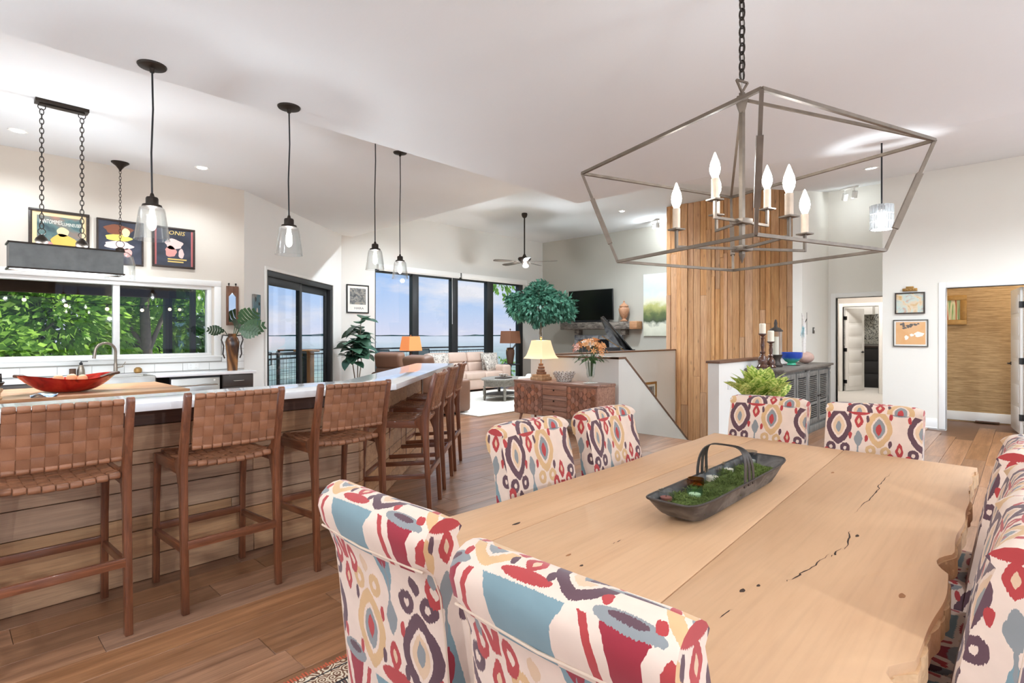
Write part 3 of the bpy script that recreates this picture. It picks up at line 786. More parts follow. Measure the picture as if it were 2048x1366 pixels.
for k, (x, y) in enumerate(KN):
    r1, r2 = ((0.013, 0.005), (0.012, 0.006), (0.008, 0.004), (0.016, 0.007), (0.016, 0.006), (0.020, 0.006), (0.007, 0.004), (0.012, 0.004))[k]
    mb = MB(); pts = [(x+r1*math.cos(a)*(1+0.2*math.sin(3*a)), y+r2*math.sin(a)) for a in [2*PI*j/14 for j in range(14)]]
    mb.prism(pts, TZ1-0.002, TZ1+0.0006).build('knot', 'wood_split' if k in (0, 1, 2, 5, 6) else 'knot_brown', tb, world=True)
for x in (1.25, 3.05):   # trestle base
    MB().prism([(x-0.06, 0.38), (x+0.06, 0.38), (x+0.06, 1.30), (x-0.06, 1.30)], 0.62, TZ0).build('cleat', 'maple', tb, world=True, bevel=0.006)
    for y in (0.52, 1.16): MB().box(x-0.05, x+0.05, y-0.06, y+0.06, 0.010, 0.62).build('leg', 'maple', tb, world=True, bevel=0.006)
    MB().box(x-0.06, x+0.06, 0.40, 1.28, 0.010, 0.08).build('foot', 'maple', tb, world=True, bevel=0.006)
MB().box(1.25, 3.05, 0.80, 0.88, 0.25, 0.37).build('stretcher', 'maple', tb, world=True, bevel=0.006)

# ------------------------------------------------------------------ ikat dining chairs
def ikat():
    m, t, b = nmat('ikat_fabric')
    uvn = add(t, 'ShaderNodeUVMap'); uvn.uv_map = 'UVMap'
    sp_ = add(t, 'ShaderNodeSeparateXYZ'); t.links.new(uvn.outputs[0], sp_.inputs[0])
    u, v = sp_.outputs[0], mth(t, 'ADD', sp_.outputs[1], 0.265)
    # feathered edges: each thread (constant u) slides a little along v
    cb = add(t, 'ShaderNodeCombineXYZ'); t.links.new(mth(t, 'MULTIPLY', u, 330.0), cb.inputs[0]); t.links.new(mth(t, 'MULTIPLY', v, 9.0), cb.inputs[1])
    nz_ = add(t, 'ShaderNodeTexNoise'); nz_.inputs['Scale'].default_value = 1.0; nz_.inputs['Detail'].default_value = 2
    t.links.new(cb.outputs[0], nz_.inputs['Vector'])
    v = mth(t, 'ADD', v, mth(t, 'MULTIPLY', mth(t, 'SUBTRACT', nz_.outputs['Fac'], 0.5), 0.016))
    n2 = add(t, 'ShaderNodeTexNoise'); n2.inputs['Scale'].default_value = 26; t.links.new(uvn.outputs[0], n2.inputs['Vector'])
    u = mth(t, 'ADD', u, mth(t, 'MULTIPLY', mth(t, 'SUBTRACT', n2.outputs['Fac'], 0.5), 0.012))
    PU, PV = 0.40, 0.52
    def cell(cu, cv):
        x = mth(t, 'SUBTRACT', mth(t, 'MULTIPLY', mth(t, 'FRACT', mth(t, 'ADD', mth(t, 'DIVIDE', mth(t, 'SUBTRACT', u, cu), PU), 0.5)), PU), PU/2)
        y = mth(t, 'SUBTRACT', mth(t, 'MULTIPLY', mth(t, 'FRACT', mth(t, 'ADD', mth(t, 'DIVIDE', mth(t, 'SUBTRACT', v, cv), PV), 0.5)), PV), PV/2)
        return x, y
    def ell(xy, cx, cy, rx, ry):
        a = mth(t, 'DIVIDE', mth(t, 'SUBTRACT', mth(t, 'ABSOLUTE', xy[0]) if cx else xy[0], cx), rx); c = mth(t, 'DIVIDE', mth(t, 'SUBTRACT', xy[1], cy), ry)
        return mth(t, 'SQRT', mth(t, 'ADD', mth(t, 'MULTIPLY', a, a), mth(t, 'MULTIPLY', c, c)))
    def drop(xy, cy, rx, ry):     # pointed ogee: |x|/rx + (y/ry)^2-ish, pointed at the top
        a = mth(t, 'DIVIDE', mth(t, 'ABSOLUTE', xy[0]), rx); c = mth(t, 'DIVIDE', mth(t, 'SUBTRACT', xy[1], cy), ry)
        return mth(t, 'ADD', mth(t, 'POWER', a, 1.35), mth(t, 'POWER', mth(t, 'ABSOLUTE', c), 1.6))
    lt = lambda d, k: mth(t, 'LESS_THAN', d, k)
    ring = lambda d, a, b_: mth(t, 'MULTIPLY', mth(t, 'LESS_THAN', d, b_), mth(t, 'GREATER_THAN', d, a))
    cream, plum, tan, red, crim, grey, blue, sand = srgb(222, 196, 176), srgb(92, 62, 68), srgb(206, 164, 116), srgb(172, 56, 54), srgb(146, 30, 44), srgb(134, 134, 132), srgb(118, 140, 144), srgb(212, 176, 142)
    c = cream
    def put(mask, col):
        nonlocal c
        c = mixc(t, mask, c, col)
    A = cell(0.0, 0.10); B = cell(0.20, 0.10); R_ = cell(0.10, -0.04); G = cell(0.30, -0.04)
    # plum and tan ogees with curled feet
    for P_, col, inner, core in ((A, plum, sand, grey), (B, tan, grey, red)):
        put(ring(ell(P_, 0.036, -0.125, 0.026, 0.030), 0.35, 1.0), col)
        put(ring(drop(P_, 0.0, 0.066, 0.108), 0.50, 1.0), col)
        put(lt(drop(P_, 0.0, 0.030, 0.056), 1.0), inner)
        put(lt(drop(P_, -0.006, 0.014, 0.032), 1.0), core)
        put(lt(drop(P_, -0.175, 0.016, 0.026), 1.0), plum if col is plum else sand)
    # red flaming fountain
    dx = mth(t, 'ABSOLUTE', R_[0]); lim = mth(t, 'SUBTRACT', -0.02, R_[1])
    arm = mth(t, 'ABSOLUTE', mth(t, 'SUBTRACT', dx, mth(t, 'ADD', 0.004, mth(t, 'MULTIPLY', mth(t, 'POWER', mth(t, 'MAXIMUM', lim, 0.0), 1.25), 0.42))))
    put(mth(t, 'MULTIPLY', mth(t, 'LESS_THAN', arm, 0.009), mth(t, 'GREATER_THAN', lim, 0.0)), red)
    put(mth(t, 'MULTIPLY', mth(t, 'LESS_THAN', dx, mth(t, 'MULTIPLY', mth(t, 'SUBTRACT', lim, 0.09), 0.28)), mth(t, 'GREATER_THAN', lim, 0.09)), crim)
    put(ring(ell(R_, 0.042, -0.03, 0.020, 0.040), 0.42, 1.0), red)
    put(lt(drop(R_, 0.03, 0.018, 0.042), 1.0), red); put(lt(drop(R_, 0.032, 0.007, 0.016), 1.0), sand)
    # grey bell with a red drop
    put(mth(t, 'MULTIPLY', mth(t, 'LESS_THAN', mth(t, 'ABSOLUTE', G[0]), mth(t, 'MULTIPLY', mth(t, 'SUBTRACT', 0.02, G[1]), 0.34)), mth(t, 'LESS_THAN', G[1], 0.01)), blue)
    put(lt(drop(G, -0.11, 0.026, 0.060), 1.0), crim)
    put(lt(drop(G, 0.075, 0.020, 0.046), 1.0), grey); put(lt(ell(G, 0, 0.0, 0.004, 0.07), 1.0), grey)
    # top flowers between the ogees and small dots
    H1 = cell(0.30, 0.19); H2 = cell(0.10, 0.20)
    put(lt(ell(H2, 0, 0.0, 0.060, 0.026), 1.0), grey); put(lt(ell(H2, 0, -0.008, 0.034, 0.012), 1.0), plum)
    put(lt(ell(H1, 0, 0.0, 0.058, 0.022), 1.0), red); put(lt(drop(H1, -0.055, 0.022, 0.040), 1.0), red); put(lt(drop(H1, -0.055, 0.008, 0.018), 1.0), sand)
    for cu, cv, col in ((0.055, 0.16, red), (0.145, 0.17, red), (0.255, 0.15, plum), (0.345, 0.16, plum), (0.06, -0.10, grey), (0.34, 0.05, red), (0.26, 0.04, red), (0.145, 0.02, plum)):
        D_ = cell(cu, cv); put(lt(ell(D_, 0, 0, 0.0085, 0.020), 1.0), col)
    # weave
    n3 = add(t, 'ShaderNodeTexNoise'); n3.inputs['Scale'].default_value = 14; n3.inputs['Detail'].default_value = 6; t.links.new(uvn.outputs[0], n3.inputs['Vector'])
    hs = add(t, 'ShaderNodeHueSaturation'); t.links.new(c, hs.inputs['Color'])
    mr = add(t, 'ShaderNodeMapRange'); mr.inputs[3].default_value = 0.86; mr.inputs[4].default_value = 1.12; t.links.new(n3.outputs['Fac'], mr.inputs[0]); t.links.new(mr.outputs[0], hs.inputs['Value'])
    t.links.new(hs.outputs[0], b.inputs['Base Color']); b.inputs['Roughness'].default_value = 0.85
    b.inputs['Sheen Weight'].default_value = 0.15
ikat()
wood('chair_leg_wood', srgb(60, 40, 30), srgb(92, 64, 48), 'z', 2, 0.4, 0.05)
plain('welt_cord', srgb(214, 188, 164), 0.8, var=0.1, scale=20)
CWD = 0.475
def back_prof():
    pts = [(-0.150, 0.40), (-0.165, 0.50), (-0.185, 0.62), (-0.205, 0.74), (-0.225, 0.84), (-0.243, 0.91), (-0.258, 0.955)]
    cx, cy_, r = -0.318, 0.948, 0.060
    for k in range(1, 10):
        a = math.radians(10+k*19); pts.append((cx+r*math.cos(a), cy_+r*math.sin(a)*0.95))
    pts += [(-0.366, 0.905), (-0.345, 0.872), (-0.325, 0.82), (-0.312, 0.72), (-0.300, 0.60), (-0.290, 0.48), (-0.285, 0.36), (-0.150, 0.36)]
    return pts
def ikuv(co, f):
    n = f.normal
    if abs(n.x) > 0.75: return (co.y+0.60, co.z-0.02)
    cf_ = f.calc_center_median()
    if cf_.z > 0.955 or (cf_.z > 0.888 and cf_.y < -0.30): return (co.x+0.335, 0.905+(-0.30-co.y)*1.5+(0.955-co.z)*(-0.6 if cf_.y > -0.32 else 0.9))
    if n.y < -0.15 and co.y < -0.25: return (co.x+0.235, 2.05-co.z)
    if n.z > 0.6: return (co.x+0.235, co.y*1.0+0.62)
    return (co.x+0.235, co.z)
def make_chair():
    t = thing('dining_chair', 'x', 'chair', (0, 0, 0), 0, 'ikat upholstered dining chairs')
    M = Matrix.Translation((-CWD/2, 0, 0)) @ Matrix(((0, 0, 1, 0), (1, 0, 0, 0), (0, 1, 0, 0), (0, 0, 0, 1)))
    pr = back_prof(); mb = MB(); n = 14
    # sweep across the width, swelling a little in the middle and rounding off at the sides
    rows_ = []
    for k in range(n+1):
        x = -CWD/2+CWD*k/n; e = abs(2*k/n-1); sh = 0.0 if e < 0.99 else 0.012
        ring_ = []
        my = sum(p[0] for p in pr)/len(pr); mz = sum(p[1] for p in pr)/len(pr)
        for (y, z) in pr:
            yy = y-0.018*(1-e*e); zz = z+(0.006*(1-e*e) if z > 0.9 else 0)
            if sh: yy += (-sh if y > -0.26 else sh); zz -= sh*0.8 if z > 0.9 else 0
            ring_.append((x*(1.0 if z > 0.5 else 0.97), yy, zz))
        rows_.append(len(mb.v)); mb.v += ring_
    m_ = len(pr)
    for k in range(n):
        for j in range(m_): mb.f.append((rows_[k]+j, rows_[k]+(j+1) % m_, rows_[k+1]+(j+1) % m_, rows_[k+1]+j))
    mb.f.append(tuple(rows_[0]+j for j in reversed(range(m_)))); mb.f.append(tuple(rows_[n]+j for j in range(m_)))
    mb.build('backrest', 'ikat_fabric', t, smooth=55, uvf=ikuv)
    MB().box(-CWD/2+0.01, CWD/2-0.01, -0.26, 0.20, 0.34, 0.48).build('seat', 'ikat_fabric', t, bevel=0.03, bseg=4, uvf=ikuv)
    mb = MB()
    for s_ in (-1, 1):
        mb.tube([(s_*(CWD/2-0.004)*(1.0 if z > 0.5 else 0.97), y+0.0115, z) for (y, z) in pr[17:23]], 0.0032, 6)
    mb.tube([(-CWD/2+0.01, -0.358, 0.885), (0, -0.376, 0.887), (CWD/2-0.01, -0.358, 0.885)], 0.003, 6)
    mb.build('welt', 'welt_cord', t, smooth=60)
    for x in (-1, 1):
        MB().tube([(x*0.20, 0.15, 0.34), (x*0.205, 0.155, 0.0)], [0.024, 0.016], 4).build('leg', 'chair_leg_wood', t)
        MB().tube([(x*0.20, -0.24, 0.36), (x*0.205, -0.28, 0.0)], [0.024, 0.016], 4).build('leg', 'chair_leg_wood', t)
    return t
ch0 = make_chair()
cspots = [(1.10, 1.195, -90, 'ikat dining chair at the near table end, left of the two backs facing us'),
          (1.06, 0.585, -90, 'ikat dining chair nearest the camera, its rolled back crossing the bottom'),
          (1.955, 1.415, 180, 'ikat dining chair on the bar side of the table, nearer of the two there'),
          (2.58, 1.405, 180, 'ikat dining chair on the bar side of the table, next to the wooden sideboard'),
          (3.49, 1.235, 90, 'ikat dining chair at the far table end in front of the leafy plant'),
          (3.47, 0.645, 90, 'ikat dining chair at the far table end, right of the other one'),
          (2.86, 0.330, 0, 'ikat dining chair on the right side of the table, farthest of three'),
          (2.175, 0.305, 0, 'ikat dining chair on the right side of the table, middle of three'),
          (1.69, 0.312, 0, 'ikat dining chair on the right side of the table, nearest of three')]
for k, (x, y, a, lb) in enumerate(cspots):
    if k == 0: ch0.location = (x, y, 0.011); ch0.rotation_euler = (0, 0, math.radians(a)); ch0['label'] = lb
    else: dup(ch0, (x, y, 0.011), math.radians(a), lb)

# ------------------------------------------------------------------ recessed lights
emit('lamp_white', (1, 0.97, 0.92, 1), 12)
emit('bulb_warm', (1, 0.86, 0.66, 1), 25)
def can(p, tilt, power, label, vis=True, spot=150):
    t = thing('recessed_light', label, 'ceiling light', p, 0, 'recessed ceiling lights')
    t.rotation_euler = tilt
    MB().lathe([(0.055, -0.004), (0.085, -0.006), (0.088, 0.0), (0.055, 0.0)], n=28).build('trim_ring', 'trim_white', t, smooth=40)
    MB().lathe([(0.0001, -0.010), (0.056, -0.009), (0.056, 0.002), (0.0001, 0.002)], n=24).build('lens', 'lamp_white', t)
    lamp('can_lamp', (0, 0, -0.016), power, (0.82, 0.915, 1.0), 0.05, t, 'SPOT', spot_size=math.radians(spot), spot_blend=0.6)
    return t
KT = math.atan(0.0293); HT = -math.atan(0.175)

# visible cans
can((0.64, 8.045, kz(8.045)-0.001), (KT, 0, 0), 70, 'round recessed light in the kitchen ceiling at the left edge of the photo')
can((2.467, 8.016, kz(8.016)-0.001), (KT, 0, 0), 70, 'round recessed light in the kitchen ceiling above the right-hand poster')
can((11.637, 7.229, 4.499), (0, 0, 0), 420, 'round recessed light in the high living room ceiling near the wooden shaft')
can((8.111, 1.414, cz(8.111)-0.001), (0, HT, 0), 90, 'round recessed light in the sloping hall ceiling beside the crystal pendant')
# fill lights added out of view to brighten the rooms
OFF = 'added round fill light in the %s ceiling, out of view'
for x, y in ((-1.6, 8.0), (-1.6, 5.6)): can((x, y, kz(y)-0.001), (KT, 0, 0), 80, OFF % 'kitchen')
for x, y in ((-1.4, -1.2), (-1.4, 0.9), (-1.3, 2.6), (0.2, -1.3), (2.6, -1.5), (0.5, 2.45), (4.4, -1.4), (-0.4, 2.9)): can((x, y, 3.099), (0, 0, 0), 34, OFF % 'dining room')
for x, y in ((7.8, -0.5), (6.4, -0.4), (7.2, -1.8), (8.6, -1.8)): can((x, y, cz(x)-0.001), (0, HT, 0), 140, OFF % 'hall')

for x, y in ((6.9, 6.1), (7.3, 7.8), (7.5, 9.6), (9.1, 6.6)): can((x, y, 4.499), (0, 0, 0), 270, 'added round fill light in the living room ceiling hidden by the lower dining ceiling')  # more fill lights, added behind the ceiling edge to lift the living room
# ------------------------------------------------------------------ glass bar pendants
def clear(name, col=(1, 1, 1, 1), rough=0.0):
    m = bpy.data.materials.new(name); m.use_nodes = True; t = m.node_tree; t.nodes.clear(); MATS[name] = m
    tr = add(t, 'ShaderNodeBsdfTransparent'); tr.inputs[0].default_value = col
    gl = add(t, 'ShaderNodeBsdfGlossy'); gl.inputs['Roughness'].default_value = 0.06
    lw = add(t, 'ShaderNodeLayerWeight'); lw.inputs[0].default_value = 0.22
    nz_ = add(t, 'ShaderNodeTexNoise'); nz_.inputs['Scale'].default_value = 30
    mr = add(t, 'ShaderNodeMapRange'); mr.inputs[3].default_value = 0.03; mr.inputs[4].default_value = 0.75
    t.links.new(lw.outputs['Facing'], mr.inputs[0])
    bp = add(t, 'ShaderNodeBump'); bp.inputs['Strength'].default_value = 0.1; bp.inputs['Distance'].default_value = 0.002
    t.links.new(nz_.outputs['Fac'], bp.inputs['Height']); t.links.new(bp.outputs[0], gl.inputs['Normal'])
    ms_ = add(t, 'ShaderNodeMixShader'); t.links.new(mr.outputs[0], ms_.inputs[0]); t.links.new(tr.outputs[0], ms_.inputs[1]); t.links.new(gl.outputs[0], ms_.inputs[2])
    o = add(t, 'ShaderNodeOutputMaterial'); t.links.new(ms_.outputs[0], o.inputs[0])
clear('clear_glass', (0.96, 0.97, 0.97, 1))
clear('seeded_glass', (0.93, 0.96, 0.95, 1))
emit('filament', (1, 0.93, 0.82, 1), 60)
glow('bulb_glow', (1, 0.95, 0.86, 1), 7.0, 0.45)
def pendant(x, y, zc, zb, label, canopy=True, r=0.095):
    t = thing('pendant_light', label, 'pendant light', (x, y, zb), 0, 'clear glass pendants over the bar')
    H_ = zc-zb; sh = 0.205
    if canopy: MB().lathe([(0.012, H_-0.045), (0.016, H_-0.02), (0.045, H_-0.018), (0.075, H_-0.012), (0.080, H_-0.004), (0.080, H_)], n=28).build('canopy', 'dark_metal', t, smooth=40)
    MB().tube([(0, 0, H_-0.01), (0.005, 0, H_*0.75), (-0.003, 0.003, H_*0.5), (0, 0, sh+0.08)], 0.0055, 8).build('cord', 'black_plastic', t, smooth=60)
    MB().lathe([(0.008, sh+0.085), (0.014, sh+0.065), (0.030, sh+0.060), (0.034, sh+0.052), (0.034, sh+0.018), (0.052, sh+0.012), (0.056, sh-0.002), (0.050, sh-0.006), (0.03, sh-0.008)], n=28).build('socket_cap', 'dark_metal', t, smooth=35)
    MB().lathe([(0.050, sh), (0.066, sh-0.008), (0.072, sh-0.03), (r, 0.0), (r+0.002, 0.0), (r+0.002, 0.004), (r-0.002, 0.004), (0.069, sh-0.03), (0.063, sh-0.011), (0.050, sh-0.004)], n=36).build('glass_shade', 'clear_glass', t, smooth=50)
    b_ = MB().lathe([(0.012, sh-0.01), (0.014, sh-0.035), (0.022, sh-0.07), (0.023, sh-0.12), (0.014, sh-0.14), (0.0005, sh-0.148)], n=16).build('bulb', 'bulb_glow', t, smooth=60)
    lamp('pendant_lamp', (0, 0, sh-0.09), 20, (0.84, 0.925, 1.0), 0.016, t)
    return t
pendant(0.933, 3.947, 3.1, 2.016, 'clear glass pendant over the bar, leftmost and nearest of the four')
pendant(1.79, 3.93, 3.1, 2.014, 'clear glass pendant over the bar in front of the sliding glass door')
pendant(3.10, 4.84, kz(4.84), 2.095, 'clear glass pendant over the bar, its cord rising behind the ceiling edge')
pendant(3.80, 5.40, kz(5.40), 2.10, 'clear glass pendant over the bar, rightmost and farthest of the four')

# ------------------------------------------------------------------ unseen fill lamps added behind the camera to brighten the bar front
glow('fill_sconce_glass', (1, 0.97, 0.92, 1), 2.0, 0.75)
for (x, y, rz, pw, lb) in ((-2.585, 0.725, 90, 150, 'added frosted fill lamp between the two tall openings behind the camera'), (-2.585, 4.0, 90, 80, 'added frosted fill lamp beside the kitchen end of the wall behind us'),
                           (0.625, -2.385, 180, 165, 'added frosted fill lamp on the side wall, nearest the corner behind us'), (3.675, -2.385, 180, 105, 'added frosted fill lamp on the side wall behind the row of three chairs'), (6.72, -2.385, 180, 115, 'added frosted fill lamp on the side wall near the hall')):
    t = thing('fill_sconce', lb, 'fill light', (x, y, 1.85), math.radians(rz), 'added frosted fill lamps')
    MB().box(-0.05, 0.05, -0.012, 0.0, -0.06, 0.16).build('back_plate', 'dark_metal', t, bevel=0.003)
    MB().tube([(0, -0.01, 0.0), (0, -0.10, 0.0)], 0.010, 8).build('arm', 'dark_metal', t, smooth=50)
    MB().lathe([(0.03, 0.0), (0.055, 0.02), (0.06, 0.16), (0.057, 0.16), (0.05, 0.02)], (0, -0.10, 0), 24).build('shade', 'fill_sconce_glass', t, smooth=50)
    lamp('fill_sconce_lamp', (0, -0.10, 0.09), pw, (0.86, 0.935, 1.0), 0.03, t)

# ------------------------------------------------------------------ chains
def chain(mb, top, bot, ll=0.045, w=0.022, r=0.0032):
    top = Vector(top); bot = Vector(bot); d = bot-top; n = max(1, int(d.length/(ll*0.74))); st = d/n
    for k in range(n):
        c = top+st*(k+0.5); pts = []
        for j in range(12):
            a = 2*PI*j/12; q = Vector((w/2*math.sin(a), 0, ll/2*math.cos(a))) if k % 2 == 0 else Vector((0, w/2*math.sin(a), ll/2*math.cos(a)))
            pts.append(c+q)
        mb.tube(pts, r, 5, closed=True)
    return mb
def ring(mb, c, R_, r, ax='y'):
    pts = []
    for j in range(16):
        a = 2*PI*j/16
        pts.append(Vector(c)+(Vector((R_*math.cos(a), 0, R_*math.sin(a))) if ax == 'y' else Vector((0, R_*math.cos(a), R_*math.sin(a)))))
    return mb.tube(pts, r, 6, closed=True)

# linear lantern over the island
plain('zinc', srgb(112, 114, 112), 0.5, 0.6, var=0.35, scale=11)
emit('diffuser', (1, 0.93, 0.82, 1), 2.2)
lt_ = thing('linear_chandelier', 'long patinated zinc box light hanging by two chains over the kitchen island', 'chandelier', (0.89, 6.72, 2.03))
cH = kz(6.72)-2.03
MB().box(-0.24, 0.16, -0.06, 0.06, cH-0.035, cH).box(-0.21, 0.13, -0.035, 0.035, cH-0.05, cH-0.035).build('canopy', 'dark_metal', lt_, bevel=0.004)
def box_shell(x0, x1, y0, y1, z0, z1, th):
    mb = MB(); mb.box(x0, x1, y0, y0+th, z0, z1); mb.box(x0, x1, y1-th, y1, z0, z1); mb.box(x0, x0+th, y0+th, y1-th, z0, z1); mb.box(x1-th, x1, y0+th, y1-th, z0, z1); return mb
box_shell(-0.424, 0.424, -0.125, 0.125, 0.012, 0.235, 0.006).build('box_shade', 'zinc', lt_)
box_shell(-0.435, 0.435, -0.136, 0.136, 0.0, 0.014, 0.012).build('lower_rim', 'dark_metal', lt_)
box_shell(-0.435, 0.435, -0.136, 0.136, 0.228, 0.242, 0.012).build('upper_rim', 'dark_metal', lt_)
MB().box(-0.42, 0.42, -0.12, 0.12, 0.06, 0.064).build('diffuser', 'diffuser', lt_)
for s_, x in enumerate((-0.19, 0.11)):
    mb = MB(); ring(mb, (x, 0, cH-0.065), 0.028, 0.004); chain(mb, (x, 0, cH-0.09), (x+(0.0), 0, 0.40), 0.06, 0.03, 0.004); ring(mb, (x, 0, 0.37), 0.028, 0.004)
    mb.build('chain', 'dark_metal', lt_, smooth=60)
    MB().lathe([(0.008, 0.345), (0.02, 0.335), (0.045, 0.305), (0.052, 0.285), (0.045, 0.262), (0.02, 0.244), (0.006, 0.235)], (x, 0, 0), 20).build('bell_cap', 'dark_metal', lt_, smooth=60)
    MB().tube([(x, -0.12, 0.235), (x, 0.12, 0.235)], 0.006, 6).build('cross_bar', 'dark_metal', lt_)
lamp('island_lamp', (0, 0, 0.03), 30, (0.84, 0.925, 1.0), 0.1, lt_, 'AREA', shape='RECTANGLE', size=0.75, size_y=0.18)
for x in (-0.3, 0.0, 0.3): lamp('island_bulb', (x, 0, 0.14), 15, (0.84, 0.925, 1.0), 0.04, lt_)

# bell jar pendant over the sink
bp_ = thing('bell_jar_pendant', 'clear glass bell jar pendant on a fine chain above the kitchen sink', 'pendant light', (1.68, 8.62, 2.16))
cH = kz(8.62)-2.16
MB().lathe([(0.10, cH), (0.10, cH-0.01), (0.05, cH-0.05), (0.02, cH-0.09), (0.006, cH-0.12)], n=24).build('canopy', 'dark_metal', bp_, smooth=50)
mb = MB(); chain(mb, (0, 0, cH-0.11), (0, 0, 0.50), 0.05, 0.024, 0.003); ring(mb, (0, 0, 0.46), 0.045, 0.004); mb.build('chain', 'dark_metal', bp_, smooth=60)
MB().lathe([(0.02, 0.42), (0.05, 0.40), (0.05, 0.37), (0.02, 0.36)], n=16).build('cap', 'dark_metal', bp_, smooth=40)
MB().lathe([(0.045, 0.365), (0.09, 0.35), (0.14, 0.30), (0.16, 0.20), (0.165, 0.0), (0.168, 0.0), (0.164, 0.20), (0.144, 0.305), (0.09, 0.356), (0.045, 0.37)], n=32).build('bell_jar', 'clear_glass', bp_, smooth=60)
MB().sphere((0, 0, 0.24), 0.035, 12).build('bulb', 'bulb_glow', bp_, smooth=60)
lamp('sink_lamp', (0, 0, 0.24), 10, (0.84, 0.925, 1.0), 0.02, bp_)

# ------------------------------------------------------------------ lantern chandelier over the table
plain('silver_leaf', srgb(112, 99, 86), 0.45, 0.6, var=0.35, scale=24)
plain('candle_sleeve', srgb(206, 184, 160), 0.5, 0.25, var=0.25, scale=30)
glow('flame_bulb', (1, 0.96, 0.88, 1), 14, 0.45)
cx, cy_ = 2.45, 0.91
cl = thing('lantern_chandelier', 'open silver-leaf lantern chandelier with six candle bulbs over the dining table', 'chandelier', (cx, cy_, 1.76), math.radians(-20))
zt, zb_, ap = 0.445, 0.012, 0.735
T_ = [(-0.505, -0.505), (0.505, -0.505), (0.505, 0.505), (-0.505, 0.505)]
B_ = [(-0.385, -0.385), (0.385, -0.385), (0.385, 0.385), (-0.385, 0.385)]
bw = 0.0125
for k in range(4):
    a, b = T_[k], T_[(k+1) % 4]; MB().bar((*a, zt), (*b, zt), bw).build('top_bar', 'silver_leaf', cl)
    a, b = B_[k], B_[(k+1) % 4]; MB().bar((*a, zb_), (*b, zb_), bw).build('bottom_bar', 'silver_leaf', cl)
    p, q = Vector((*T_[k], zt)), Vector((*B_[k], zb_))
    o = MB().bar(p, q, bw).build('corner_bar', 'silver_leaf', cl)
    MB().bar(p.lerp(q, 0.3), p.lerp(q, 0.8), bw*1.7).build('sleeve', 'silver_leaf', o)
    MB().bar((*T_[k], zt), (0, 0, ap-0.03), bw*0.9).build('roof_bar', 'silver_leaf', cl)
MB().bar((0, 0, ap), (0, 0, 0.02), 0.018).build('stem', 'silver_leaf', cl)
MB().lathe([(0.03, ap-0.02), (0.036, ap-0.03), (0.026, ap-0.06), (0.014, ap-0.09)], n=4).build('stem_collar', 'silver_leaf', cl)
mb = MB(); mb.bar((-0.035, 0, ap+0.05), (0.035, 0, ap+0.05), 0.008); mb.bar((-0.035, 0, ap+0.05), (0, 0, ap), 0.008); mb.bar((0.035, 0, ap+0.05), (0, 0, ap), 0.008); mb.build('hanging_loop', 'silver_leaf', cl)
mb = MB(); chain(mb, (0, 0, ap+0.06), (0, 0, 1.33), 0.05, 0.026, 0.0042); mb.build('chain', 'dark_metal', cl, smooth=60)
MB().tube([(0.004, 0.004, ap+0.03), (0.012, 0.0, 1.0), (-0.008, 0.006, 1.33)], 0.003, 6).build('wire', 'steel', cl, smooth=60)
MB().lathe([(0.06, 1.339), (0.065, 1.33), (0.05, 1.315), (0.01, 1.305)], n=24).build('canopy', 'silver_leaf', cl, smooth=40)
for (ang, rad, za, tier) in ((155, 0.31, 0.045, 0), (-25, 0.31, 0.045, 0), (-115, 0.31, 0.045, 0), (175, 0.175, 0.165, 1), (-5, 0.175, 0.165, 1), (65, 0.21, 0.165, 1)):
    a = math.radians(ang+8); e = (rad*math.cos(a), rad*math.sin(a))
    mb = MB().bar((0, 0, za), (*e, za), 0.011); mb.bar((*e, za-0.0055), (*e, za+0.075), 0.011)
    arm = mb.build('arm', 'silver_leaf', cl)
    MB().box(e[0]-0.026, e[0]+0.026, e[1]-0.026, e[1]+0.026, za+0.072, za+0.078).build('drip_plate', 'silver_leaf', arm)
    MB().cyl((*e, za+0.078), (*e, za+0.165), 0.016, n=14).build('candle_sleeve', 'candle_sleeve', arm, smooth=50)
    MB().lathe([(0.010, za+0.165), (0.020, za+0.19), (0.0225, za+0.207), (0.019, za+0.23), (0.009, za+0.258), (0.004, za+0.272), (0.0005, za+0.278)], (*e, 0), 14).build('bulb', 'flame_bulb', arm, smooth=60)
    lamp('candle_lamp', (e[0], e[1], za+0.205), 2.6, (0.84, 0.925, 1.0), 0.014, cl)
for za in (0.045, 0.165):
    MB().box(-0.032, 0.032, -0.032, 0.032, za-0.012, za+0.012).build('hub', 'silver_leaf', cl, bevel=0.003)
MB().lathe([(0.014, 0.02), (0.008, 0.0), (0.0005, -0.02)], n=8).build('finial', 'silver_leaf', cl)

# ------------------------------------------------------------------ crystal mini pendant in the hall
glow('crystal_core', (1, 0.96, 0.9, 1), 4.0, 0.5)
plain('crystal', srgb(226, 228, 228), 0.08, var=0.2, scale=60); MATS['crystal'].node_tree.nodes['Principled BSDF'].inputs['Transmission Weight'].default_value = 0.6
cp = thing('crystal_pendant', 'small round crystal prism pendant on a thin black rod in the hall', 'pendant light', (5.75, 0.922, 2.36))
MB().cyl((0, 0, 0.2), (0, 0, cz(5.75)-2.36), 0.007, n=8).build('rod', 'black_plastic', cp, smooth=60)
MB().cyl((0, 0, 0.175), (0, 0, 0.21), 0.03, n=16).build('socket', 'dark_metal', cp, smooth=40)
for k in range(22):
    a = 2*PI*k/22
    for z0, z1 in ((0.0, 0.066), (0.069, 0.134), (0.137, 0.215)):
        MB().cbox((0.086*math.cos(a), 0.086*math.sin(a), (z0+z1)/2), (0.010, 0.021, z1-z0), a).build('prism', 'crystal', cp, bevel=0.002, bseg=1)
MB().cyl((0, 0, 0.03), (0, 0, 0.15), 0.03, n=16).build('bulb', 'crystal_core', cp, smooth=40)
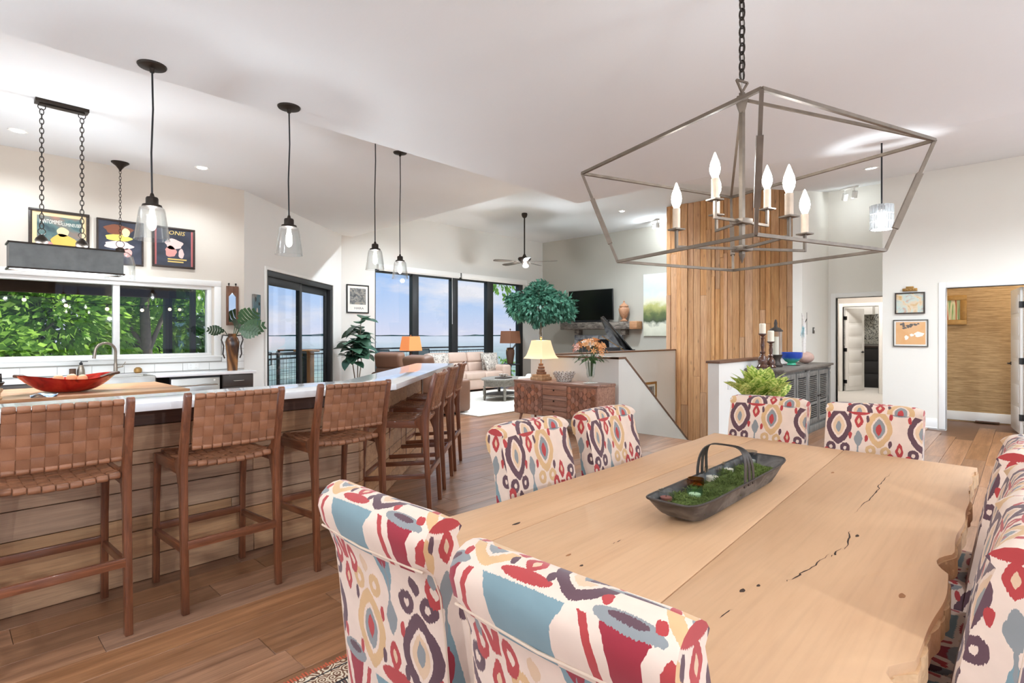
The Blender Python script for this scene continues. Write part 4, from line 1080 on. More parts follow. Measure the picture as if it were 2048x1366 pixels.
lamp('crystal_lamp', (0, 0, 0.09), 25, (0.84, 0.925, 1.0), 0.02, cp)

# ------------------------------------------------------------------ track spots
def track(p, z, lab, rz, pw):
    t = thing('track_spot', lab, 'ceiling light', (p[0], p[1], z), rz, 'white twin spot lights')
    MB().box(-0.16, 0.16, -0.035, 0.035, -0.03, 0).build('track_plate', 'trim_white', t, bevel=0.004)
    for x in (-0.10, 0.10):
        h_ = MB().cyl((x, 0, -0.03), (x, 0, -0.12), 0.012, n=8); h_.cyl((x-0.02, 0, -0.10), (x+0.03, -0.03, -0.20), 0.045, n=16)
        h_.build('spot_head', 'trim_white', t, smooth=40)
    MB().lathe([(0.0001, 0), (0.04, 0), (0.0001, 0.003)], (-0.067, -0.031, -0.204), 14).build('lens', 'lamp_white', t)
    lamp('track_lamp', (-0.06, -0.04, -0.25), pw, (0.84, 0.925, 1.0), 0.04, t)
track((13.15, 7.15), 4.5, 'white twin spot fixture on the living room ceiling left of the wooden shaft', math.radians(60), 30)
track((11.30, 2.30), cz(11.3), 'white twin spot fixture on the hall ceiling above the far doorway', math.radians(60), 3)

# ------------------------------------------------------------------ ceiling fan
wood('fan_blade', srgb(70, 60, 52), srgb(104, 92, 80), 'x', 1, 0.5, 0.05)
glow('fan_glass', (0.95, 0.98, 1, 1), 1.0, 0.6)
fn_ = thing('ceiling_fan', 'dark five-blade ceiling fan on a long rod in the living room', 'fan', (10.18, 9.15, 3.28), math.radians(12))
MB().lathe([(0.07, 1.22), (0.075, 1.18), (0.06, 1.13), (0.025, 1.10)], n=24).build('canopy', 'dark_metal', fn_, smooth=50)
MB().cyl((0, 0, 0.15), (0, 0, 1.12), 0.017, n=12).build('downrod', 'dark_metal', fn_, smooth=50)
MB().lathe([(0.02, 0.20), (0.045, 0.15), (0.06, 0.12), (0.15, 0.11), (0.17, 0.08), (0.15, 0.04), (0.10, 0.0), (0.09, -0.02), (0.05, -0.06), (0.02, -0.07)], n=32).build('motor_housing', 'dark_metal', fn_, smooth=45)
MB().sphere((-0.03, -0.05, -0.105), 0.085, 16, 1.1, 0.95, 0.7).build('light_bowl', 'fan_glass', fn_, smooth=60)
for k in range(5):
    a = 2*PI*k/5
    M = Matrix.Rotation(a, 4, 'Z') @ Matrix.Rotation(math.radians(11), 4, 'X')
    poly = [(0.20, -0.055), (0.45, -0.075), (0.72, -0.078), (0.81, -0.06), (0.84, 0.0), (0.81, 0.06), (0.72, 0.078), (0.45, 0.07), (0.20, 0.05)]
    bl = MB().prism(poly, -0.004, 0.004, M).build('blade', 'fan_blade', fn_)
    MB().box(0.12, 0.28, -0.02, 0.02, -0.010, -0.003, M).build('blade_iron', 'dark_metal', bl)
lamp('fan_lamp', (-0.03, -0.05, -0.115), 85, (0.84, 0.925, 1.0), 0.055, fn_)

# ------------------------------------------------------------------ generic builders
def art(name, cols, scale=4.0, detail=6, dist=1.5, stretch=(1, 1, 1), rough=0.6, seed=0.0):
    """painterly colour field for canvases"""
    m, t, b = nmat(name)
    tc_ = add(t, 'ShaderNodeTexCoord'); mp_ = add(t, 'ShaderNodeMapping'); mp_.inputs['Scale'].default_value = stretch; mp_.inputs['Location'].default_value = (seed, seed*1.7, seed*0.3)
    t.links.new(tc_.outputs['Object'], mp_.inputs[0])
    n = add(t, 'ShaderNodeTexNoise'); n.inputs['Scale'].default_value = scale; n.inputs['Detail'].default_value = detail; n.inputs['Distortion'].default_value = dist
    t.links.new(mp_.outputs[0], n.inputs['Vector'])
    r = add(t, 'ShaderNodeValToRGB'); el = r.color_ramp.elements
    el[0].position = 0.28; el[0].color = srgb(*cols[0]); el[1].position = 0.72; el[1].color = srgb(*cols[-1])
    for k, c in enumerate(cols[1:-1]): e = el.new(0.28+0.44*(k+1)/(len(cols)-1)); e.color = srgb(*c)
    t.links.new(n.outputs['Fac'], r.inputs[0]); t.links.new(r.outputs[0], b.inputs['Base Color']); b.inputs['Roughness'].default_value = rough
    return m
def flat(name, rgb, rough=0.6, **k): return plain(name, srgb(*rgb), rough, **k)
wood('frame_dark', srgb(40, 30, 24), srgb(66, 50, 40), 'x', 2, 0.4, 0.05)
plain('frame_gold', srgb(168, 128, 70), 0.4, 0.5, var=0.3, scale=20)
plain('frame_grey', srgb(96, 94, 88), 0.4, 0.5, var=0.1)
flat('mat_board', (240, 236, 226)); flat('ink_black', (30, 28, 28)); flat('ink_white', (244, 240, 226)); flat('ink_gold', (222, 190, 110)); flat('ink_red', (186, 88, 84))
def picture(name, label, c, rz, w, h, fw, dep, fmat, amat, matw=0, matm='mat_board', cat='picture', group=None):
    """hangs against a wall; c is the centre on the wall, viewer on local -y"""
    t = thing(name, label, cat, (c[0], c[1], c[2]), rz, group)
    if fw:
        mb = MB(); mb.box(-w/2, w/2, -dep, 0, h/2-fw, h/2); mb.box(-w/2, w/2, -dep, 0, -h/2, -h/2+fw); mb.box(-w/2, -w/2+fw, -dep, 0, -h/2+fw, h/2-fw); mb.box(w/2-fw, w/2, -dep, 0, -h/2+fw, h/2-fw)
        mb.build('frame', fmat, t, bevel=min(0.006, fw*0.2))
    y1 = -dep*0.45 if fw else -dep
    if matw: MB().box(-w/2+fw, w/2-fw, y1, -0.001, -h/2+fw, h/2-fw).build('mat_board', matm, t)
    k = fw+matw
    MB().box(-w/2+k, w/2-k, y1-0.003, -0.0015, -h/2+k, h/2-k).build('canvas', amat, t)
    t['front'] = y1-0.003
    return t
def lettering(parent, text, size, x, z, y, mat, width=None, italic=0, name='lettering'):
    cu = bpy.data.curves.new('txt', 'FONT'); cu.body = text; cu.size = size; cu.align_x = 'CENTER'; cu.extrude = 0.0008; cu.shear = italic; cu.resolution_u = 2
    to = bpy.data.objects.new('txt', cu); COL.objects.link(to)
    dg = bpy.context.evaluated_depsgraph_get(); dg.update()
    me = bpy.data.meshes.new_from_object(to.evaluated_get(dg))
    bpy.data.objects.remove(to)
    sx = 1.0
    if width:
        xs = [v.co.x for v in me.vertices]; sx = width/max(1e-4, max(xs)-min(xs))
    for v in me.vertices: v.co = (v.co.x*sx+x, y-v.co.z, v.co.y+z)
    me.materials.clear()
    return obj(name, me, mat, parent)
def blob(parent, name, mat, pts, y, th=0.0012):
    """flat painted shape on a print: polygon in local x,z"""
    M = Matrix.Rotation(PI/2, 4, 'X')
    return MB().prism([(a, b) for a, b in pts], -y, -y+th, M).build(name, mat, parent)
def ellipse(cx, cz_, rx, rz_, n=18, wob=0.0, ph=0):
    return [(cx+rx*math.cos(2*PI*k/n)*(1+wob*math.sin(5*2*PI*k/n+ph)), cz_+rz_*math.sin(2*PI*k/n)*(1+wob*math.cos(3*2*PI*k/n+ph))) for k in range(n)]
def leaf_mesh(L, W_, curl=0.15, fold=0.12, n=6, lobes=0):
    """leaf along +x from the origin"""
    mb = MB()
    for k in range(n+1):
        u = k/n; w_ = W_/2*math.sin(PI*min(1, u**0.8))**0.8 if 0 < k < n else 0.002
        if lobes and k % 2: w_ *= 0.45
        z = -curl*L*u*u+0.05*L*math.sin(PI*u)
        mb.v += [(L*u, -w_, z+fold*w_), (L*u, 0, z), (L*u, w_, z+fold*w_)]
    for k in range(n):
        a = 3*k; mb.f += [(a, a+3, a+4, a+1), (a+1, a+4, a+5, a+2)]
    return mb
def leaf_mat(name, c1, c2, rough=0.45, trans=0.25, vein=None):
    m, t, b = nmat(name)
    oi = add(t, 'ShaderNodeObjectInfo'); tc_ = add(t, 'ShaderNodeTexCoord')
    n = add(t, 'ShaderNodeTexNoise'); n.inputs['Scale'].default_value = 5; n.inputs['Detail'].default_value = 4; t.links.new(tc_.outputs['Object'], n.inputs['Vector'])
    f = mth(t, 'ADD', mth(t, 'MULTIPLY', n.outputs['Fac'], 1.4), mth(t, 'MULTIPLY', mth(t, 'SUBTRACT', oi.outputs['Random'], 0.7), 0.6))
    col = mixc(t, f, c1, c2)
    if vein:
        n2 = add(t, 'ShaderNodeTexNoise'); n2.inputs['Scale'].default_value = 38; n2.inputs['Detail'].default_value = 3; t.links.new(tc_.outputs['Object'], n2.inputs['Vector'])
        col = mixc(t, mth(t, 'GREATER_THAN', n2.outputs['Fac'], 0.52), col, vein)
    t.links.new(col, b.inputs['Base Color']); b.inputs['Roughness'].default_value = rough
    tl = add(t, 'ShaderNodeBsdfTranslucent'); t.links.new(col, tl.inputs[0])
    ms_ = add(t, 'ShaderNodeMixShader'); ms_.inputs[0].default_value = trans
    out = t.nodes['Material Output']
    t.links.new(b.outputs[0], ms_.inputs[1]); t.links.new(tl.outputs[0], ms_.inputs[2]); t.links.new(ms_.outputs[0], out.inputs[0])
    return m
def rot_to(az, el, roll=0): return Matrix.Rotation(az, 4, 'Z') @ Matrix.Rotation(-el, 4, 'Y') @ Matrix.Rotation(roll, 4, 'X')

# ------------------------------------------------------------------ kitchen back wall run
bs = shell('trim_8', (0, 8.9, 0))
MB().box(-2.6, 3.335, -0.006, 0, 0.914, 1.045).box(3.0, 3.335, -0.006, 0, 1.045, 1.43).build('grout', 'grout', bs)
TW = 0.352
x = -1.90
def tile(x0, x1, z0, z1): MB().box(x0+0.002, x1-0.002, -0.014, -0.004, z0+0.002, z1-0.002).build('tile', 'tile_white', bs, bevel=0.002, bseg=1)
x = 0.37-TW*7
while x < 3.3:
    tile(x, min(3.335, x+TW), 0.916, 1.028); x += TW
for k in range(4):
    z = 1.028+k*0.1
    if k % 2: tile(3.01, 3.09, z, z+0.1); tile(3.09, 3.335, z, z+0.1)
    else: tile(3.01, 3.335, z, z+0.1)
# worktop with the sink cut-out
mb = MB(); mb.box(-2.55, 1.02, 8.22, 8.885, 0.876, 0.914); mb.box(1.98, 3.26, 8.22, 8.885, 0.876, 0.914); mb.box(1.02, 1.98, 8.70, 8.885, 0.876, 0.914)
tag(mb.build('kitchen_worktop', 'quartz', bevel=0.003), 'white quartz worktop running under the kitchen window', 'worktop')
sk = thing('farmhouse_sink', 'wide stainless steel apron-front sink below the kitchen window', 'sink', (1.5, 8.45, 0.66))
mb = MB(); mb.box(-0.475, 0.475, -0.26, -0.235, 0, 0.25); mb.box(-0.475, 0.475, 0.225, 0.25, 0, 0.25); mb.box(-0.475, -0.45, -0.235, 0.225, 0, 0.25); mb.box(0.45, 0.475, -0.235, 0.225, 0, 0.25); mb.box(-0.475, 0.475, -0.26, 0.25, 0, 0.02)
mb.build('basin', 'steel', sk, bevel=0.006)
MB().lathe([(0.0001, 0.021), (0.045, 0.021), (0.05, 0.024)], n=20).build('drain', 'brushed_nickel', sk, smooth=40)
def cabinet(nm, lab, x0, x1, parts):
    t = thing(nm, lab, 'cabinet', ((x0+x1)/2, 8.25, 0)); w_ = x1-x0
    MB().box(-w_/2, w_/2, 0.0, 0.62, 0.10, 0.872).build('carcass', 'dark_cabinet', t)
    MB().box(-w_/2, w_/2, 0.06, 0.60, 0.0, 0.10).build('toe_kick', 'black_plastic', t)
    for (a, b, z0, z1, kd) in parts:
        o = MB().box(-w_/2+a*w_+0.003, -w_/2+b*w_-0.003, -0.02, 0.0, z0, z1).build(kd, 'dark_cabinet', t, bevel=0.003)
        zc = (z0+z1)/2; xc = -w_/2+(a+b)/2*w_
        if kd == 'drawer': MB().tube([(xc-0.065, -0.02, zc), (xc-0.065, -0.05, zc), (xc+0.065, -0.05, zc), (xc+0.065, -0.02, zc)], 0.006, 8).build('handle', 'steel', o, smooth=60)
        else: MB().tube([(xc, -0.02, z1-0.06), (xc, -0.05, z1-0.06), (xc, -0.05, z1-0.19), (xc, -0.02, z1-0.19)], 0.006, 8).build('handle', 'steel', o, smooth=60)
    return t
cabinet('drawer_cabinet', 'dark drawer cabinet at the right end of the kitchen worktop', 2.80, 3.22, [(0, 1, 0.70, 0.865, 'drawer'), (0, 1, 0.41, 0.695, 'drawer'), (0, 1, 0.11, 0.405, 'drawer')])
cabinet('sink_cabinet', 'dark base cabinet carrying the stainless sink', 1.0, 2.0, [(0, 0.5, 0.11, 0.64, 'door'), (0.5, 1, 0.11, 0.64, 'door')]).children[0].scale = (1, 1, 0.70)
cabinet('base_cabinet', 'dark base cabinet left of the sink behind the red bowl', -0.1, 0.98, [(0, 0.5, 0.70, 0.865, 'drawer'), (0.5, 1, 0.70, 0.865, 'drawer'), (0, 0.5, 0.11, 0.69, 'door'), (0.5, 1, 0.11, 0.69, 'door')])
dw = thing('dishwasher', 'stainless dishwasher front between the sink and the dark drawers', 'dishwasher', (2.46, 8.25, 0))
MB().box(-0.31, 0.31, 0.0, 0.60, 0.10, 0.87).build('body', 'black_plastic', dw)
MB().box(-0.30, 0.30, -0.022, 0.0, 0.12, 0.845).build('front', 'steel', dw, bevel=0.004)
MB().tube([(-0.26, -0.02, 0.755), (-0.26, -0.06, 0.755), (0.26, -0.06, 0.755), (0.26, -0.02, 0.755)], 0.011, 8).build('handle', 'steel', dw, smooth=60)
MB().lathe([(0.0001, -0.026), (0.012, -0.026), (0.012, -0.02)], (0.23, 0, 0.81), 12, axis='y').build('badge', 'outlet_white', dw)
# tap, soap, outlets
fc = thing('kitchen_faucet', 'brushed nickel gooseneck faucet in front of the window mullion', 'faucet', (1.66, 8.78, 0.914))
MB().lathe([(0.032, 0), (0.032, 0.012), (0.024, 0.02), (0.022, 0.13), (0.017, 0.15)], n=18).build('base', 'brushed_nickel', fc, smooth=40)
pts = [(0, 0, 0.12), (0, 0, 0.30)]+[(-0.115+0.115*math.cos(a), -0.03*(1-math.cos(a)), 0.30+0.115*math.sin(a)) for a in [PI*k/10 for k in range(1, 10)]]+[(-0.235, -0.06, 0.26), (-0.24, -0.06, 0.215)]
MB().tube(pts, [0.017]*(len(pts)-2)+[0.019, 0.020], 12).build('spout', 'brushed_nickel', fc, smooth=60)
MB().tube([(0.02, 0, 0.085), (0.055, 0, 0.095), (0.085, 0, 0.10)], 0.010, 8).tube([(0.07, 0, 0.10), (0.11, 0, 0.16)], 0.005, 6).build('lever', 'brushed_nickel', fc, smooth=60)
sp_ = thing('soap_bottle', 'grey soap pump bottle by the sink', 'soap bottle', (1.30, 8.80, 0.914))
MB().lathe([(0.040, 0), (0.043, 0.01), (0.040, 0.07), (0.026, 0.12), (0.016, 0.135)], n=20).build('bottle', 'brushed_nickel', sp_, smooth=50)
MB().lathe([(0.018, 0.135), (0.018, 0.165), (0.006, 0.168), (0.006, 0.18)], n=14).bar((0.0, 0, 0.178), (0.07, 0, 0.178), 0.008).build('pump', 'black_plastic', sp_, smooth=40)
tag(MB().lathe([(0.035, 0), (0.035, 0.09), (0.03, 0.09), (0.03, 0.01)], (1.215, 8.80, 0.914), 18).build('sponge_cup', 'siding_brown', smooth=40), 'small brown cup beside the soap bottle', 'cup')
tag(MB().lathe([(0.03, 0), (0.05, 0.02), (0.045, 0.06), (0.02, 0.08)], (1.92, 8.82, 0.914), 18).build('ring_dish', 'frame_gold', smooth=40), 'little gold scrubber ball right of the faucet', 'dish')
for (x, lb) in ((0.93, 'white double outlet in the tile left of the sink'), (2.62, 'white double outlet in the tile right of the sink')):
    t = thing('wall_outlet', lb, 'outlet', (x, 8.886, 0.975)); MB().box(-0.075, 0.075, -0.006, 0, -0.045, 0.045).build('plate', 'outlet_white', t, bevel=0.003)
    for q in (-0.035, 0.035):
        for z in (-0.02, 0.02): MB().box(q-0.012, q+0.012, -0.008, -0.005, z-0.012, z+0.012).build('socket', 'tile_white', t)

# tall pottery vase with big leaves
art('glazed_pottery', [(40, 38, 42), (92, 60, 38), (168, 116, 70), (120, 104, 96)], 3, 5, 2.2, (1, 1, 0.35), 0.2)
leaf_mat('monstera_leaf', srgb(20, 44, 26), srgb(58, 92, 52), 0.35, 0.05)
vs = thing('pottery_vase', 'tall glazed brown and black vase holding split leaves on the worktop', 'vase', (3.03, 8.52, 0.914))
MB().lathe([(0.068, 0), (0.07, 0.02), (0.078, 0.20), (0.092, 0.36), (0.096, 0.42), (0.075, 0.48), (0.055, 0.50), (0.062, 0.54), (0.055, 0.54), (0.048, 0.50), (0.065, 0.45), (0.05, 0.05)], n=28).build('body', 'glazed_pottery', vs, smooth=50)
for s_ in (-1, 1): MB().tube([(s_*0.055, 0, 0.51), (s_*0.13, 0, 0.52), (s_*0.15, 0, 0.45), (s_*0.12, 0, 0.36), (s_*0.13, 0, 0.24), (s_*0.105, 0, 0.18)], 0.010, 8).build('handle', 'frame_dark', vs, smooth=60)
def split_leaf(L, W_):
    mb = MB(); n = 7
    for k in range(n):
        u0, u1 = k/n, (k+0.84)/n; w_ = W_/2*math.sin(PI*(0.12+0.86*u0))
        for s_ in (-1, 1): mb.quad((L*u0, 0, 0), (L*u1, 0, 0), (L*(u1+0.10), s_*w_, -0.12*w_), (L*(u0+0.08), s_*w_, -0.12*w_))
    return mb
for (az, el, L_, W_, h_) in ((0.3, 0.55, 0.36, 0.30, 0.16), (-0.25, 0.15, 0.34, 0.30, 0.08), (2.9, 0.1, 0.22, 0.18, 0.04), (0.9, 0.25, 0.26, 0.22, 0.10), (-0.9, -0.15, 0.30, 0.24, 0.06)):
    st_ = Vector((0.10*math.cos(az), 0.10*math.sin(az), 0.54+h_))
    lf = split_leaf(L_, W_).xf(Matrix.Translation(st_) @ rot_to(az, el, 1.0)); o = lf.build('leaf', 'monstera_leaf', vs)
    MB().tube([(0, 0, 0.40), tuple(st_)], 0.006, 6).build('stem', 'monstera_leaf', o)

# ------------------------------------------------------------------ island with butcher block
isl = thing('kitchen_island', 'kitchen island with dark base behind the bar', 'island', (0.0, 6.08, 0))
MB().box(-1.5, 1.50, -0.48, 0.48, 0.10, 0.895).build('base', 'dark_cabinet', isl); MB().box(-1.44, 1.44, -0.42, 0.42, 0, 0.10).build('toe_kick', 'black_plastic', isl)
wood('butcher_block', srgb(150, 96, 62), srgb(214, 168, 124), 'x', 1.2, 0.3, 0.22, hue=0.1, coat=0.25)
blk = thing('butcher_block', 'long striped butcher block top on the kitchen island', 'countertop', (0.0, 6.08, 0.896))
for k in range(10):
    y0 = -0.56+k*0.112
    MB().box(-1.58, 1.60, y0+0.0006, y0+0.1114, 0, 0.046).build('strip', 'butcher_block', blk, bevel=0.0015, bseg=1)
art('red_glaze', [(110, 14, 10), (168, 26, 18), (190, 44, 28), (90, 22, 14)], 5, 4, 1, (1, 1, 1), 0.12)
rb_ = thing('red_ceramic_bowl', 'red glazed oval bowl with dark loop handles on the butcher block', 'bowl', (0.80, 5.97, 0.942), math.radians(-6))
def bowl_pt(u, v):
    a = 2*PI*u; f_ = 0.5+0.5*v
    rim = 1.0+0.12*math.sin(4*a+0.6)
    rx, ry = 0.12+0.20*v**0.8*rim, 0.08+0.13*v**0.8*rim
    return (rx*math.cos(a), ry*math.sin(a), 0.004+0.125*v**1.3+0.022*v*v*math.sin(2*a+1.0))
mb = MB().grid(bowl_pt, 40, 8)
i0 = len(mb.v); mb.grid(lambda u, v: tuple(Vector(bowl_pt(u, v))*0.97+Vector((0, 0, 0.010))), 40, 8)
mb.lathe([(0.0001, 0.004), (0.12, 0.004)], n=30, sx=1.0, sy=0.67)
mb.build('bowl', 'red_glaze', rb_, smooth=60)
for s_ in (-1, 1):
    MB().tube([(s_*0.22, -0.05, 0.11), (s_*0.30, -0.06, 0.145), (s_*0.345, 0.0, 0.15), (s_*0.30, 0.06, 0.145), (s_*0.22, 0.05, 0.11)], 0.013, 8).build('handle', 'siding_brown', rb_, smooth=60)
plain('peach_skin', srgb(226, 168, 122), 0.6, var=0.2, scale=14)
for k, (x, y, r) in enumerate(((-0.07, 0.0, 0.04), (0.02, 0.02, 0.042), (0.09, -0.02, 0.038))):
    p_ = XF[rb_.name] @ Vector((x, y, 0.085+r*0.6))
    tag(MB().sphere(tuple(p_), r, 16).build('peach', 'peach_skin', smooth=60), ('leftmost peach in the red bowl', 'middle peach in the red bowl', 'rightmost peach in the red bowl, beside the handle')[k], 'fruit', 'peaches in the red bowl')
wood('grinder_wood', srgb(176, 136, 96), srgb(222, 186, 146), 'z', 3, 0.4, 0.02)
gr = thing('coffee_grinder', 'old hand coffee grinder with iron crank and turned wood base, left edge', 'grinder', (0.30, 5.60, 0.942))
MB().lathe([(0.055, 0), (0.06, 0.015), (0.048, 0.03), (0.05, 0.05), (0.065, 0.07), (0.06, 0.085)], n=24).build('base', 'grinder_wood', gr, smooth=45)
MB().lathe([(0.03, 0.085), (0.05, 0.095), (0.075, 0.13), (0.07, 0.135), (0.045, 0.10)], n=24).build('hopper', 'dark_metal', gr, smooth=45)
mb = MB().tube([(-0.05, 0, 0.12), (-0.05, 0, 0.19), (0.05, 0, 0.19), (0.05, 0, 0.12)], 0.008, 6); mb.tube([(0, 0, 0.13), (0, 0, 0.21)], 0.008, 8); mb.build('bridge', 'dark_metal', gr, smooth=40)
mb = MB().tube([(0, 0, 0.205), (-0.06, 0, 0.17), (-0.11, 0, 0.168)], 0.007, 6); mb.sphere((0, 0, 0.218), 0.014, 10); mb.sphere((-0.115, 0, 0.18), 0.016, 10); mb.build('crank', 'dark_metal', gr, smooth=60)
art('blue_cloth', [(60, 84, 130), (150, 176, 200), (230, 232, 236)], 30, 4, 0.5)
tag(MB().grid(lambda u, v: (0.52+0.16*u, 5.56+0.12*v, 0.955+0.018*math.sin(7*u+3*v)*math.cos(5*v)), 14, 10).build('tea_towel', 'blue_cloth', smooth=60), 'crumpled blue and white cloth beside the coffee grinder', 'cloth')

# ------------------------------------------------------------------ posters over the window
art('poster_teal', [(50, 70, 76), (96, 124, 122), (140, 120, 108), (188, 124, 104)], 2.2, 4, 1, (1, 1, 2.2), 0.35, 2)
art('poster_navy', [(44, 46, 56), (60, 62, 74), (74, 78, 86)], 3, 4, 1, (1, 1, 1), 0.3, 5)
flat('poster_cream', (240, 214, 164), 0.35); flat('poster_yellow', (236, 190, 92), 0.4); flat('poster_gold2', (216, 190, 96), 0.4); flat('poster_rose', (216, 150, 140), 0.4); flat('poster_pink', (226, 196, 188), 0.4); flat('poster_hair', (128, 76, 52), 0.4); flat('poster_side_red', (188, 104, 100), 0.4)
q = picture('framed_poster', 'framed vintage poster with cream border and yellow figure, left of three above window', (1.10, 8.898, 2.69), 0, 0.60, 0.62, 0.035, 0.03, 'frame_dark', 'poster_teal', 0.045, 'poster_cream', group='posters above the kitchen window')
yf = q['front']
lettering(q, 'PANTOMIMES', 0.075, -0.09, 0.135, yf-0.001, 'ink_white', 0.22, 0.2); lettering(q, 'LUMINEUSES', 0.06, 0.12, 0.125, yf-0.001, 'ink_white', 0.19)
blob(q, 'figure', 'poster_yellow', ellipse(0.04, -0.09, 0.125, 0.11, 22, 0.10), yf); blob(q, 'figure_head', 'poster_cream', ellipse(0.03, 0.045, 0.06, 0.06, 18, 0.06), yf); blob(q, 'figure_shadow', 'poster_rose', ellipse(-0.14, -0.13, 0.07, 0.06, 16, 0.1), yf)
q = picture('framed_poster', 'framed dark poster of a ruffled pink shape with auburn plume, middle of three', (1.735, 8.898, 2.68), 0, 0.525, 0.60, 0.022, 0.03, 'frame_dark', 'poster_navy', group='posters above the kitchen window')
yf = q['front']
blob(q, 'plume', 'poster_hair', ellipse(-0.02, 0.17, 0.16, 0.065, 24, 0.12), yf); blob(q, 'collar', 'poster_gold2', ellipse(-0.02, 0.06, 0.15, 0.045, 22, 0.08, 1), yf)
blob(q, 'face', 'poster_cream', ellipse(0.06, 0.14, 0.045, 0.06, 16, 0.05), yf-0.001); blob(q, 'ruffle', 'poster_pink', ellipse(-0.02, -0.04, 0.16, 0.055, 26, 0.12, 2), yf); blob(q, 'sash', 'poster_rose', ellipse(0.08, -0.13, 0.05, 0.06, 16, 0.05), yf)
q = picture('framed_poster', 'framed dark poster with red side bands and rose figure, right of three', (2.37, 8.898, 2.685), 0, 0.54, 0.58, 0.03, 0.03, 'frame_dark', 'poster_navy', group='posters above the kitchen window')
yf = q['front']
for s_ in (-1, 1): blob(q, 'side_band', 'poster_side_red', [(s_*0.235-0.018, -0.255), (s_*0.235+0.018, -0.255), (s_*0.235+0.018, 0.255), (s_*0.235-0.018, 0.255)], yf-0.0005)
lettering(q, 'IONIS', 0.08, 0.02, 0.185, yf-0.001, 'ink_gold', 0.23, 0.15)
blob(q, 'figure', 'poster_pink', ellipse(0.0, 0.05, 0.11, 0.075, 24, 0.14), yf); blob(q, 'figure_skirt', 'poster_rose', ellipse(-0.04, -0.06, 0.07, 0.08, 18, 0.12, 1), yf); blob(q, 'figure_leg', 'poster_pink', ellipse(0.09, -0.08, 0.035, 0.07, 14, 0.1, 2), yf)
for z, w_ in ((-0.175, 0.24), (-0.21, 0.20)): blob(q, 'caption_bar', 'ink_gold', [(-0.08, z), (-0.08+w_, z), (-0.08+w_, z+0.018), (-0.08, z+0.018)], yf)
# carved mirror by the window
wood('carved_wood', srgb(96, 62, 44), srgb(140, 100, 76), 'z', 2.5, 0.6, 0.02)
plain('mirror_glass', srgb(225, 230, 230), 0.04, 1.0, var=0.01)
q = thing('arched_mirror', 'small carved wooden mirror with pointed arch right of the kitchen window', 'mirror', (3.16, 8.898, 1.885))
poly = [(-0.055, -0.25), (0.055, -0.25), (0.055, 0.14), (0.03, 0.17), (0, 0.215), (-0.03, 0.17), (-0.055, 0.14)]
MB().box(-0.088, -0.055, -0.03, 0, -0.30, 0.30).box(0.055, 0.088, -0.03, 0, -0.30, 0.30).box(-0.055, 0.055, -0.03, 0, 0.20, 0.30).box(-0.055, 0.055, -0.03, 0, -0.30, -0.25).build('frame', 'carved_wood', q, bevel=0.005)
M = Matrix.Rotation(PI/2, 4, 'X')
MB().prism([(-0.055, 0.14), (-0.03, 0.17), (0, 0.215), (-0.055, 0.215)], 0.008, 0.028, M).prism([(0.055, 0.14), (0.055, 0.215), (0, 0.215), (0.03, 0.17)], 0.008, 0.028, M).build('arch_corners', 'carved_wood', q)
MB().prism(poly, 0.004, 0.010, M).build('glass', 'mirror_glass', q)
for s_ in (-1, 1): MB().cyl((s_*0.05, -0.012, 0.30), (s_*0.05, -0.012, 0.325), 0.006, n=8).sphere((s_*0.05, -0.012, 0.335), 0.014, 10).build('finial', 'dark_metal', q, smooth=50)
# narrow canvas on the angled wall
art('heron_canvas', [(60, 90, 104), (84, 120, 130), (140, 134, 126), (110, 102, 98)], 3.5, 6, 1.2, (1, 1, 0.8), 0.6, 3)
c_ = AW @ Vector((0.335, -0.002, 1.775))
q = picture('narrow_canvas', 'tall narrow unframed canvas in grey and teal beside the sliding door', tuple(c_), math.radians(40.5), 0.215, 0.64, 0, 0.03, None, 'heron_canvas')
yf = q['front']; flat('heron_pale', (216, 206, 196)); flat('heron_teal', (64, 112, 112))
blob(q, 'teal_body', 'heron_teal', ellipse(0.0, -0.08, 0.075, 0.10, 16, 0.1), yf); blob(q, 'pale_neck', 'heron_pale', ellipse(-0.005, 0.045, 0.022, 0.06, 14, 0.06), yf)
blob(q, 'dark_leaf', 'ink_black', ellipse(-0.05, 0.24, 0.02, 0.04, 12, 0.2), yf); blob(q, 'dark_leaf', 'ink_black', ellipse(0.06, 0.17, 0.024, 0.03, 12, 0.2), yf)
# print on the living room wall
art('rock_print', [(60, 60, 62), (104, 106, 106), (150, 148, 140), (172, 150, 122)], 6, 8, 2.5, (1, 1, 1.2), 0.5, 7)
q = picture('framed_print', 'black framed stone-texture print with white margin above the fiddle-leaf plant', (6.97, 11.638, 2.305), 0, 0.60, 0.68, 0.03, 0.025, 'ink_black', 'mat_board')
yf = q['front']; MB().box(-0.215, 0.215, yf-0.002, yf, -0.13, 0.255).build('image', 'rock_print', q)
lettering(q, 'HARA', 0.075, 0.03, -0.245, yf-0.001, 'frame_grey', 0.25)

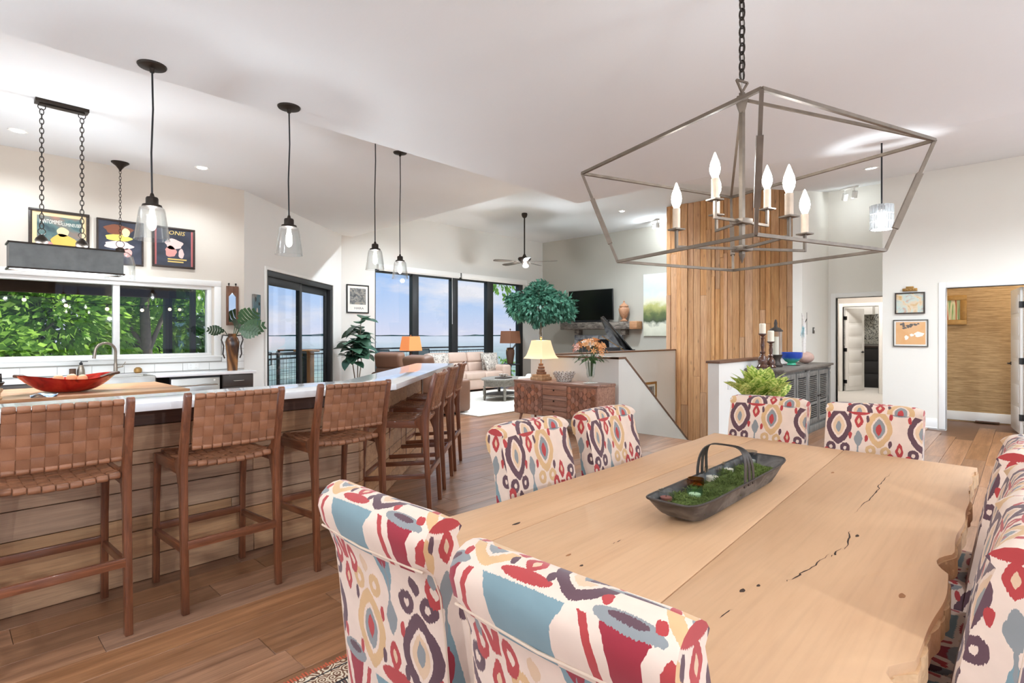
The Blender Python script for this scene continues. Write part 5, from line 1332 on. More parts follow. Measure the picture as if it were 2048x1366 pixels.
# ------------------------------------------------------------------ sideboard with faceted doors
wood('acacia', srgb(128, 86, 68), srgb(188, 140, 116), 'y', 1.4, 0.38, 0.10, hue=0.08, coat=0.12)
wood('acacia_scale', srgb(132, 86, 68), srgb(190, 138, 114), 'z', 2.0, 0.38, 0.36, hue=0.12, coat=0.1)
sb = thing('sideboard', 'low acacia sideboard with faceted hexagon doors and three drawers', 'sideboard', (6.47, 5.05, 0))
MB().box(-0.22, 0.23, -0.775, 0.775, 0.225, 0.705).build('carcass', 'acacia', sb, bevel=0.004)
MB().box(-0.235, 0.235, -0.785, 0.785, 0.705, 0.74).build('top', 'acacia', sb, bevel=0.006)
hexm = []
for var in range(3):
    mb = MB(); r = 0.041; th_ = 0.012+0.004*var
    pts = [(r*0.95*math.cos(PI/6+PI/3*k), r*1.12*math.sin(PI/6+PI/3*k)) for k in range(6)]
    # slanted face: one side stands proud
    v0 = [(0.0, a, b) for a, b in pts]; v1 = [(-(th_*(0.45+0.55*(b/r+1)/2 if var != 1 else 0.45+0.55*(a/r+1)/2)), a*0.94, b*0.94) for a, b in pts]
    mb.v = v0+v1; mb.f = [tuple(range(5, -1, -1)), tuple(range(6, 12))]+[(k, (k+1) % 6, 6+(k+1) % 6, 6+k) for k in range(6)]
    hexm.append(mb.mesh('scale'))
rs_ = random.Random(4)
for y0, y1 in ((0.20, 0.765), (-0.765, -0.27)):
    d = MB().box(-0.236, -0.22, y0, y1, 0.232, 0.70).build('door', 'acacia', sb)
    col = 0; y = y0+0.04
    while y < y1-0.03:
        z = 0.28+(0.046 if col % 2 else 0)
        while z < 0.67:
            kid(hexm[rs_.randrange(3)], 'scale', 'acacia_scale', d, (-0.236, y, z)); z += 0.092
        y += 0.0695; col += 1
for k in range(3):
    z0 = 0.232+k*0.157
    d = MB().box(-0.238, -0.22, -0.262, 0.192, z0+0.003, z0+0.152).build('drawer', 'acacia', sb, bevel=0.003)
    MB().box(-0.243, -0.236, -0.255, 0.185, z0+0.09, z0+0.093).build('groove', 'frame_dark', d)
    MB().sphere((-0.252, -0.03, z0+0.078), 0.012, 10).build('knob', 'dark_metal', d, smooth=50)
for sx in (-0.16, 0.17):
    for sy in (-0.68, 0.68): MB().tube([(sx, sy, 0.225), (sx*1.25, sy*1.06, 0.0)], [0.022, 0.012], 10).build('leg', 'acacia', sb, smooth=50)
# stacked stone lamp
plain('cut_stone', srgb(132, 96, 72), 0.6, var=0.4, scale=22, bump=0.5, bscale=40)
def shade_mat(name, col, em, strength):
    m, t, b = nmat(name); b.inputs['Base Color'].default_value = col; b.inputs['Roughness'].default_value = 0.8
    n = add(t, 'ShaderNodeTexNoise'); n.inputs['Scale'].default_value = 20
    t.links.new(mixc(t, n.outputs['Fac'], em, shade(em, 0.92)), b.inputs['Emission Color']); b.inputs['Emission Strength'].default_value = strength
shade_mat('shade_cream', srgb(244, 220, 174), srgb(252, 226, 178), 0.38)
shade_mat('shade_amber', srgb(196, 120, 72), srgb(236, 140, 80), 0.45)
shade_mat('shade_brown', srgb(124, 84, 62), srgb(150, 96, 66), 0.12)
def lampshade(t, z0, z1, r0, r1, mat, square=True, flare=0.0):
    n = 4 if square else 24; mb = MB(); prof = []
    for k in range(7):
        u = k/6; prof.append((r0+(r1-r0)*(u**(0.6 if flare else 1)), z0+(z1-z0)*u))
    inn = [(r-0.004, z) for r, z in reversed(prof)]
    i0 = len(mb.v); mb.lathe(prof+inn, n=n)
    mb.f = [f_ for f_ in mb.f if len(f_) == 4]
    m_ = len(prof+inn)
    for j in range(n): mb.f.append((i0+(m_-1)*n+j, i0+(m_-1)*n+(j+1) % n, i0+(j+1) % n, i0+j))
    if square: mb.xf(Matrix.Rotation(PI/4, 4, 'Z'))
    return mb.build('lamp_shade', mat, t, smooth=30)
lp = thing('stone_lamp', 'table lamp of stacked stones with lit cream bell shade on the sideboard', 'lamp', (6.47, 5.47, 0.741))
MB().box(-0.12, 0.12, -0.12, 0.12, 0, 0.045).build('plinth', 'grinder_wood', lp, bevel=0.006)
MB().box(-0.10, 0.10, -0.10, 0.10, 0.045, 0.085).build('plinth', 'grinder_wood', lp, bevel=0.006)
for k, (w_, z) in enumerate(((0.150, 0.085), (0.120, 0.125), (0.098, 0.17), (0.075, 0.215))):
    rr_ = random.Random(k); M = Matrix.Translation((0, 0, z)) @ Matrix.Rotation(0.2*k, 4, 'Z')
    MB().prism([(w_/2*math.cos(a)*(0.9+0.25*rr_.random()), w_/2*math.sin(a)*(0.9+0.25*rr_.random())) for a in [2*PI*j/9 for j in range(9)]], 0, 0.036, M).build('stone', 'cut_stone', lp, bevel=0.005)
MB().cyl((0, 0, 0.25), (0, 0, 0.66), 0.008, n=8).sphere((0, 0, 0.65), 0.018, 10).build('stem', 'frame_gold', lp, smooth=50)
lampshade(lp, 0.33, 0.61, 0.275, 0.15, 'shade_cream', True, 1)
lamp('table_lamp_bulb', (0, 0, 0.45), 20, (1, 0.82, 0.58), 0.05, lp)
# shell bowl
plain('shell_white', srgb(224, 218, 210), 0.4, var=0.25, scale=40)
art('shell_bits', [(60, 50, 46), (150, 130, 116), (228, 220, 212), (240, 236, 232)], 34, 3, 0.2, (1, 1, 1), 0.4)
bw_ = thing('shell_bowl', 'openwork white shell bowl in the middle of the sideboard', 'bowl', (6.47, 5.02, 0.741))
MB().lathe([(0.10, 0), (0.105, 0.008), (0.05, 0.012)], n=24).build('foot', 'shell_white', bw_, smooth=40)
me = MB().lathe([(0.004, -0.026), (0.019, -0.012), (0.021, 0.006), (0.010, 0.028), (0.002, 0.036)], n=6).mesh('shell', smooth=60)
for ring_, (r, z) in enumerate(((0.10, 0.03), (0.125, 0.075), (0.148, 0.12))):
    for k in range(16):
        a = 2*PI*(k+0.5*(ring_ % 2))/16; kid(me, 'shell', 'shell_bits' if ring_ < 2 else 'shell_white', bw_, (r*math.cos(a), r*math.sin(a), z), (0.35*math.cos(a+PI/2), 0.35*math.sin(a+PI/2), a))
# flowers in a glass vase
fv = thing('flower_vase', 'footed cut-glass vase of peach and cream flowers on the sideboard', 'vase', (6.50, 4.56, 0.741))
MB().lathe([(0.072, 0), (0.07, 0.012), (0.02, 0.03), (0.018, 0.055), (0.05, 0.085), (0.062, 0.13), (0.060, 0.18), (0.088, 0.30), (0.084, 0.30), (0.055, 0.18), (0.056, 0.13), (0.045, 0.09)], n=28).build('vase', 'seeded_glass', fv, smooth=50)
MB().lathe([(0.105, 0.0), (0.11, 0.004), (0.0001, 0.006)], n=24).build('doily', 'shell_white', fv, smooth=40)
leaf_mat('stem_green', srgb(40, 74, 36), srgb(92, 130, 70)); plain('petal_peach', srgb(240, 174, 112), 0.6, var=0.15, scale=30); plain('petal_white', srgb(244, 232, 214), 0.6, var=0.1, scale=30); plain('petal_pink', srgb(236, 184, 168), 0.6, var=0.12, scale=30)
rf = random.Random(12)
petal = MB(); 
for k in range(6):
    a = 2*PI*k/6; petal.v += [(0, 0, 0), (0.030*math.cos(a-0.35), 0.030*math.sin(a-0.35), 0.022), (0.052*math.cos(a), 0.052*math.sin(a), 0.020), (0.030*math.cos(a+0.35), 0.030*math.sin(a+0.35), 0.022)]; petal.f.append((4*k, 4*k+1, 4*k+2, 4*k+3))
petal_me = {m_: petal.mesh('flower') for m_ in ('petal_peach', 'petal_white', 'petal_pink')}
lfm = leaf_mesh(0.13, 0.05).mesh('leaf')
stm = MB()
for k in range(58):
    a = rf.random()*2*PI; el = 0.15+1.35*rf.random()**0.7; R_ = 0.21+0.07*rf.random()
    p = Vector((R_*1.15*math.cos(a)*math.cos(el), R_*1.15*math.sin(a)*math.cos(el), 0.36+R_*0.95*math.sin(el)))
    side = p.x*0.685-p.y*0.728
    mt = 'petal_pink' if side < -0.14 else ('petal_white' if rf.random() < 0.28 and side < 0.05 else 'petal_peach')
    o = kid(petal_me[mt], 'flower', mt, fv, tuple(p), (0, PI/2-el+0.2*rf.random(), a)); o.rotation_mode = 'XYZ'; s_ = 0.9+0.5*rf.random(); o.scale = (s_, s_, s_)
    if k % 4 == 0: stm.tube([(0.02*math.cos(a), 0.02*math.sin(a), 0.10), (0.04*math.cos(a), 0.04*math.sin(a), 0.32), tuple(p)], 0.0035, 5)
stm.build('stems', 'stem_green', fv, smooth=60)
for k in range(34):
    a = rf.random()*2*PI; r = 0.06+0.10*rf.random()
    o = kid(lfm, 'leaf', 'stem_green', fv, (r*math.cos(a), r*math.sin(a), 0.32+0.08*rf.random()), (0, 0.1-0.7*rf.random()+0.4, a))

# ------------------------------------------------------------------ living room seating
plain('taupe_leather', srgb(204, 178, 162), 0.48, var=0.08, scale=6, bump=0.12, bscale=60)
plain('brown_leather', srgb(128, 92, 72), 0.45, var=0.10, scale=6, bump=0.12, bscale=60)
plain('white_upholstery', srgb(232, 226, 216), 0.85, var=0.04, scale=8)
art('damask', [(96, 92, 90), (150, 142, 134), (214, 204, 192), (226, 218, 206)], 9, 5, 4, (1, 1, 1), 0.85)
plain('linen_white', srgb(236, 228, 218), 0.9, var=0.04, scale=20); plain('charcoal_cloth', srgb(70, 62, 62), 0.9, var=0.1)
def pillow(label, c, s_, rz, rx, mat, group='throw pillows'):
    t = thing('throw_pillow', label, 'pillow', c, rz, group)
    def fn(u, v, sg):
        x = (u-0.5)*s_; z = (v-0.5)*s_; e = (1-abs(2*u-1)**3)*(1-abs(2*v-1)**3)
        k = 1+0.06*(abs(2*u-1)*abs(2*v-1))
        return (x*k, sg*(0.004+0.075*e**0.6), z*k)
    mb = MB().grid(lambda u, v: fn(u, v, 1), 12, 12); mb.grid(lambda u, v: fn(u, v, -1), 12, 12)
    mb.xf(Matrix.Translation((0, 0, s_*0.5)) @ Matrix.Rotation(rx, 4, 'X'))
    mb.build('cover', mat, t, smooth=70, merge=False)
    e_ = [(-1, -1), (1, -1), (1, 1), (-1, 1)]
    MB().tube([tuple((Matrix.Translation((0, 0, s_*0.5)) @ Matrix.Rotation(rx, 4, 'X')) @ Vector((a*s_*0.53, 0, b*s_*0.53))) for a, b in e_], 0.006, 6, closed=True).build('piping', mat, t)
    return t
sf = thing('leather_sofa', 'long taupe leather reclining sofa against the living room windows', 'sofa', (9.5, 10.65, 0))
MB().box(-1.30, 1.30, -0.44, 0.46, 0.05, 0.32).build('base', 'taupe_leather', sf, bevel=0.03)
for k in range(3):
    x0 = -1.0+k*0.667
    MB().box(x0+0.006, x0+0.66, -0.47, 0.20, 0.30, 0.49).build('seat_cushion', 'taupe_leather', sf, bevel=0.05, bseg=3)
    M = Matrix.Translation((x0+0.333, 0.20, 0.46)) @ Matrix.Rotation(-0.18, 4, 'X')
    MB().box(-0.325, 0.325, -0.02, 0.20, 0.0, 0.27, M).build('back_cushion', 'taupe_leather', sf, bevel=0.05, bseg=3)
    MB().box(-0.325, 0.325, -0.04, 0.19, 0.265, 0.54, M).build('head_cushion', 'taupe_leather', sf, bevel=0.06, bseg=3)
for s_ in (-1, 1): MB().box(s_*1.16-0.16, s_*1.16+0.16, -0.46, 0.40, 0.05, 0.64).build('arm', 'taupe_leather', sf, bevel=0.06, bseg=3)
pillow('damask throw pillow leaning at the right end of the sofa, front one', (10.32, 10.55, 0.492), 0.46, 0.25, -0.35, 'damask')
pillow('pale damask throw pillow tucked behind another at the right sofa arm', (10.50, 10.72, 0.492), 0.46, -0.35, -0.30, 'damask')
pillow('grey damask throw pillow at the left end of the sofa', (8.62, 10.55, 0.492), 0.48, -0.2, -0.35, 'damask')
def recliner(label, loc, rz, mat):
    t = thing('recliner', label, 'armchair', loc, rz, 'leather recliners')
    MB().box(-0.30, 0.30, -0.36, 0.45, 0.06, 0.30).build('base', mat, t, bevel=0.03)
    MB().box(-0.30, 0.30, -0.30, 0.46, 0.30, 0.48).build('seat_cushion', mat, t, bevel=0.06, bseg=3)
    M = Matrix.Translation((0, -0.28, 0.42)) @ Matrix.Rotation(0.22, 4, 'X')
    MB().box(-0.33, 0.33, -0.14, 0.12, 0, 0.36, M).build('back_cushion', mat, t, bevel=0.06, bseg=3)
    MB().box(-0.33, 0.33, -0.13, 0.14, 0.34, 0.66, M).build('head_cushion', mat, t, bevel=0.07, bseg=3)
    for s_ in (-1, 1):
        a_ = MB().box(s_*0.40-0.105, s_*0.40+0.105, -0.42, 0.44, 0.04, 0.64).build('arm', mat, t, bevel=0.07, bseg=3)
        if s_ < 0: MB().tube([(s_*0.507, 0.10, 0.24), (s_*0.53, 0.10, 0.24), (s_*0.53, 0.28, 0.31)], 0.010, 6).build('recline_lever', 'frame_gold', a_)
    MB().box(-0.34, 0.34, -0.38, 0.40, 0.0, 0.06).build('foot_plinth', 'black_plastic', t)
    return t
recliner('brown leather recliner with its side turned to us beyond the bar stools', (6.36, 7.92, 0), math.radians(-90), 'brown_leather').scale = (1, 1, 1)
recliner('taupe leather recliner seen from behind near the fiddle-leaf plant', (7.05, 10.0, 0), math.radians(-70), 'brown_leather')
pillow('dark square pillow standing on its corner on the far recliner', (7.25, 9.95, 0.50), 0.36, math.radians(-70), 0.3, 'charcoal_cloth')
ac = thing('cream_armchair', 'cream upholstered armchair with rolled arms behind the sideboard', 'armchair', (8.05, 6.80, 0), math.radians(30))
MB().box(-0.30, 0.30, -0.36, 0.36, 0.16, 0.34).build('frame', 'white_upholstery', ac, bevel=0.02)
MB().box(-0.29, 0.29, -0.28, 0.40, 0.34, 0.48).build('seat_cushion', 'white_upholstery', ac, bevel=0.04, bseg=3)
MB().box(-0.40, 0.40, -0.44, -0.28, 0.16, 0.90, Matrix.Rotation(0.06, 4, 'X')).build('back', 'white_upholstery', ac, bevel=0.05, bseg=3)
for s_ in (-1, 1): MB().box(s_*0.36-0.065, s_*0.36+0.065, -0.40, 0.38, 0.16, 0.66).build('arm', 'white_upholstery', ac, bevel=0.05, bseg=3)
for sx in (-0.34, 0.34):
    for sy in (-0.36, 0.33): MB().tube([(sx, sy, 0.17), (sx, sy, 0)], [0.034, 0.024], 4).build('leg', 'frame_dark', ac)
pillow('white linen pillow standing in the cream armchair', (8.00, 6.72, 0.485), 0.48, math.radians(35), 0.25, 'linen_white')
# rug, coffee table
art('shag_ivory', [(206, 200, 190), (226, 222, 212), (240, 236, 228)], 30, 6, 1, (1, 1, 1), 0.95)
tag(MB().box(6.55, 10.35, 6.95, 10.1, 0.001, 0.022).build('area_rug', 'shag_ivory', bevel=0.008), 'thick ivory area rug under the coffee table', 'rug')
wood('greywash', srgb(110, 104, 96), srgb(160, 154, 144), 'x', 1.4, 0.5, 0.05)
cf = thing('coffee_table', 'oval grey-washed coffee table with lower shelf on the ivory rug', 'coffee table', (8.65, 8.45, 0.022), math.radians(20))
MB().lathe([(0.0001, 0.475), (0.60, 0.475), (0.615, 0.465), (0.60, 0.44), (0.56, 0.435)], n=40, sx=1, sy=0.68).build('top', 'greywash', cf, smooth=35)
MB().lathe([(0.53, 0.435), (0.53, 0.31), (0.50, 0.31)], n=40, sx=1, sy=0.68).build('apron', 'greywash', cf, smooth=35)
MB().lathe([(0.0001, 0.13), (0.50, 0.13), (0.51, 0.115), (0.50, 0.095), (0.0001, 0.095)], n=40, sx=1, sy=0.68).build('shelf', 'greywash', cf, smooth=35)
for sx in (-0.38, 0.38):
    for sy in (-0.24, 0.24): MB().lathe([(0.035, 0.31), (0.022, 0.27), (0.034, 0.24), (0.034, 0.14), (0.026, 0.10), (0.034, 0.08), (0.02, 0.0)], (sx, sy, 0), 14).build('leg', 'greywash', cf, smooth=45)
MB().box(-0.10, 0.10, -0.372, -0.355, 0.34, 0.42).build('drawer', 'greywash', cf); MB().sphere((0, -0.38, 0.38), 0.014, 10).build('knob', 'dark_metal', cf, smooth=50)
tag(MB().cbox((8.55, 8.30, 0.508), (0.34, 0.26, 0.018), 0.3).build('tray', 'frame_dark', bevel=0.004), 'flat dark tray on the coffee table', 'tray')
tag(MB().lathe([(0.05, 0), (0.09, 0.03), (0.11, 0.07), (0.10, 0.07), (0.05, 0.02)], (8.78, 8.52, 0.498), 20).build('coral_bowl', 'shell_bits', smooth=50), 'white coral bowl on the coffee table', 'bowl')
# end tables with lamps
def end_table(label, loc, mat, h_=0.58):
    t = thing('end_table', label, 'side table', loc, 0, 'end tables')
    MB().lathe([(0.0001, h_), (0.27, h_), (0.275, h_-0.012), (0.26, h_-0.03), (0.0001, h_-0.03)], n=28).build('top', mat, t, smooth=35)
    MB().lathe([(0.05, h_-0.03), (0.03, h_-0.12), (0.045, 0.2), (0.03, 0.08), (0.06, 0.05)], n=18).build('post', mat, t, smooth=50)
    for k in range(3):
        a = 2*PI*k/3+0.4; MB().tube([(0.03*math.cos(a), 0.03*math.sin(a), 0.10), (0.15*math.cos(a), 0.15*math.sin(a), 0.05), (0.24*math.cos(a), 0.24*math.sin(a), 0.012)], [0.02, 0.017, 0.012], 8).build('foot', mat, t, smooth=60)
    return t
end_table('dark round pedestal table under the amber-shaded lamp', (7.78, 10.62, 0), 'frame_dark', 0.60)
end_table('dark round pedestal table at the right end of the sofa', (11.35, 10.75, 0), 'ink_black', 0.62)
tl = thing('amber_lamp', 'table lamp with lit amber square shade and dark turned base', 'lamp', (7.78, 10.62, 0.602))
MB().lathe([(0.085, 0), (0.085, 0.02), (0.03, 0.04), (0.05, 0.12), (0.075, 0.22), (0.04, 0.34), (0.02, 0.40)], n=24).build('base', 'frame_dark', tl, smooth=50)
MB().cyl((0, 0, 0.39), (0, 0, 0.84), 0.007, n=8).sphere((0, 0, 0.84), 0.016, 10).build('stem', 'dark_metal', tl, smooth=50)
lampshade(tl, 0.47, 0.81, 0.27, 0.21, 'shade_amber'); lamp('amber_bulb', (0, 0, 0.62), 22, (1, 0.72, 0.42), 0.06, tl)
tl = thing('brown_lamp', 'table lamp with brown drum shade and brown urn base by the right window', 'lamp', (11.35, 10.75, 0.622))
MB().lathe([(0.08, 0), (0.085, 0.03), (0.095, 0.10), (0.125, 0.30), (0.12, 0.40), (0.08, 0.43), (0.11, 0.45), (0.10, 0.46), (0.02, 0.47)], n=26).build('base', 'siding_brown', tl, smooth=45)
for s_ in (-1, 1): MB().tube([(s_*0.09, 0, 0.45), (s_*0.14, 0, 0.43), (s_*0.13, 0, 0.37)], 0.010, 6).build('handle', 'frame_gold', tl, smooth=60)
MB().cyl((0, 0, 0.46), (0, 0, 0.98), 0.007, n=8).sphere((0, 0, 0.985), 0.022, 10).build('stem', 'dark_metal', tl, smooth=50)
lampshade(tl, 0.59, 0.94, 0.30, 0.27, 'shade_brown'); lamp('brown_lamp_bulb', (0, 0, 0.76), 32, (1, 0.88, 0.72), 0.05, tl)

# ------------------------------------------------------------------ plants
leaf_mat('fiddle_leaf', srgb(36, 70, 52), srgb(96, 138, 112), 0.35, 0.2)
leaf_mat('ficus_leaf', srgb(44, 92, 74), srgb(112, 168, 140), 0.4, 0.25)
plain('pot_teal', srgb(74, 92, 100), 0.5, var=0.2, scale=8); plain('soil', srgb(50, 38, 30), 0.95, var=0.3, scale=40); plain('bark', srgb(150, 134, 116), 0.8, var=0.3, scale=20)
fp = thing('fiddle_leaf_fig', 'fiddle-leaf fig with big leaves in a blue-grey pot by the window wall', 'plant', (6.42, 10.72, 0))
MB().lathe([(0.16, 0), (0.165, 0.02), (0.20, 0.38), (0.215, 0.40), (0.215, 0.44), (0.19, 0.44), (0.18, 0.38)], n=28).build('pot', 'pot_teal', fp, smooth=40)
MB().lathe([(0.0001, 0.40), (0.185, 0.40)], n=20).build('soil', 'soil', fp)
rf = random.Random(31)
big = [leaf_mesh(0.34, 0.27, 0.25, 0.15, 7).mesh('leaf', smooth=70), leaf_mesh(0.42, 0.31, 0.35, 0.12, 7).mesh('leaf', smooth=70)]
trunks = [[(0.0, 0.0, 0.4), (0.02, 0.02, 0.9), (0.08, -0.03, 1.85)], [(0.05, 0.04, 0.4), (0.10, 0.0, 0.85), (0.05, 0.06, 1.55)], [(-0.05, 0, 0.4), (-0.10, 0.03, 0.8), (-0.12, 0.0, 1.3)]]
for tr in trunks: MB().tube(tr, [0.014, 0.012, 0.008], 8).build('trunk', 'bark', fp, smooth=60)
for k in range(66):
    tr = trunks[k % 3]; u = 0.25+0.75*(k/66); p = Vector(tr[1]).lerp(Vector(tr[2]), min(1, max(0, (u-0.2)/0.8)))
    a = k*2.4+rf.random()*0.5; el = 0.55-0.9*rf.random()
    kid(big[k % 2], 'leaf', 'fiddle_leaf', fp, tuple(p), (0.3*rf.random(), -el, a))
ft = thing('ficus_tree', 'round-crowned artificial ficus tree in front of the television wall', 'tree', (11.75, 9.95, 0))
MB().lathe([(0.17, 0), (0.21, 0.34), (0.22, 0.36), (0.19, 0.36), (0.17, 0.30)], n=24).build('pot', 'carved_wood', ft, smooth=40)
MB().lathe([(0.0001, 0.32), (0.18, 0.32)], n=20).build('soil', 'soil', ft)
for k in range(3):
    a = 2*PI*k/3; MB().tube([(0.03*math.cos(a), 0.03*math.sin(a), 0.3), (0.03*math.cos(a+2), 0.03*math.sin(a+2), 0.9), (0.03*math.cos(a+4), 0.03*math.sin(a+4), 1.5), (0.15*math.cos(a), 0.15*math.sin(a), 2.1)], [0.02, 0.018, 0.016, 0.01], 8).build('trunk', 'bark', ft, smooth=60)
def foliage(n, c, R_, size, rnd, shell_=0.45, droop=0.5, squash=(1, 1, 0.8)):
    mb = MB()
    for k in range(n):
        while True:
            d = Vector((rnd.uniform(-1, 1), rnd.uniform(-1, 1), rnd.uniform(-1, 1)))
            if 0.02 < d.length < 1: break
        d.normalize(); r = R_*(shell_+(1-shell_)*rnd.random()**0.5)*(0.90+0.22*math.sin(4*d.x+3*d.z)*math.cos(5*d.y+1))
        p = Vector(c)+Vector((d.x*squash[0], d.y*squash[1], d.z*squash[2]))*r
        L_ = size*(0.7+0.6*rnd.random()); ax = (d+Vector((rnd.uniform(-.6, .6), rnd.uniform(-.6, .6), -droop+rnd.uniform(-.4, .4)))).normalized()
        sd = ax.cross(Vector((rnd.uniform(-1, 1), rnd.uniform(-1, 1), rnd.uniform(-1, 1)))).normalized()*L_*0.24
        i = len(mb.v); m1 = p+ax*L_*0.45
        mb.v += [tuple(p), tuple(m1+sd), tuple(p+ax*L_), tuple(m1-sd)]; mb.f.append((i, i+1, i+2, i+3))
    return mb
cr_ = foliage(2000, (0, 0, 2.28), 0.72, 0.14, random.Random(6), 0.35, 0.7, (1, 1, 0.82))
for (q_, r_, n_) in (((0.40, -0.36, 2.28), 0.46, 800), ((-0.38, 0.38, 2.22), 0.44, 800), ((0.05, 0.05, 2.68), 0.40, 600), ((0.50, -0.50, 2.10), 0.30, 350), ((-0.50, 0.52, 2.42), 0.26, 300)):
    c2_ = foliage(n_, q_, r_, 0.14, random.Random(n_), 0.35, 0.7, (1, 1, 0.82)); i_ = len(cr_.v); cr_.v += c2_.v; cr_.f += [tuple(i_+k for k in f_) for f_ in c2_.f]
cr_.build('foliage', 'ficus_leaf', ft, kind='stuff')
leaf_mat('aglaonema', srgb(84, 130, 50), srgb(186, 204, 92), 0.4, 0.3, vein=srgb(226, 228, 140))
pl = thing('potted_aglaonema', 'yellow-green variegated leafy plant in a white rimmed pot behind the table', 'plant', (5.83, 1.99, 0))
plain('pot_white', srgb(232, 226, 212), 0.35, var=0.05)
MB().lathe([(0.10, 0.42), (0.105, 0.44), (0.165, 0.74), (0.185, 0.77), (0.185, 0.80), (0.165, 0.80), (0.155, 0.74)], n=30).build('pot', 'pot_white', pl, smooth=40)
MB().lathe([(0.0001, 0.765), (0.16, 0.765)], n=20).build('soil', 'soil', pl)
mb = MB(); mb.cyl((0, 0, 0.38), (0, 0, 0.42), 0.15, n=24)
mb.build('stand_top', 'frame_dark', pl, smooth=40)
for k in range(4): a = PI/4+PI/2*k; MB().tube([(0.12*math.cos(a), 0.12*math.sin(a), 0.39), (0.15*math.cos(a), 0.15*math.sin(a), 0)], 0.014, 8).build('stand_leg', 'frame_dark', pl, smooth=60)
rf = random.Random(14); agm = [leaf_mesh(0.26, 0.16, 0.14, 0.05, 7).mesh('leaf', smooth=70), leaf_mesh(0.30, 0.18, 0.22, 0.05, 7).mesh('leaf', smooth=70)]
for k in range(56):
    a = k*2.399; el = 1.45-0.90*(k/56)+0.2*rf.random(); r = 0.02+0.09*(k/56); hh = 0.77+0.09*rf.random()*(1-k/70)
    kid(agm[k % 2], 'leaf', 'aglaonema', pl, (r*math.cos(a), r*math.sin(a), hh), (1.8*(rf.random()-0.5), -el, a))

# ------------------------------------------------------------------ television wall
tv = thing('television', 'large black flat television tilted over the mantel', 'television', (13.70, 9.58, 1.895), math.radians(-90))
M = Matrix.Rotation(0.04, 4, 'X')
MB().box(-0.80, 0.80, -0.05, 0.0, 0, 0.92, M).build('housing', 'black_plastic', tv, bevel=0.008)
plain('tv_screen', (0.002, 0.002, 0.002, 1), 0.25, var=0.0); MB().box(-0.785, 0.785, -0.054, -0.049, 0.018, 0.905, M).build('screen', 'tv_screen', tv)
MB().box(-0.3, 0.3, 0.0, 0.14, 0.3, 0.6).build('wall_bracket', 'black_plastic', tv)
tag(MB().box(13.62, 13.72, 8.95, 10.2, 1.836, 1.885).build('sound_bar', 'black_plastic', bevel=0.008), 'slim black sound bar on the mantel under the television', 'speaker')
art('rough_timber', [(70, 62, 56), (120, 110, 100), (160, 150, 138)], 14, 6, 1, (1, 0.4, 1.4), 0.85)
fpz = thing('fireplace', 'stone fireplace with rough timber mantel below the television', 'fireplace', (13.85, 9.36, 0))
MB().box(-0.32, 0, -1.30, 1.30, 1.62, 1.835).build('mantel', 'rough_timber', fpz, bevel=0.02)
for y in (-1.0, 0.65): MB().box(-0.22, 0, y, y+0.16, 1.45, 1.62).build('corbel', 'rough_timber', fpz, bevel=0.01)
wood('block_wood', srgb(176, 122, 84), srgb(214, 164, 120), 'y', 2, 0.6, 0.02)
MB().box(-0.34, -0.02, -1.44, -1.20, 1.615, 1.84).build('mantel_end_block', 'block_wood', fpz, bevel=0.02)
art('ledge_stone', [(96, 98, 102), (140, 142, 146), (184, 182, 178)], 5, 5, 1, (1, 1, 1), 0.8)
rst = random.Random(9)
stm_ = MB(); z = 0.02
MB().box(-0.10, 0, -0.86, 0.86, 0, 1.45).build('backing', 'grout', fpz)
while z < 1.44:
    hgt = 0.11+0.05*rst.random(); y = -0.86
    while y < 0.86:
        w_ = 0.16+0.24*rst.random(); y1 = min(0.86, y+w_)
        if not (z < 0.86 and y1 > -0.45 and y < 0.45): MB().box(-0.14-0.04*rst.random(), -0.10, y+0.004, y1-0.004, z+0.004, min(1.45, z+hgt)-0.004).build('stone', 'ledge_stone', fpz, bevel=0.006, bseg=1)
        y = y1
    z += hgt
MB().box(-0.125, -0.102, -0.45, 0.45, 0.05, 0.86).build('firebox', 'ink_black', fpz)
wood('urn_wood', srgb(170, 116, 84), srgb(216, 166, 128), 'z', 2, 0.5, 0.02)
ur = thing('wooden_urn', 'lidded turned wooden urn at the right end of the mantel', 'urn', (13.66, 8.42, 1.842))
MB().lathe([(0.11, 0), (0.12, 0.02), (0.06, 0.05), (0.05, 0.08), (0.10, 0.14), (0.145, 0.26), (0.155, 0.36), (0.13, 0.40), (0.11, 0.42)], n=28).build('body', 'urn_wood', ur, smooth=45)
MB().lathe([(0.135, 0.42), (0.135, 0.44), (0.08, 0.49), (0.03, 0.53), (0.015, 0.55), (0.025, 0.575), (0.002, 0.60)], n=28).build('lid', 'urn_wood', ur, smooth=45)
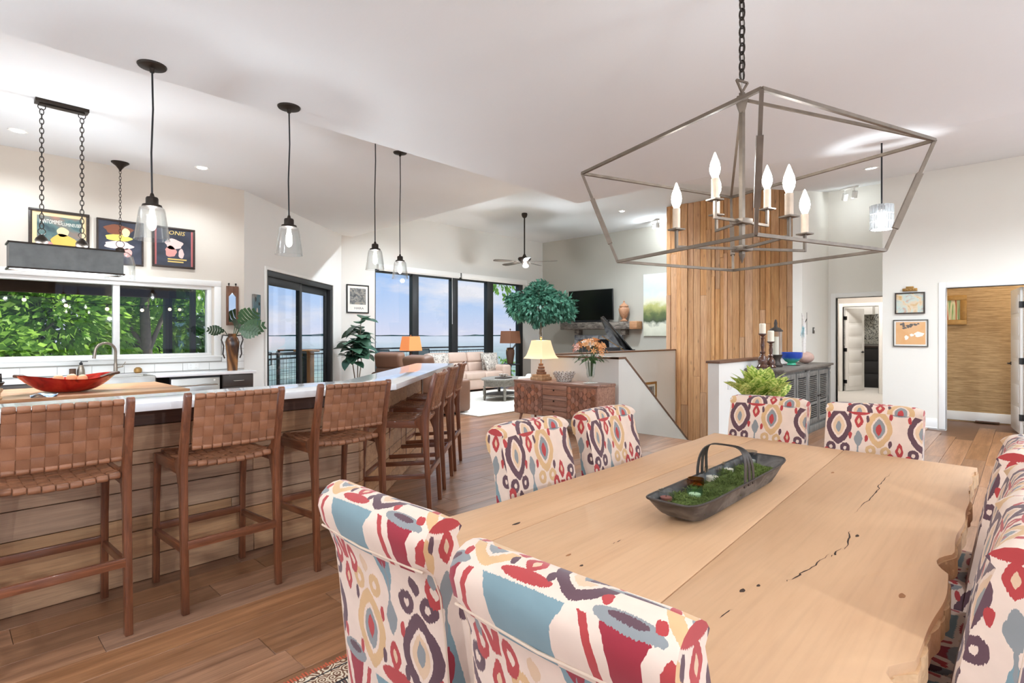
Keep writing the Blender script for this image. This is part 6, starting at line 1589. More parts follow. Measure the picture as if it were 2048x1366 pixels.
def landscape():
    m, t, b = nmat('field_landscape')
    tc_ = add(t, 'ShaderNodeTexCoord'); sp2 = add(t, 'ShaderNodeSeparateXYZ'); t.links.new(tc_.outputs['Object'], sp2.inputs[0])
    n = add(t, 'ShaderNodeTexNoise'); n.inputs['Scale'].default_value = 4.5; n.inputs['Detail'].default_value = 7; t.links.new(tc_.outputs['Object'], n.inputs['Vector'])
    z = mth(t, 'ADD', sp2.outputs[2], mth(t, 'MULTIPLY', mth(t, 'SUBTRACT', n.outputs['Fac'], 0.5), 0.45))
    r = add(t, 'ShaderNodeValToRGB'); el = r.color_ramp.elements; r.color_ramp.interpolation = 'LINEAR'
    el[0].position = 0.0; el[0].color = srgb(206, 206, 186); el[1].position = 1.0; el[1].color = srgb(218, 222, 222)
    for p_, c_ in ((0.15, (226, 226, 206)), (0.22, (70, 82, 60)), (0.34, (96, 110, 66)), (0.48, (186, 186, 116)), (0.55, (226, 224, 196)), (0.75, (204, 214, 220))):
        e = el.new(p_); e.color = srgb(*c_)
    mr = add(t, 'ShaderNodeMapRange'); mr.inputs[1].default_value = -0.86; mr.inputs[2].default_value = 0.86; t.links.new(z, mr.inputs[0]); t.links.new(mr.outputs[0], r.inputs[0])
    t.links.new(r.outputs[0], b.inputs['Base Color']); b.inputs['Roughness'].default_value = 0.6
landscape()
picture('landscape_canvas', 'tall unframed landscape canvas of trees and field left of the wooden shaft', (13.848, 7.30, 2.29), math.radians(-90), 1.15, 1.74, 0, 0.04, None, 'field_landscape')
# grand piano with its lid up, turned along the view
pn = thing('grand_piano', 'black grand piano with raised lid behind the stair half wall', 'piano', (11.14, 6.56, 0), HEAD)
plain('piano_black', srgb(16, 16, 18), 0.15, var=0.05, coat=0.6)
outl = [(0.0, 0.0), (1.75, 0.0), (1.95, 0.15), (1.95, 0.45), (1.7, 0.70), (1.3, 0.85), (1.0, 1.10), (0.75, 1.40), (0.0, 1.42)]
MB().prism([(x, y) for x, y in outl], 0.66, 0.98).build('case', 'piano_black', pn, bevel=0.008)
MB().box(-0.16, 0.0, 0.04, 1.38, 0.66, 0.74).build('keybed', 'piano_black', pn, bevel=0.006)
MB().box(-0.14, -0.01, 0.10, 1.32, 0.74, 0.76).build('keys', 'ink_white', pn)
M = Matrix.Translation((0.30, 0.0, 1.06)) @ Matrix.Rotation(math.radians(49), 4, 'X')
MB().prism([(0, 0), (1.45, 0), (1.62, 0.15), (1.62, 0.42), (1.35, 0.66), (0.95, 0.80), (0.65, 0.98), (0.35, 1.08), (0, 1.08)], 0, 0.03, M).build('lid', 'piano_black', pn, bevel=0.006)
MB().prism([(0.0, 0.35), (0.0, 1.22), (0.06, 1.22), (0.06, 0.35)], 0.98, 1.16).build('music_desk', 'piano_black', pn)
mb = MB().prism([(0.30, -0.06), (1.6, -0.06), (1.6, 0.02), (0.30, 0.02)], 0.98, 1.10); mb.build('hinge_rim', 'piano_black', pn)
M = Matrix.Translation((0.5, 0.62, 0.99)); MB().prism([(0.0, -0.12), (0.9, -0.3), (0.95, 0.62), (0, 0.62)], 0.0, 0.40, M @ Matrix.Rotation(0.5, 4, 'Y')).build('folded_lid', 'piano_black', pn)
MB().tube([(0.35, 0.20, 1.08), (0.36, 0.72, 1.42)], 0.010, 6).build('prop_stick', 'frame_gold', pn)
for x, y in ((0.12, 0.12), (0.12, 1.28), (1.65, 0.35)): MB().tube([(x, y, 0.66), (x, y, 0.05), (x, y, 0.0)], [0.06, 0.035, 0.025], 10).build('leg', 'piano_black', pn, smooth=50)

# ------------------------------------------------------------------ moss tray on the table
art('galvanised', [(40, 34, 30), (66, 60, 56), (104, 98, 92), (60, 42, 34)], 9, 6, 1, (1, 1, 1.6), 0.5, 4)
plain('iron_band', srgb(70, 62, 56), 0.5, 0.5, var=0.25, scale=14)
leaf_mat('moss', srgb(44, 58, 22), srgb(108, 122, 56), 0.9, 0.1)
tr = thing('garden_trug', 'long metal garden trug with arched handle and moss on the dining table', 'tray', (2.22, 0.893, 0.772))
HL, HWD, DP = 0.505, 0.100, 0.068
def trug_pt(u, v, off=0.0):   # u round the rim, v bottom to top
    a = 2*PI*u; e = 0.28
    cx_ = math.copysign(abs(math.cos(a))**e, math.cos(a)); sy_ = math.copysign(abs(math.sin(a))**e, math.sin(a))
    fx = (0.80+0.20*v**0.7); fy = (0.74+0.26*v)
    return (cx_*(HL*fx-off), sy_*(HWD*fy-off), 0.002+DP*v+0.010*v*abs(cx_)**6)
mb = MB().grid(lambda u, v: trug_pt(u, v), 72, 6); i1 = len(mb.v); mb.grid(lambda u, v: trug_pt(u, v, 0.004), 72, 6)
for k in range(72):
    a = k*7+6; b = a+7; mb.f.append((a, b, i1+b, i1+a))
mb.prism([(trug_pt(k/72, 0)[0], trug_pt(k/72, 0)[1]) for k in range(72)], 0.001, 0.004)
mb.build('pan', 'galvanised', tr, smooth=50)
mb = MB().tube([trug_pt(k/72, 1.0) for k in range(72)], 0.0045, 6, closed=True); mb.build('rolled_rim', 'iron_band', tr, smooth=60)
for x in (-0.26, 0.0, 0.26): MB().box(x-0.05, x+0.05, -0.055, 0.055, -0.011, 0.003).build('foot', 'iron_band', tr)
def band(dx):   # strap from the middle of the arch splaying to the rim
    pts = []
    for k in range(17):
        a = PI*k/16; yy = 0.098*math.copysign(abs(math.cos(a))**0.45, math.cos(a)); zz = 0.062+0.150*abs(math.sin(a))**0.5
        pts.append((dx*(1-abs(math.sin(a))**0.9), yy, zz))
    mb = MB()
    for k in range(16): mb.bar(pts[k], pts[k+1], 0.021, 0.004, up=(1, 0, 0) if False else (0, 0.2, 1))
    return mb
MBS = []
for dx in (-0.045, 0.0, 0.045):
    pts = []
    for k in range(25):
        a = PI*k/24; yy = 0.099*math.copysign(abs(math.cos(a))**0.5, math.cos(a)); zz = 0.055+0.150*abs(math.sin(a))**0.55
        pts.append(Vector((dx*(1-abs(math.sin(a)))**0.7, yy, zz)))
    mb = MB()
    for p in pts: mb.v += [(p.x-0.011, p.y, p.z), (p.x+0.011, p.y, p.z)]
    for k in range(24): mb.f.append((2*k, 2*k+1, 2*k+3, 2*k+2))
    i1 = len(mb.v)
    for k, p in enumerate(pts):
        q = pts[min(k+1, 24)]-pts[max(k-1, 0)]; n_ = Vector((0, q.z, -q.y)).normalized()*0.0035
        mb.v += [(p.x-0.011, p.y-n_.y, p.z-n_.z), (p.x+0.011, p.y-n_.y, p.z-n_.z)]
    for k in range(24): mb.f.append((i1+2*k, i1+2*k+2, i1+2*k+3, i1+2*k+1)); mb.f.append((2*k, 2*k+2, i1+2*k+2, i1+2*k)); mb.f.append((2*k+1, i1+2*k+1, i1+2*k+3, 2*k+3))
    mb.build('handle_band', 'iron_band', tr, smooth=60)
rm = random.Random(15); mb = MB()
def mossz(x, y): return 0.036+0.016*math.sin(17*x+2)*math.cos(31*y)+0.012*math.sin(41*x+1.3)
def mossp(u, v):
    q = trug_pt(u, 0.35, 0.012); return (q[0]*v, q[1]*v, mossz(q[0]*v, q[1]*v))
mb.grid(mossp, 72, 12)
for k in range(5200):
    x = rm.uniform(-HL*0.84, HL*0.84); y = rm.uniform(-HWD*0.74, HWD*0.74); z = mossz(x, y)
    if (abs(x)/(HL*0.86))**4+(abs(y)/(HWD*0.80))**4 > 0.95: continue
    d = Vector((rm.uniform(-1, 1), rm.uniform(-1, 1), rm.uniform(0.1, 1))).normalized(); L_ = 0.012+0.012*rm.random(); s_ = d.orthogonal().normalized()*0.0016
    p = Vector((x, y, z)); mid = p+d*L_*0.6+Vector((0, 0, 0.003)); e = p+d*L_+Vector((rm.uniform(-1, 1), rm.uniform(-1, 1), 0))*0.006
    i = len(mb.v); mb.v += [tuple(p-s_), tuple(p+s_), tuple(mid+s_), tuple(mid-s_), tuple(e)]; mb.f += [(i, i+1, i+2, i+3), (i+3, i+2, i+4)]
mo = mb.build('moss_bed', 'moss', None, kind='stuff'); mo.location = (2.22, 0.893, 0.772); tag(mo, 'green moss filling the garden trug', 'moss')
clear('amber_glass', (0.78, 0.52, 0.26, 1)); clear('mercury_glass', (0.75, 0.78, 0.8, 1)); clear('green_glass', (0.80, 0.92, 0.84, 1))
plain('wax', srgb(240, 228, 206), 0.5, var=0.04); plain('wax_red', srgb(150, 84, 70), 0.5, var=0.1)
def votive(label, x, y, r, h_, mat, z=0.80, wax='wax'):
    t = thing('glass_votive', label, 'candle holder', (x, y, z), 0, 'glass votives in the moss trug')
    MB().lathe([(r*0.55, 0), (r*0.85, h_*0.15), (r*0.98, h_*0.55), (r*0.94, h_), (r*0.88, h_), (r*0.92, h_*0.55), (r*0.78, h_*0.2), (r*0.5, 0.004)], n=28).build('cup', mat, t, smooth=50)
    MB().lathe([(0.0001, 0.006), (r*0.70, 0.006), (r*0.72, h_*0.4), (0.0001, h_*0.4)], n=20).build('candle', wax, t, smooth=40)
    MB().cyl((0, 0, h_*0.4), (0, 0, h_*0.4+0.008), 0.0012, n=5).build('wick', 'ink_black', t)
votive('small clear glass votive with reddish candle at the near end of the trug', 1.846, 0.960, 0.03, 0.042, 'clear_glass', 0.812, 'wax_red')
votive('pale green glass votive in the moss at the near end of the trug', 1.959, 0.902, 0.03, 0.042, 'green_glass', 0.812, 'wax')
votive('dark amber glass votive sunk in the moss', 2.089, 0.957, 0.033, 0.04, 'amber_glass', 0.812, 'wax_red')
votive('tallest clear glass votive standing before the trug handle', 2.221, 0.946, 0.034, 0.062, 'clear_glass', 0.812, 'wax')
votive('small clear glass votive just beyond the tallest one', 2.427, 0.960, 0.028, 0.044, 'clear_glass', 0.812, 'wax')
votive('silvery mercury glass votive half behind the trug handle', 2.626, 0.939, 0.034, 0.07, 'mercury_glass', 0.812, 'wax')
votive('clear glass votive at the far end of the trug', 2.799, 0.897, 0.029, 0.036, 'clear_glass', 0.800, 'wax_red')

# ------------------------------------------------------------------ grey buffet in the hall
wood('weathered_grey', srgb(84, 82, 78), srgb(140, 136, 128), 'z', 1.6, 0.6, 0.04)
wood('buffet_top', srgb(92, 84, 76), srgb(134, 126, 116), 'x', 1.2, 0.5, 0.03)
bf = thing('louvred_buffet', 'long weathered grey buffet with louvred doors along the stair half wall', 'buffet', (8.70, 2.50, 0))
MB().box(-1.16, 1.16, -0.19, 0.22, 0.10, 0.93).build('carcass', 'weathered_grey', bf, bevel=0.004)
MB().box(-1.24, 1.24, -0.26, 0.235, 0.955, 0.99).box(-1.20, 1.20, -0.23, 0.23, 0.93, 0.955).build('top', 'buffet_top', bf, bevel=0.006)
MB().box(-1.19, 1.19, -0.22, 0.225, 0.0, 0.10).build('plinth', 'weathered_grey', bf, bevel=0.006)
lv = MB().box(-0.15, 0.15, -0.004, 0.004, -0.012, 0.012, Matrix.Rotation(0.7, 4, 'X')).mesh('slat')
for k in range(4):
    x0 = -1.10+k*0.555; x1 = x0+0.50
    d = MB().box(x0, x0+0.055, -0.215, -0.19, 0.13, 0.90).box(x1-0.055, x1, -0.215, -0.19, 0.13, 0.90).box(x0+0.055, x1-0.055, -0.215, -0.19, 0.13, 0.20).box(x0+0.055, x1-0.055, -0.215, -0.19, 0.83, 0.90).box(x0+0.055, x1-0.055, -0.215, -0.19, 0.40, 0.44).build('door', 'weathered_grey', bf, bevel=0.003)
    MB().box(x0+0.05, x1-0.05, -0.192, -0.188, 0.19, 0.84).build('backing', 'ink_black', d)
    for zz in [0.225+0.028*j for j in range(6)]+[0.465+0.028*j for j in range(13)]:
        o = kid(lv, 'slat', 'weathered_grey', d, ((x0+x1)/2, -0.204, zz)); o.scale = (1.28, 1, 1)
    MB().sphere((x1-0.03 if k % 2 == 0 else x0+0.03, -0.225, 0.52), 0.014, 10).build('knob', 'dark_metal', d, smooth=50)
for x in (-1.145, -0.03, 0.0, 1.145): MB().lathe([(0.03, 0.11), (0.034, 0.2), (0.03, 0.8), (0.036, 0.84), (0.026, 0.87), (0.04, 0.92)], (x, -0.20, 0), 12).build('pilaster', 'weathered_grey', bf, smooth=40)
wood('candle_wood', srgb(60, 36, 28), srgb(120, 78, 58), 'z', 3, 0.22, 0.02, coat=0.5)
def candlestick(label, x, y, hs, hc):
    t = thing('candlestick', label, 'candlestick', (x, y, 0.991), 0, 'turned candlesticks on the buffet')
    s_ = hs/0.45
    MB().lathe([(0.065, 0), (0.07, 0.02*s_), (0.05, 0.05*s_), (0.058, 0.09*s_), (0.052, 0.13*s_), (0.022, 0.18*s_), (0.036, 0.205*s_), (0.018, 0.23*s_), (0.026, 0.30*s_), (0.018, 0.37*s_), (0.026, 0.39*s_), (0.016, 0.41*s_), (0.05, 0.44*s_), (0.05, hs)], n=24).build('stick', 'candle_wood', t, smooth=40)
    MB().lathe([(0.0001, hs), (0.04, hs), (0.041, hs+hc-0.008), (0.034, hs+hc), (0.0001, hs+hc-0.004)], n=20).build('candle', 'wax', t, smooth=40)
    MB().cyl((0, 0, hs+hc-0.005), (0, 0, hs+hc+0.012), 0.0015, n=5).build('wick', 'ink_black', t)
candlestick('taller turned wooden candlestick with white candle on the grey buffet', 7.62, 2.56, 0.462, 0.135)
candlestick('shorter turned wooden candlestick with white candle beside the taller one', 7.76, 2.50, 0.355, 0.145)
ln = thing('candle_lantern', 'tall glass candle lantern with bronze cap on the grey buffet', 'lantern', (8.02, 2.52, 0.991))
MB().lathe([(0.085, 0), (0.09, 0.03), (0.065, 0.06), (0.06, 0.10), (0.075, 0.14), (0.09, 0.17)], n=28).build('base', 'iron_band', ln, smooth=40)
MB().lathe([(0.082, 0.17), (0.082, 0.49), (0.079, 0.49), (0.079, 0.17)], n=30).build('glass_cylinder', 'clear_glass', ln, smooth=50)
MB().lathe([(0.0001, 0.17), (0.042, 0.17), (0.042, 0.42), (0.0001, 0.42)], n=20).build('candle', 'wax', ln, smooth=40)
MB().lathe([(0.092, 0.49), (0.095, 0.50), (0.06, 0.535), (0.025, 0.55), (0.018, 0.58), (0.024, 0.60), (0.012, 0.65), (0.002, 0.66)], n=28).build('cap', 'iron_band', ln, smooth=45)
def bowlmat():
    m, t, b = nmat('blue_green_glaze'); tc_ = add(t, 'ShaderNodeTexCoord'); s3 = add(t, 'ShaderNodeSeparateXYZ'); t.links.new(tc_.outputs['Object'], s3.inputs[0])
    n = add(t, 'ShaderNodeTexNoise'); n.inputs['Scale'].default_value = 20; t.links.new(tc_.outputs['Object'], n.inputs['Vector'])
    f = mth(t, 'ADD', mth(t, 'MULTIPLY', mth(t, 'SUBTRACT', s3.outputs[2], 0.085), 22), mth(t, 'MULTIPLY', n.outputs['Fac'], 0.8))
    t.links.new(mixc(t, f, srgb(70, 178, 140), srgb(38, 74, 170)), b.inputs['Base Color']); b.inputs['Roughness'].default_value = 0.15
    n.inputs['Detail'].default_value = 3
bowlmat()
gb = thing('glazed_bowl', 'blue over green glazed footed bowl on the grey buffet', 'bowl', (8.66, 2.50, 0.991))
MB().lathe([(0.06, 0), (0.062, 0.02), (0.05, 0.035), (0.09, 0.06), (0.14, 0.12), (0.15, 0.19), (0.143, 0.19), (0.13, 0.12), (0.08, 0.07), (0.0001, 0.06)], n=32).build('bowl', 'blue_green_glaze', gb, smooth=45)
MB().lathe([(0.11, 0.0), (0.115, 0.004), (0.0001, 0.006)], n=24).build('mat', 'ink_black', gb)
plain('rose_stone', srgb(190, 156, 142), 0.6, var=0.2, scale=14)
fs = thing('fish_sculpture', 'slim driftwood bird sculpture on a rose stone base at the buffet end', 'sculpture', (9.30, 2.50, 0.991))
MB().sphere((0.05, 0, 0.06), 0.15, 14, 1.25, 0.8, 0.62).xf(Matrix.Translation((0, 0, 0.035))).build('stone_base', 'rose_stone', fs, smooth=40)
MB().tube([(-0.02, 0, 0.12), (-0.03, 0, 0.30), (-0.02, 0, 0.45), (-0.04, 0, 0.62)], [0.022, 0.03, 0.035, 0.03], 8).build('body', 'shell_white', fs, smooth=60)
art('verdigris', [(90, 124, 128), (150, 182, 186), (190, 206, 206)], 12, 4, 1)
for k in range(7): a = -0.8+0.27*k; MB().tube([(-0.04, 0, 0.62), (-0.04+0.11*math.sin(a), 0.02*math.cos(3*k), 0.50-0.10*math.cos(a))], [0.012, 0.004], 6).build('feather', 'verdigris', fs, smooth=60)
MB().tube([(-0.04, 0, 0.60), (-0.07, 0, 0.70), (-0.13, 0, 0.78)], [0.028, 0.02, 0.006], 8).build('head', 'shell_white', fs, smooth=60)
MB().tube([(0.0, 0, 0.62), (0.07, 0, 0.66), (0.13, 0, 0.70)], 0.006, 6).tube([(0.13, 0, 0.80), (0.13, 0, 0.45)], 0.003, 6).build('fishing_rod', 'frame_dark', fs)
sw = thing('wall_switch', 'white rocker switch plate on the near half wall end', 'switch', (6.98, 2.748, 0.80)); MB().box(-0.06, 0.06, -0.006, 0, -0.06, 0.06).build('plate', 'outlet_white', sw, bevel=0.002)
for q in (-0.028, 0.028): MB().box(q-0.016, q+0.016, -0.010, -0.005, -0.033, 0.033).build('rocker', 'tile_white', sw)
th_ = thing('thermostat', 'small grey thermostat on the wall past the wooden shaft', 'thermostat', (10.75, 2.748, 1.52)); MB().box(-0.035, 0.035, -0.018, 0, -0.055, 0.055).build('body', 'frame_grey', th_, bevel=0.004); MB().box(-0.022, 0.022, -0.020, -0.017, 0.0, 0.035).build('display', 'outlet_white', th_)

# ------------------------------------------------------------------ pictures in the hall
art('nude_abstract', [(210, 170, 106), (226, 206, 176), (196, 214, 206), (206, 150, 120)], 5, 6, 2.5, (1, 1, 1), 0.6, 9)
q = picture('framed_painting', 'small abstract painting in dark frame, upper of two on the hall wall', (10.548, 1.318, 1.937), math.radians(-90), 0.385, 0.335, 0.018, 0.04, 'frame_dark', 'nude_abstract', group='hall wall paintings')
art('apricot_wash', [(224, 168, 112), (228, 180, 128), (216, 176, 146)], 3, 5, 1, (1, 1, 1), 0.6, 2)
q = picture('framed_watercolour', 'apricot painting of white birds in grey frame, lower of two on the hall wall', (10.548, 1.31, 1.465), math.radians(-90), 0.45, 0.425, 0.014, 0.03, 'frame_grey', 'apricot_wash', 0.022, group='hall wall paintings')
yf = q['front']
for (x, z, rx, rz_) in ((0.11, -0.02, 0.06, 0.04), (0.02, -0.03, 0.028, 0.02), (-0.05, -0.07, 0.026, 0.035)): blob(q, 'white_bird', 'ink_white', ellipse(x, z, rx, rz_, 16, 0.2), yf)
flat('leaf_grey', (104, 98, 94))
for k in range(12): rq = random.Random(k); blob(q, 'grey_leaf', 'leaf_grey', ellipse(-0.15+0.26*rq.random(), 0.07+0.08*rq.random(), 0.014+0.012*rq.random(), 0.012+0.012*rq.random(), 10, 0.25, k), yf-0.0002*k)
pq = thing('carved_plaque', 'little carved gilt plaque above the upper hall painting', 'plaque', (10.548, 1.318, 2.125), math.radians(-90))
MB().box(-0.095, 0.095, -0.03, 0, 0, 0.045).box(-0.05, 0.05, -0.03, 0, 0.045, 0.075).build('relief', 'frame_gold', pq, bevel=0.006)
for k in range(5): MB().sphere((-0.07+0.035*k, -0.03, 0.024), 0.012, 8).build('rosette', 'frame_gold', pq, smooth=50)
art('stripe_abstract', [(40, 74, 40), (120, 160, 90), (226, 220, 180), (206, 110, 60), (70, 40, 30)], 1.0, 3, 0.4, (26, 26, 1.2), 0.5, 4)
q = picture('gold_framed_painting', 'gold framed striped green and orange painting on the grasscloth wall', (11.918, 1.02, 1.86), math.radians(-90), 0.62, 0.50, 0.085, 0.05, 'frame_gold', 'stripe_abstract')
tag(MB().box(11.80, 11.90, 0.30, 0.60, 0.001, 0.014).build('floor_register', 'siding_brown'), 'brown floor vent at the foot of the grasscloth wall', 'vent')
for (z, lb) in ((1.24, 'framed photo'),):
    picture('stairwell_picture', 'small wood framed picture low on the stairwell wall', (10.78, 5.998, 0.05), 0, 0.55, 0.72, 0.05, 0.03, 'frame_gold', 'rock_print', 0.05)
# closet seen through the far doorway
art('mosaic_art', [(30, 30, 30), (84, 84, 78), (190, 190, 182), (120, 112, 70)], 10, 7, 3, (1, 1, 1), 0.6, 6)
picture('closet_canvas', 'black and white mosaic canvas in the far room', (18.298, 3.55, 1.62), math.radians(-90), 1.30, 0.85, 0, 0.05, None, 'mosaic_art')
wc = thing('wall_cabinet', 'plain white wall cabinet in the far room', 'cabinet', (18.30, 3.45, 2.02)); MB().box(-0.34, 0, -0.36, 0.36, 0, 0.62).build('carcass', 'trim_white', wc, bevel=0.003)
for s_ in (-1, 1): o = MB().box(-0.36, -0.34, min(0, s_*0.355), max(0, s_*0.355), 0.005, 0.615).build('door', 'trim_white', wc, bevel=0.004); MB().sphere((-0.37, s_*0.05, 0.08), 0.012, 8).build('knob', 'black_plastic', o, smooth=50)
dk = thing('dark_chest', 'black chest under the mosaic canvas in the far room', 'chest', (17.95, 3.5, 0.004)); MB().box(-0.3, 0.3, -0.7, 0.7, 0.0, 1.10).build('body', 'ink_black', dk, bevel=0.01); MB().box(-0.32, 0.32, -0.72, 0.72, 1.10, 1.14).build('top', 'frame_dark', dk, bevel=0.006)
for k in range(3): o = MB().box(-0.315, -0.30, -0.66, 0.66, 0.06+0.34*k, 0.37+0.34*k).build('drawer', 'ink_black', dk, bevel=0.004); MB().sphere((-0.325, 0, 0.21+0.34*k), 0.016, 8).build('knob', 'dark_metal', o, smooth=50)
lamp('corridor_fill', (14.2, 2.4, 3.6), 120, (1, 0.98, 0.95), 0.2)  # bare fill light added to brighten the corridor
lamp('closet_fill', (17.0, 3.0, 3.2), 45, (1, 0.98, 0.95), 0.2)  # added fill light without a fitting, for the far room
lamp('grasscloth_room_fill', (11.3, -0.6, 2.9), 40, (1, 0.93, 0.82), 0.15)  # added fill light without a fitting, for the papered room

# ------------------------------------------------------------------ outdoors: deck, rails, porch
wood('deck_board', srgb(110, 92, 76), srgb(150, 130, 110), 'x', 0.8, 0.8, 0.15)
wood('cedar_post', srgb(168, 108, 60), srgb(212, 152, 96), 'z', 1, 0.7, 0.05)
dk_ = tag(MB().prism([(-4, 9.06), (3.3, 9.06), (6.45, 11.80), (13.9, 11.80), (13.9, 14.4), (6.1, 14.4), (6.0, 12.6), (3.2, 10.3), (3.2, 12.2), (-4, 12.2)], -0.22, -0.06).build('deck', 'deck_board'), 'weathered timber deck outside the living room windows', 'deck'); structure(dk_)
def railing(label, pts, ztop=1.06):
    t = thing('deck_railing', label, 'railing', (pts[0][0], pts[0][1], -0.06), 0, 'black wire deck railings')
    for a, b in zip(pts, pts[1:]):
        A_ = Vector((*a, 0)); B__ = Vector((*b, 0)); L_ = (B__-A_).length; n = max(1, round(L_/1.5))
        MB().bar((a[0], a[1], ztop-0.02), (b[0], b[1], ztop-0.02), 0.10, 0.045).build('top_rail', 'window_black', t, world=True)
        MB().bar((a[0], a[1], ztop-0.13), (b[0], b[1], ztop-0.13), 0.03, 0.035).build('mid_rail', 'window_black', t, world=True)
        MB().bar((a[0], a[1], 0.04), (b[0], b[1], 0.04), 0.03, 0.035).build('bottom_rail', 'window_black', t, world=True)
        for k in range(n+1):
            p = A_.lerp(B__, k/n); MB().box(p.x-0.035, p.x+0.035, p.y-0.035, p.y+0.035, -0.06, ztop-0.04).build('post', 'window_black', t, world=True)
        mb = MB(); m_ = int(L_/0.11)
        for k in range(1, m_): p = A_.lerp(B__, k/m_); mb.bar((p.x, p.y, 0.05), (p.x, p.y, ztop-0.13), 0.006)
        for k in range(1, 8): z = 0.05+(ztop-0.18)*k/8; mb.bar((a[0], a[1], z), (b[0], b[1], z), 0.006)
        mb.build('wire_grid', 'window_black', t, world=True, kind='stuff')
    return t
railing('black wire-grid railing along the deck beyond the living room windows', [(6.2, 14.25), (13.8, 14.25)])
railing('black wire-grid railing seen through the sliding door', [(3.25, 10.35), (5.95, 12.25)])
nw = thing('newel_post', 'chunky cedar corner post of the deck railing outside the sliding door', 'post', (6.08, 12.42, -0.06))
MB().box(-0.13, 0.13, -0.13, 0.13, 0, 1.10).build('shaft', 'cedar_post', nw, bevel=0.008); MB().box(-0.22, 0.22, -0.22, 0.22, 1.10, 1.15).build('cap', 'cedar_post', nw, bevel=0.008)
plain('mesh_sling', srgb(92, 108, 112), 0.7, var=0.1)
def patio_chair(label, loc, rz):
    t = thing('patio_chair', label, 'chair', loc, rz, 'sling chairs on the deck')
    MB().box(-0.26, 0.26, -0.25, 0.25, 0.42, 0.435).build('seat', 'mesh_sling', t)
    M = Matrix.Translation((0, -0.25, 0.43)) @ Matrix.Rotation(0.22, 4, 'X'); MB().box(-0.25, 0.25, -0.008, 0.008, 0, 0.66, M).build('backrest', 'mesh_sling', t)
    for s_ in (-1, 1):
        MB().tube([(s_*0.27, 0.27, 0), (s_*0.27, 0.25, 0.62), (s_*0.27, -0.10, 0.66), (s_*0.27, -0.30, 0.62)], 0.014, 8).build('front_leg', 'window_black', t, smooth=60)
        MB().tube([(s_*0.27, -0.30, 0), (s_*0.27, -0.25, 0.43), (s_*0.27, -0.40, 1.09)], 0.014, 8).build('back_leg', 'window_black', t, smooth=60)
    MB().tube([(-0.27, -0.40, 1.09), (0.27, -0.40, 1.09)], 0.014, 8).build('crest_rail', 'window_black', t, smooth=60)
    return t
patio_chair('grey sling patio chair on the deck behind the sofa', (10.15, 12.9, -0.06), math.radians(180))
patio_chair('sling patio chair on the deck behind the amber-shaded lamp', (8.35, 12.8, -0.06), math.radians(150))
# porch outside the kitchen window
po = thing('porch', 'covered porch with brown beams outside the kitchen window', 'porch', (0, 11.9, -0.06))
for k in range(18):
    x0 = -3.8+k*0.38; MB().box(x0+0.003, x0+0.377, 9.1, 12.1, 2.42, 2.45).build('ceiling_board', 'porch_brown', po, world=True)
MB().box(-3.9, 3.2, 11.85, 12.05, 2.14, 2.42).build('beam', 'porch_brown', po, world=True, bevel=0.006)
for y in (9.9, 10.9): MB().box(-3.9, 3.1, y, y+0.09, 2.32, 2.42).build('rafter', 'porch_brown', po, world=True)
for x in (-2.2, 3.02): MB().box(x, x+0.16, 11.87, 12.03, -0.06, 2.14).build('post', 'siding_dark', po, world=True, bevel=0.006)
MB().box(3.05, 3.12, 10.45, 10.55, -0.06, 2.42).build('post', 'siding_dark', po, world=True)
glass('blue_glass', (0.55, 0.70, 0.80, 1), 0.2)
MB().box(3.08, 3.10, 10.55, 11.87, 0.1, 2.3).build('reflection_panel', 'blue_glass', po, world=True)  # added blue panel standing in for a reflection in the kitchen window
emit('string_bulb', (1, 0.78, 0.42, 1), 3)
sg = thing('string_lights', 'string of warm bulbs hung under the porch beam', 'string lights', (1.0, 11.4, 2.1))
pts = [(-2.0+0.50*k, 11.4+0.25*math.sin(1.3*k), 2.10-0.16*abs(math.sin(0.55*k))) for k in range(11)]
MB().tube(pts, 0.006, 5).build('cable', 'black_plastic', sg, world=True)
for p in pts: MB().cyl((p[0], p[1], p[2]-0.01), (p[0], p[1], p[2]-0.05), 0.014, n=8).build('socket', 'black_plastic', sg, world=True); MB().sphere((p[0], p[1], p[2]-0.075), 0.028, 10).build('bulb', 'string_bulb', sg, world=True, smooth=60)

# ------------------------------------------------------------------ trees and landscape
leaf_mat('tree_leaf', srgb(80, 146, 40), srgb(190, 226, 104), 0.5, 0.5)
leaf_mat('tree_leaf_dark', srgb(40, 84, 34), srgb(104, 150, 74), 0.5, 0.4)
plain('tree_bark', srgb(128, 116, 102), 0.9, var=0.35, scale=8, bump=0.6, bscale=20)
def tree(label, base, h_, crowns, n, size, mat, seed, trunk=0.16):
    t = thing('tree', label, 'tree', base, 0, 'trees beyond the deck'); rnd = random.Random(seed)
    MB().tube([(0, 0, 0), (0.1, 0.05, h_*0.4), (0.0, 0.1, h_*0.75), (0.1, 0, h_)], [trunk, trunk*0.85, trunk*0.6, trunk*0.2], 10).build('trunk', 'tree_bark', t, smooth=60)
    mb = MB()
    for (cx_, cy2, cz2, R_) in crowns:
        mb2 = foliage(int(n*R_*R_), (cx_, cy2, cz2), R_, size, rnd, 0.25, 0.5, (1, 1, 0.9)); i = len(mb.v); mb.v += mb2.v; mb.f += [tuple(i+q for q in f_) for f_ in mb2.f]
        MB().tube([(0.05, 0.05, h_*0.6), (cx_*0.6, cy2*0.6, (h_*0.6+cz2)/2), (cx_, cy2, cz2)], [trunk*0.4, trunk*0.25, 0.02], 7).build('branch', 'tree_bark', t, smooth=60)
    mb.build('foliage', mat, t, kind='stuff')
    return t
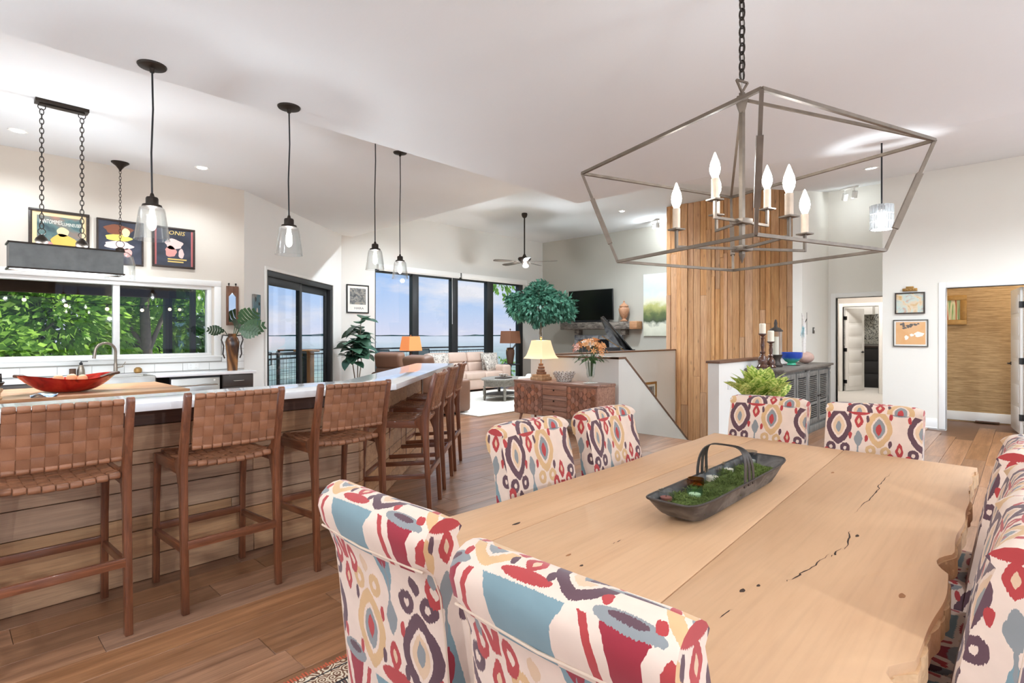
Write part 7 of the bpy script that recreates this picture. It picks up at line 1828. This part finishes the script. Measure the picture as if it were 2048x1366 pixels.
tree('bright green broad-leaved tree filling the left kitchen window pane', (0.2, 15.4, -3.5), 6.5, [(-1.2, -0.6, 4.9, 1.5), (0.3, -0.9, 4.4, 1.4), (1.6, 0.0, 5.2, 1.6), (-0.6, 0.2, 6.6, 1.7), (-2.4, 0.2, 6.0, 1.5), (1.2, 0.6, 7.0, 1.6)], 1000, 0.21, 'tree_leaf', 1)
tree('pale-trunked tree in the right kitchen window pane', (3.55, 15.6, -3.5), 7.5, [(-0.9, 0.6, 6.9, 1.3), (0.8, 0.4, 6.6, 1.4), (0.2, 1.0, 7.6, 1.5), (-0.3, 1.2, 5.0, 1.3)], 900, 0.19, 'tree_leaf', 2, 0.17)
tree('darker green tree behind the others beyond the porch', (1.6, 19.5, -4), 7, [(-4.2, 0, 5.2, 2.4), (-1.6, 0.5, 5.6, 2.6), (1.2, 0, 5.3, 2.6), (3.4, 0.4, 5.5, 2.0), (0, 0, 8.0, 2.8), (-3.0, 0, 8.0, 2.4), (-4.0, -0.5, 2.6, 2.2), (-0.5, -0.5, 2.6, 2.4), (2.2, -0.5, 2.4, 2.2)], 420, 0.32, 'tree_leaf_dark', 3, 0.22)
tree('overhanging tree whose leaves show at the top right of the living room windows', (19.6, 17.2, -3.5), 9.0, [(-1.9, 0.0, 7.5, 0.95), (0.6, 0.0, 8.6, 1.7), (-1.9, 0.2, 3.3, 0.8)], 300, 0.22, 'tree_leaf', 4, 0.16)
for k, (x, y, z, R_) in enumerate(((6.0, 22, -5.6, 3.2), (10, 24, -6.5, 3.4), (3.0, 24, -6.0, 3.0), (8.0, 30, -8.5, 4.0))):
    tree('treetop on the slope below the deck, number %s from the sliding door side' % ('one two three four'.split()[k]), (x, y, z-5), 6, [(0, 0, 5.0, R_), (R_*0.8, 0.5, 4.4, R_*0.8), (-R_*0.8, 0.4, 4.2, R_*0.8)], 130, 0.5, 'tree_leaf', 10+k, 0.25)
art('valley_forest', [(40, 70, 66), (60, 94, 84), (88, 120, 104), (130, 150, 136)], 0.004, 8, 0.5, (1, 1, 1), 0.95)
mb = MB()
rt = random.Random(44)
def ter(u, v):
    x = -26000+60000*u; y = 60+26000*(v**2.2)
    return (x, y, -150+14*math.sin(x/900)*math.cos(y/1300)+8*math.sin(x/310+y/420))
mb.grid(ter, 90, 60); mb.quad((-200, 14.8, -7), (220, 14.8, -7), (600, 62, -150), (-600, 62, -150))
structure(mb.build('ground', 'valley_forest', smooth=70))
art('ridge_forest', [(60, 86, 84), (76, 104, 100), (92, 118, 112)], 0.002, 6, 0.5, (1, 1, 1), 0.95)
for k, (dist, hgt, sd) in enumerate(((16000, 40, 1), (23000, 120, 5))):
    mb = MB(); n = 160
    for j in range(n+1):
        x = -26000+60000*j/n; yy = dist+600*math.sin(j*0.3)
        z = hgt*(0.45+0.30*math.sin(j*0.21+sd)+0.18*math.sin(j*0.53+2*sd)+0.08*math.sin(j*1.7))
        mb.v += [(x, yy, -180), (x, yy, z), (x, yy+2500, -180)]
    for j in range(n): a = 3*j; mb.f += [(a, a+3, a+4, a+1), (a+1, a+4, a+5, a+2)]
    structure(mb.build('mountain_ridge', 'ridge_forest', smooth=80))
# summer haze lying over the valley
hz = bpy.data.materials.new('haze'); hz.use_nodes = True; t = hz.node_tree; t.nodes.clear()
vsn = add(t, 'ShaderNodeVolumeScatter'); vsn.inputs['Color'].default_value = (0.80, 0.90, 1.0, 1); vsn.inputs['Density'].default_value = 0.00017
o_ = add(t, 'ShaderNodeOutputMaterial'); t.links.new(vsn.outputs[0], o_.inputs['Volume'])
hzo = MB().box(-30000, 36000, 200, 30000, -200, -1).build('valley_haze', hz); hzo['kind'] = 'stuff'; tag(hzo, 'blue summer haze over the distant valley', 'haze')

for o_ in bpy.data.objects:
    if 'front' in o_: del o_['front']
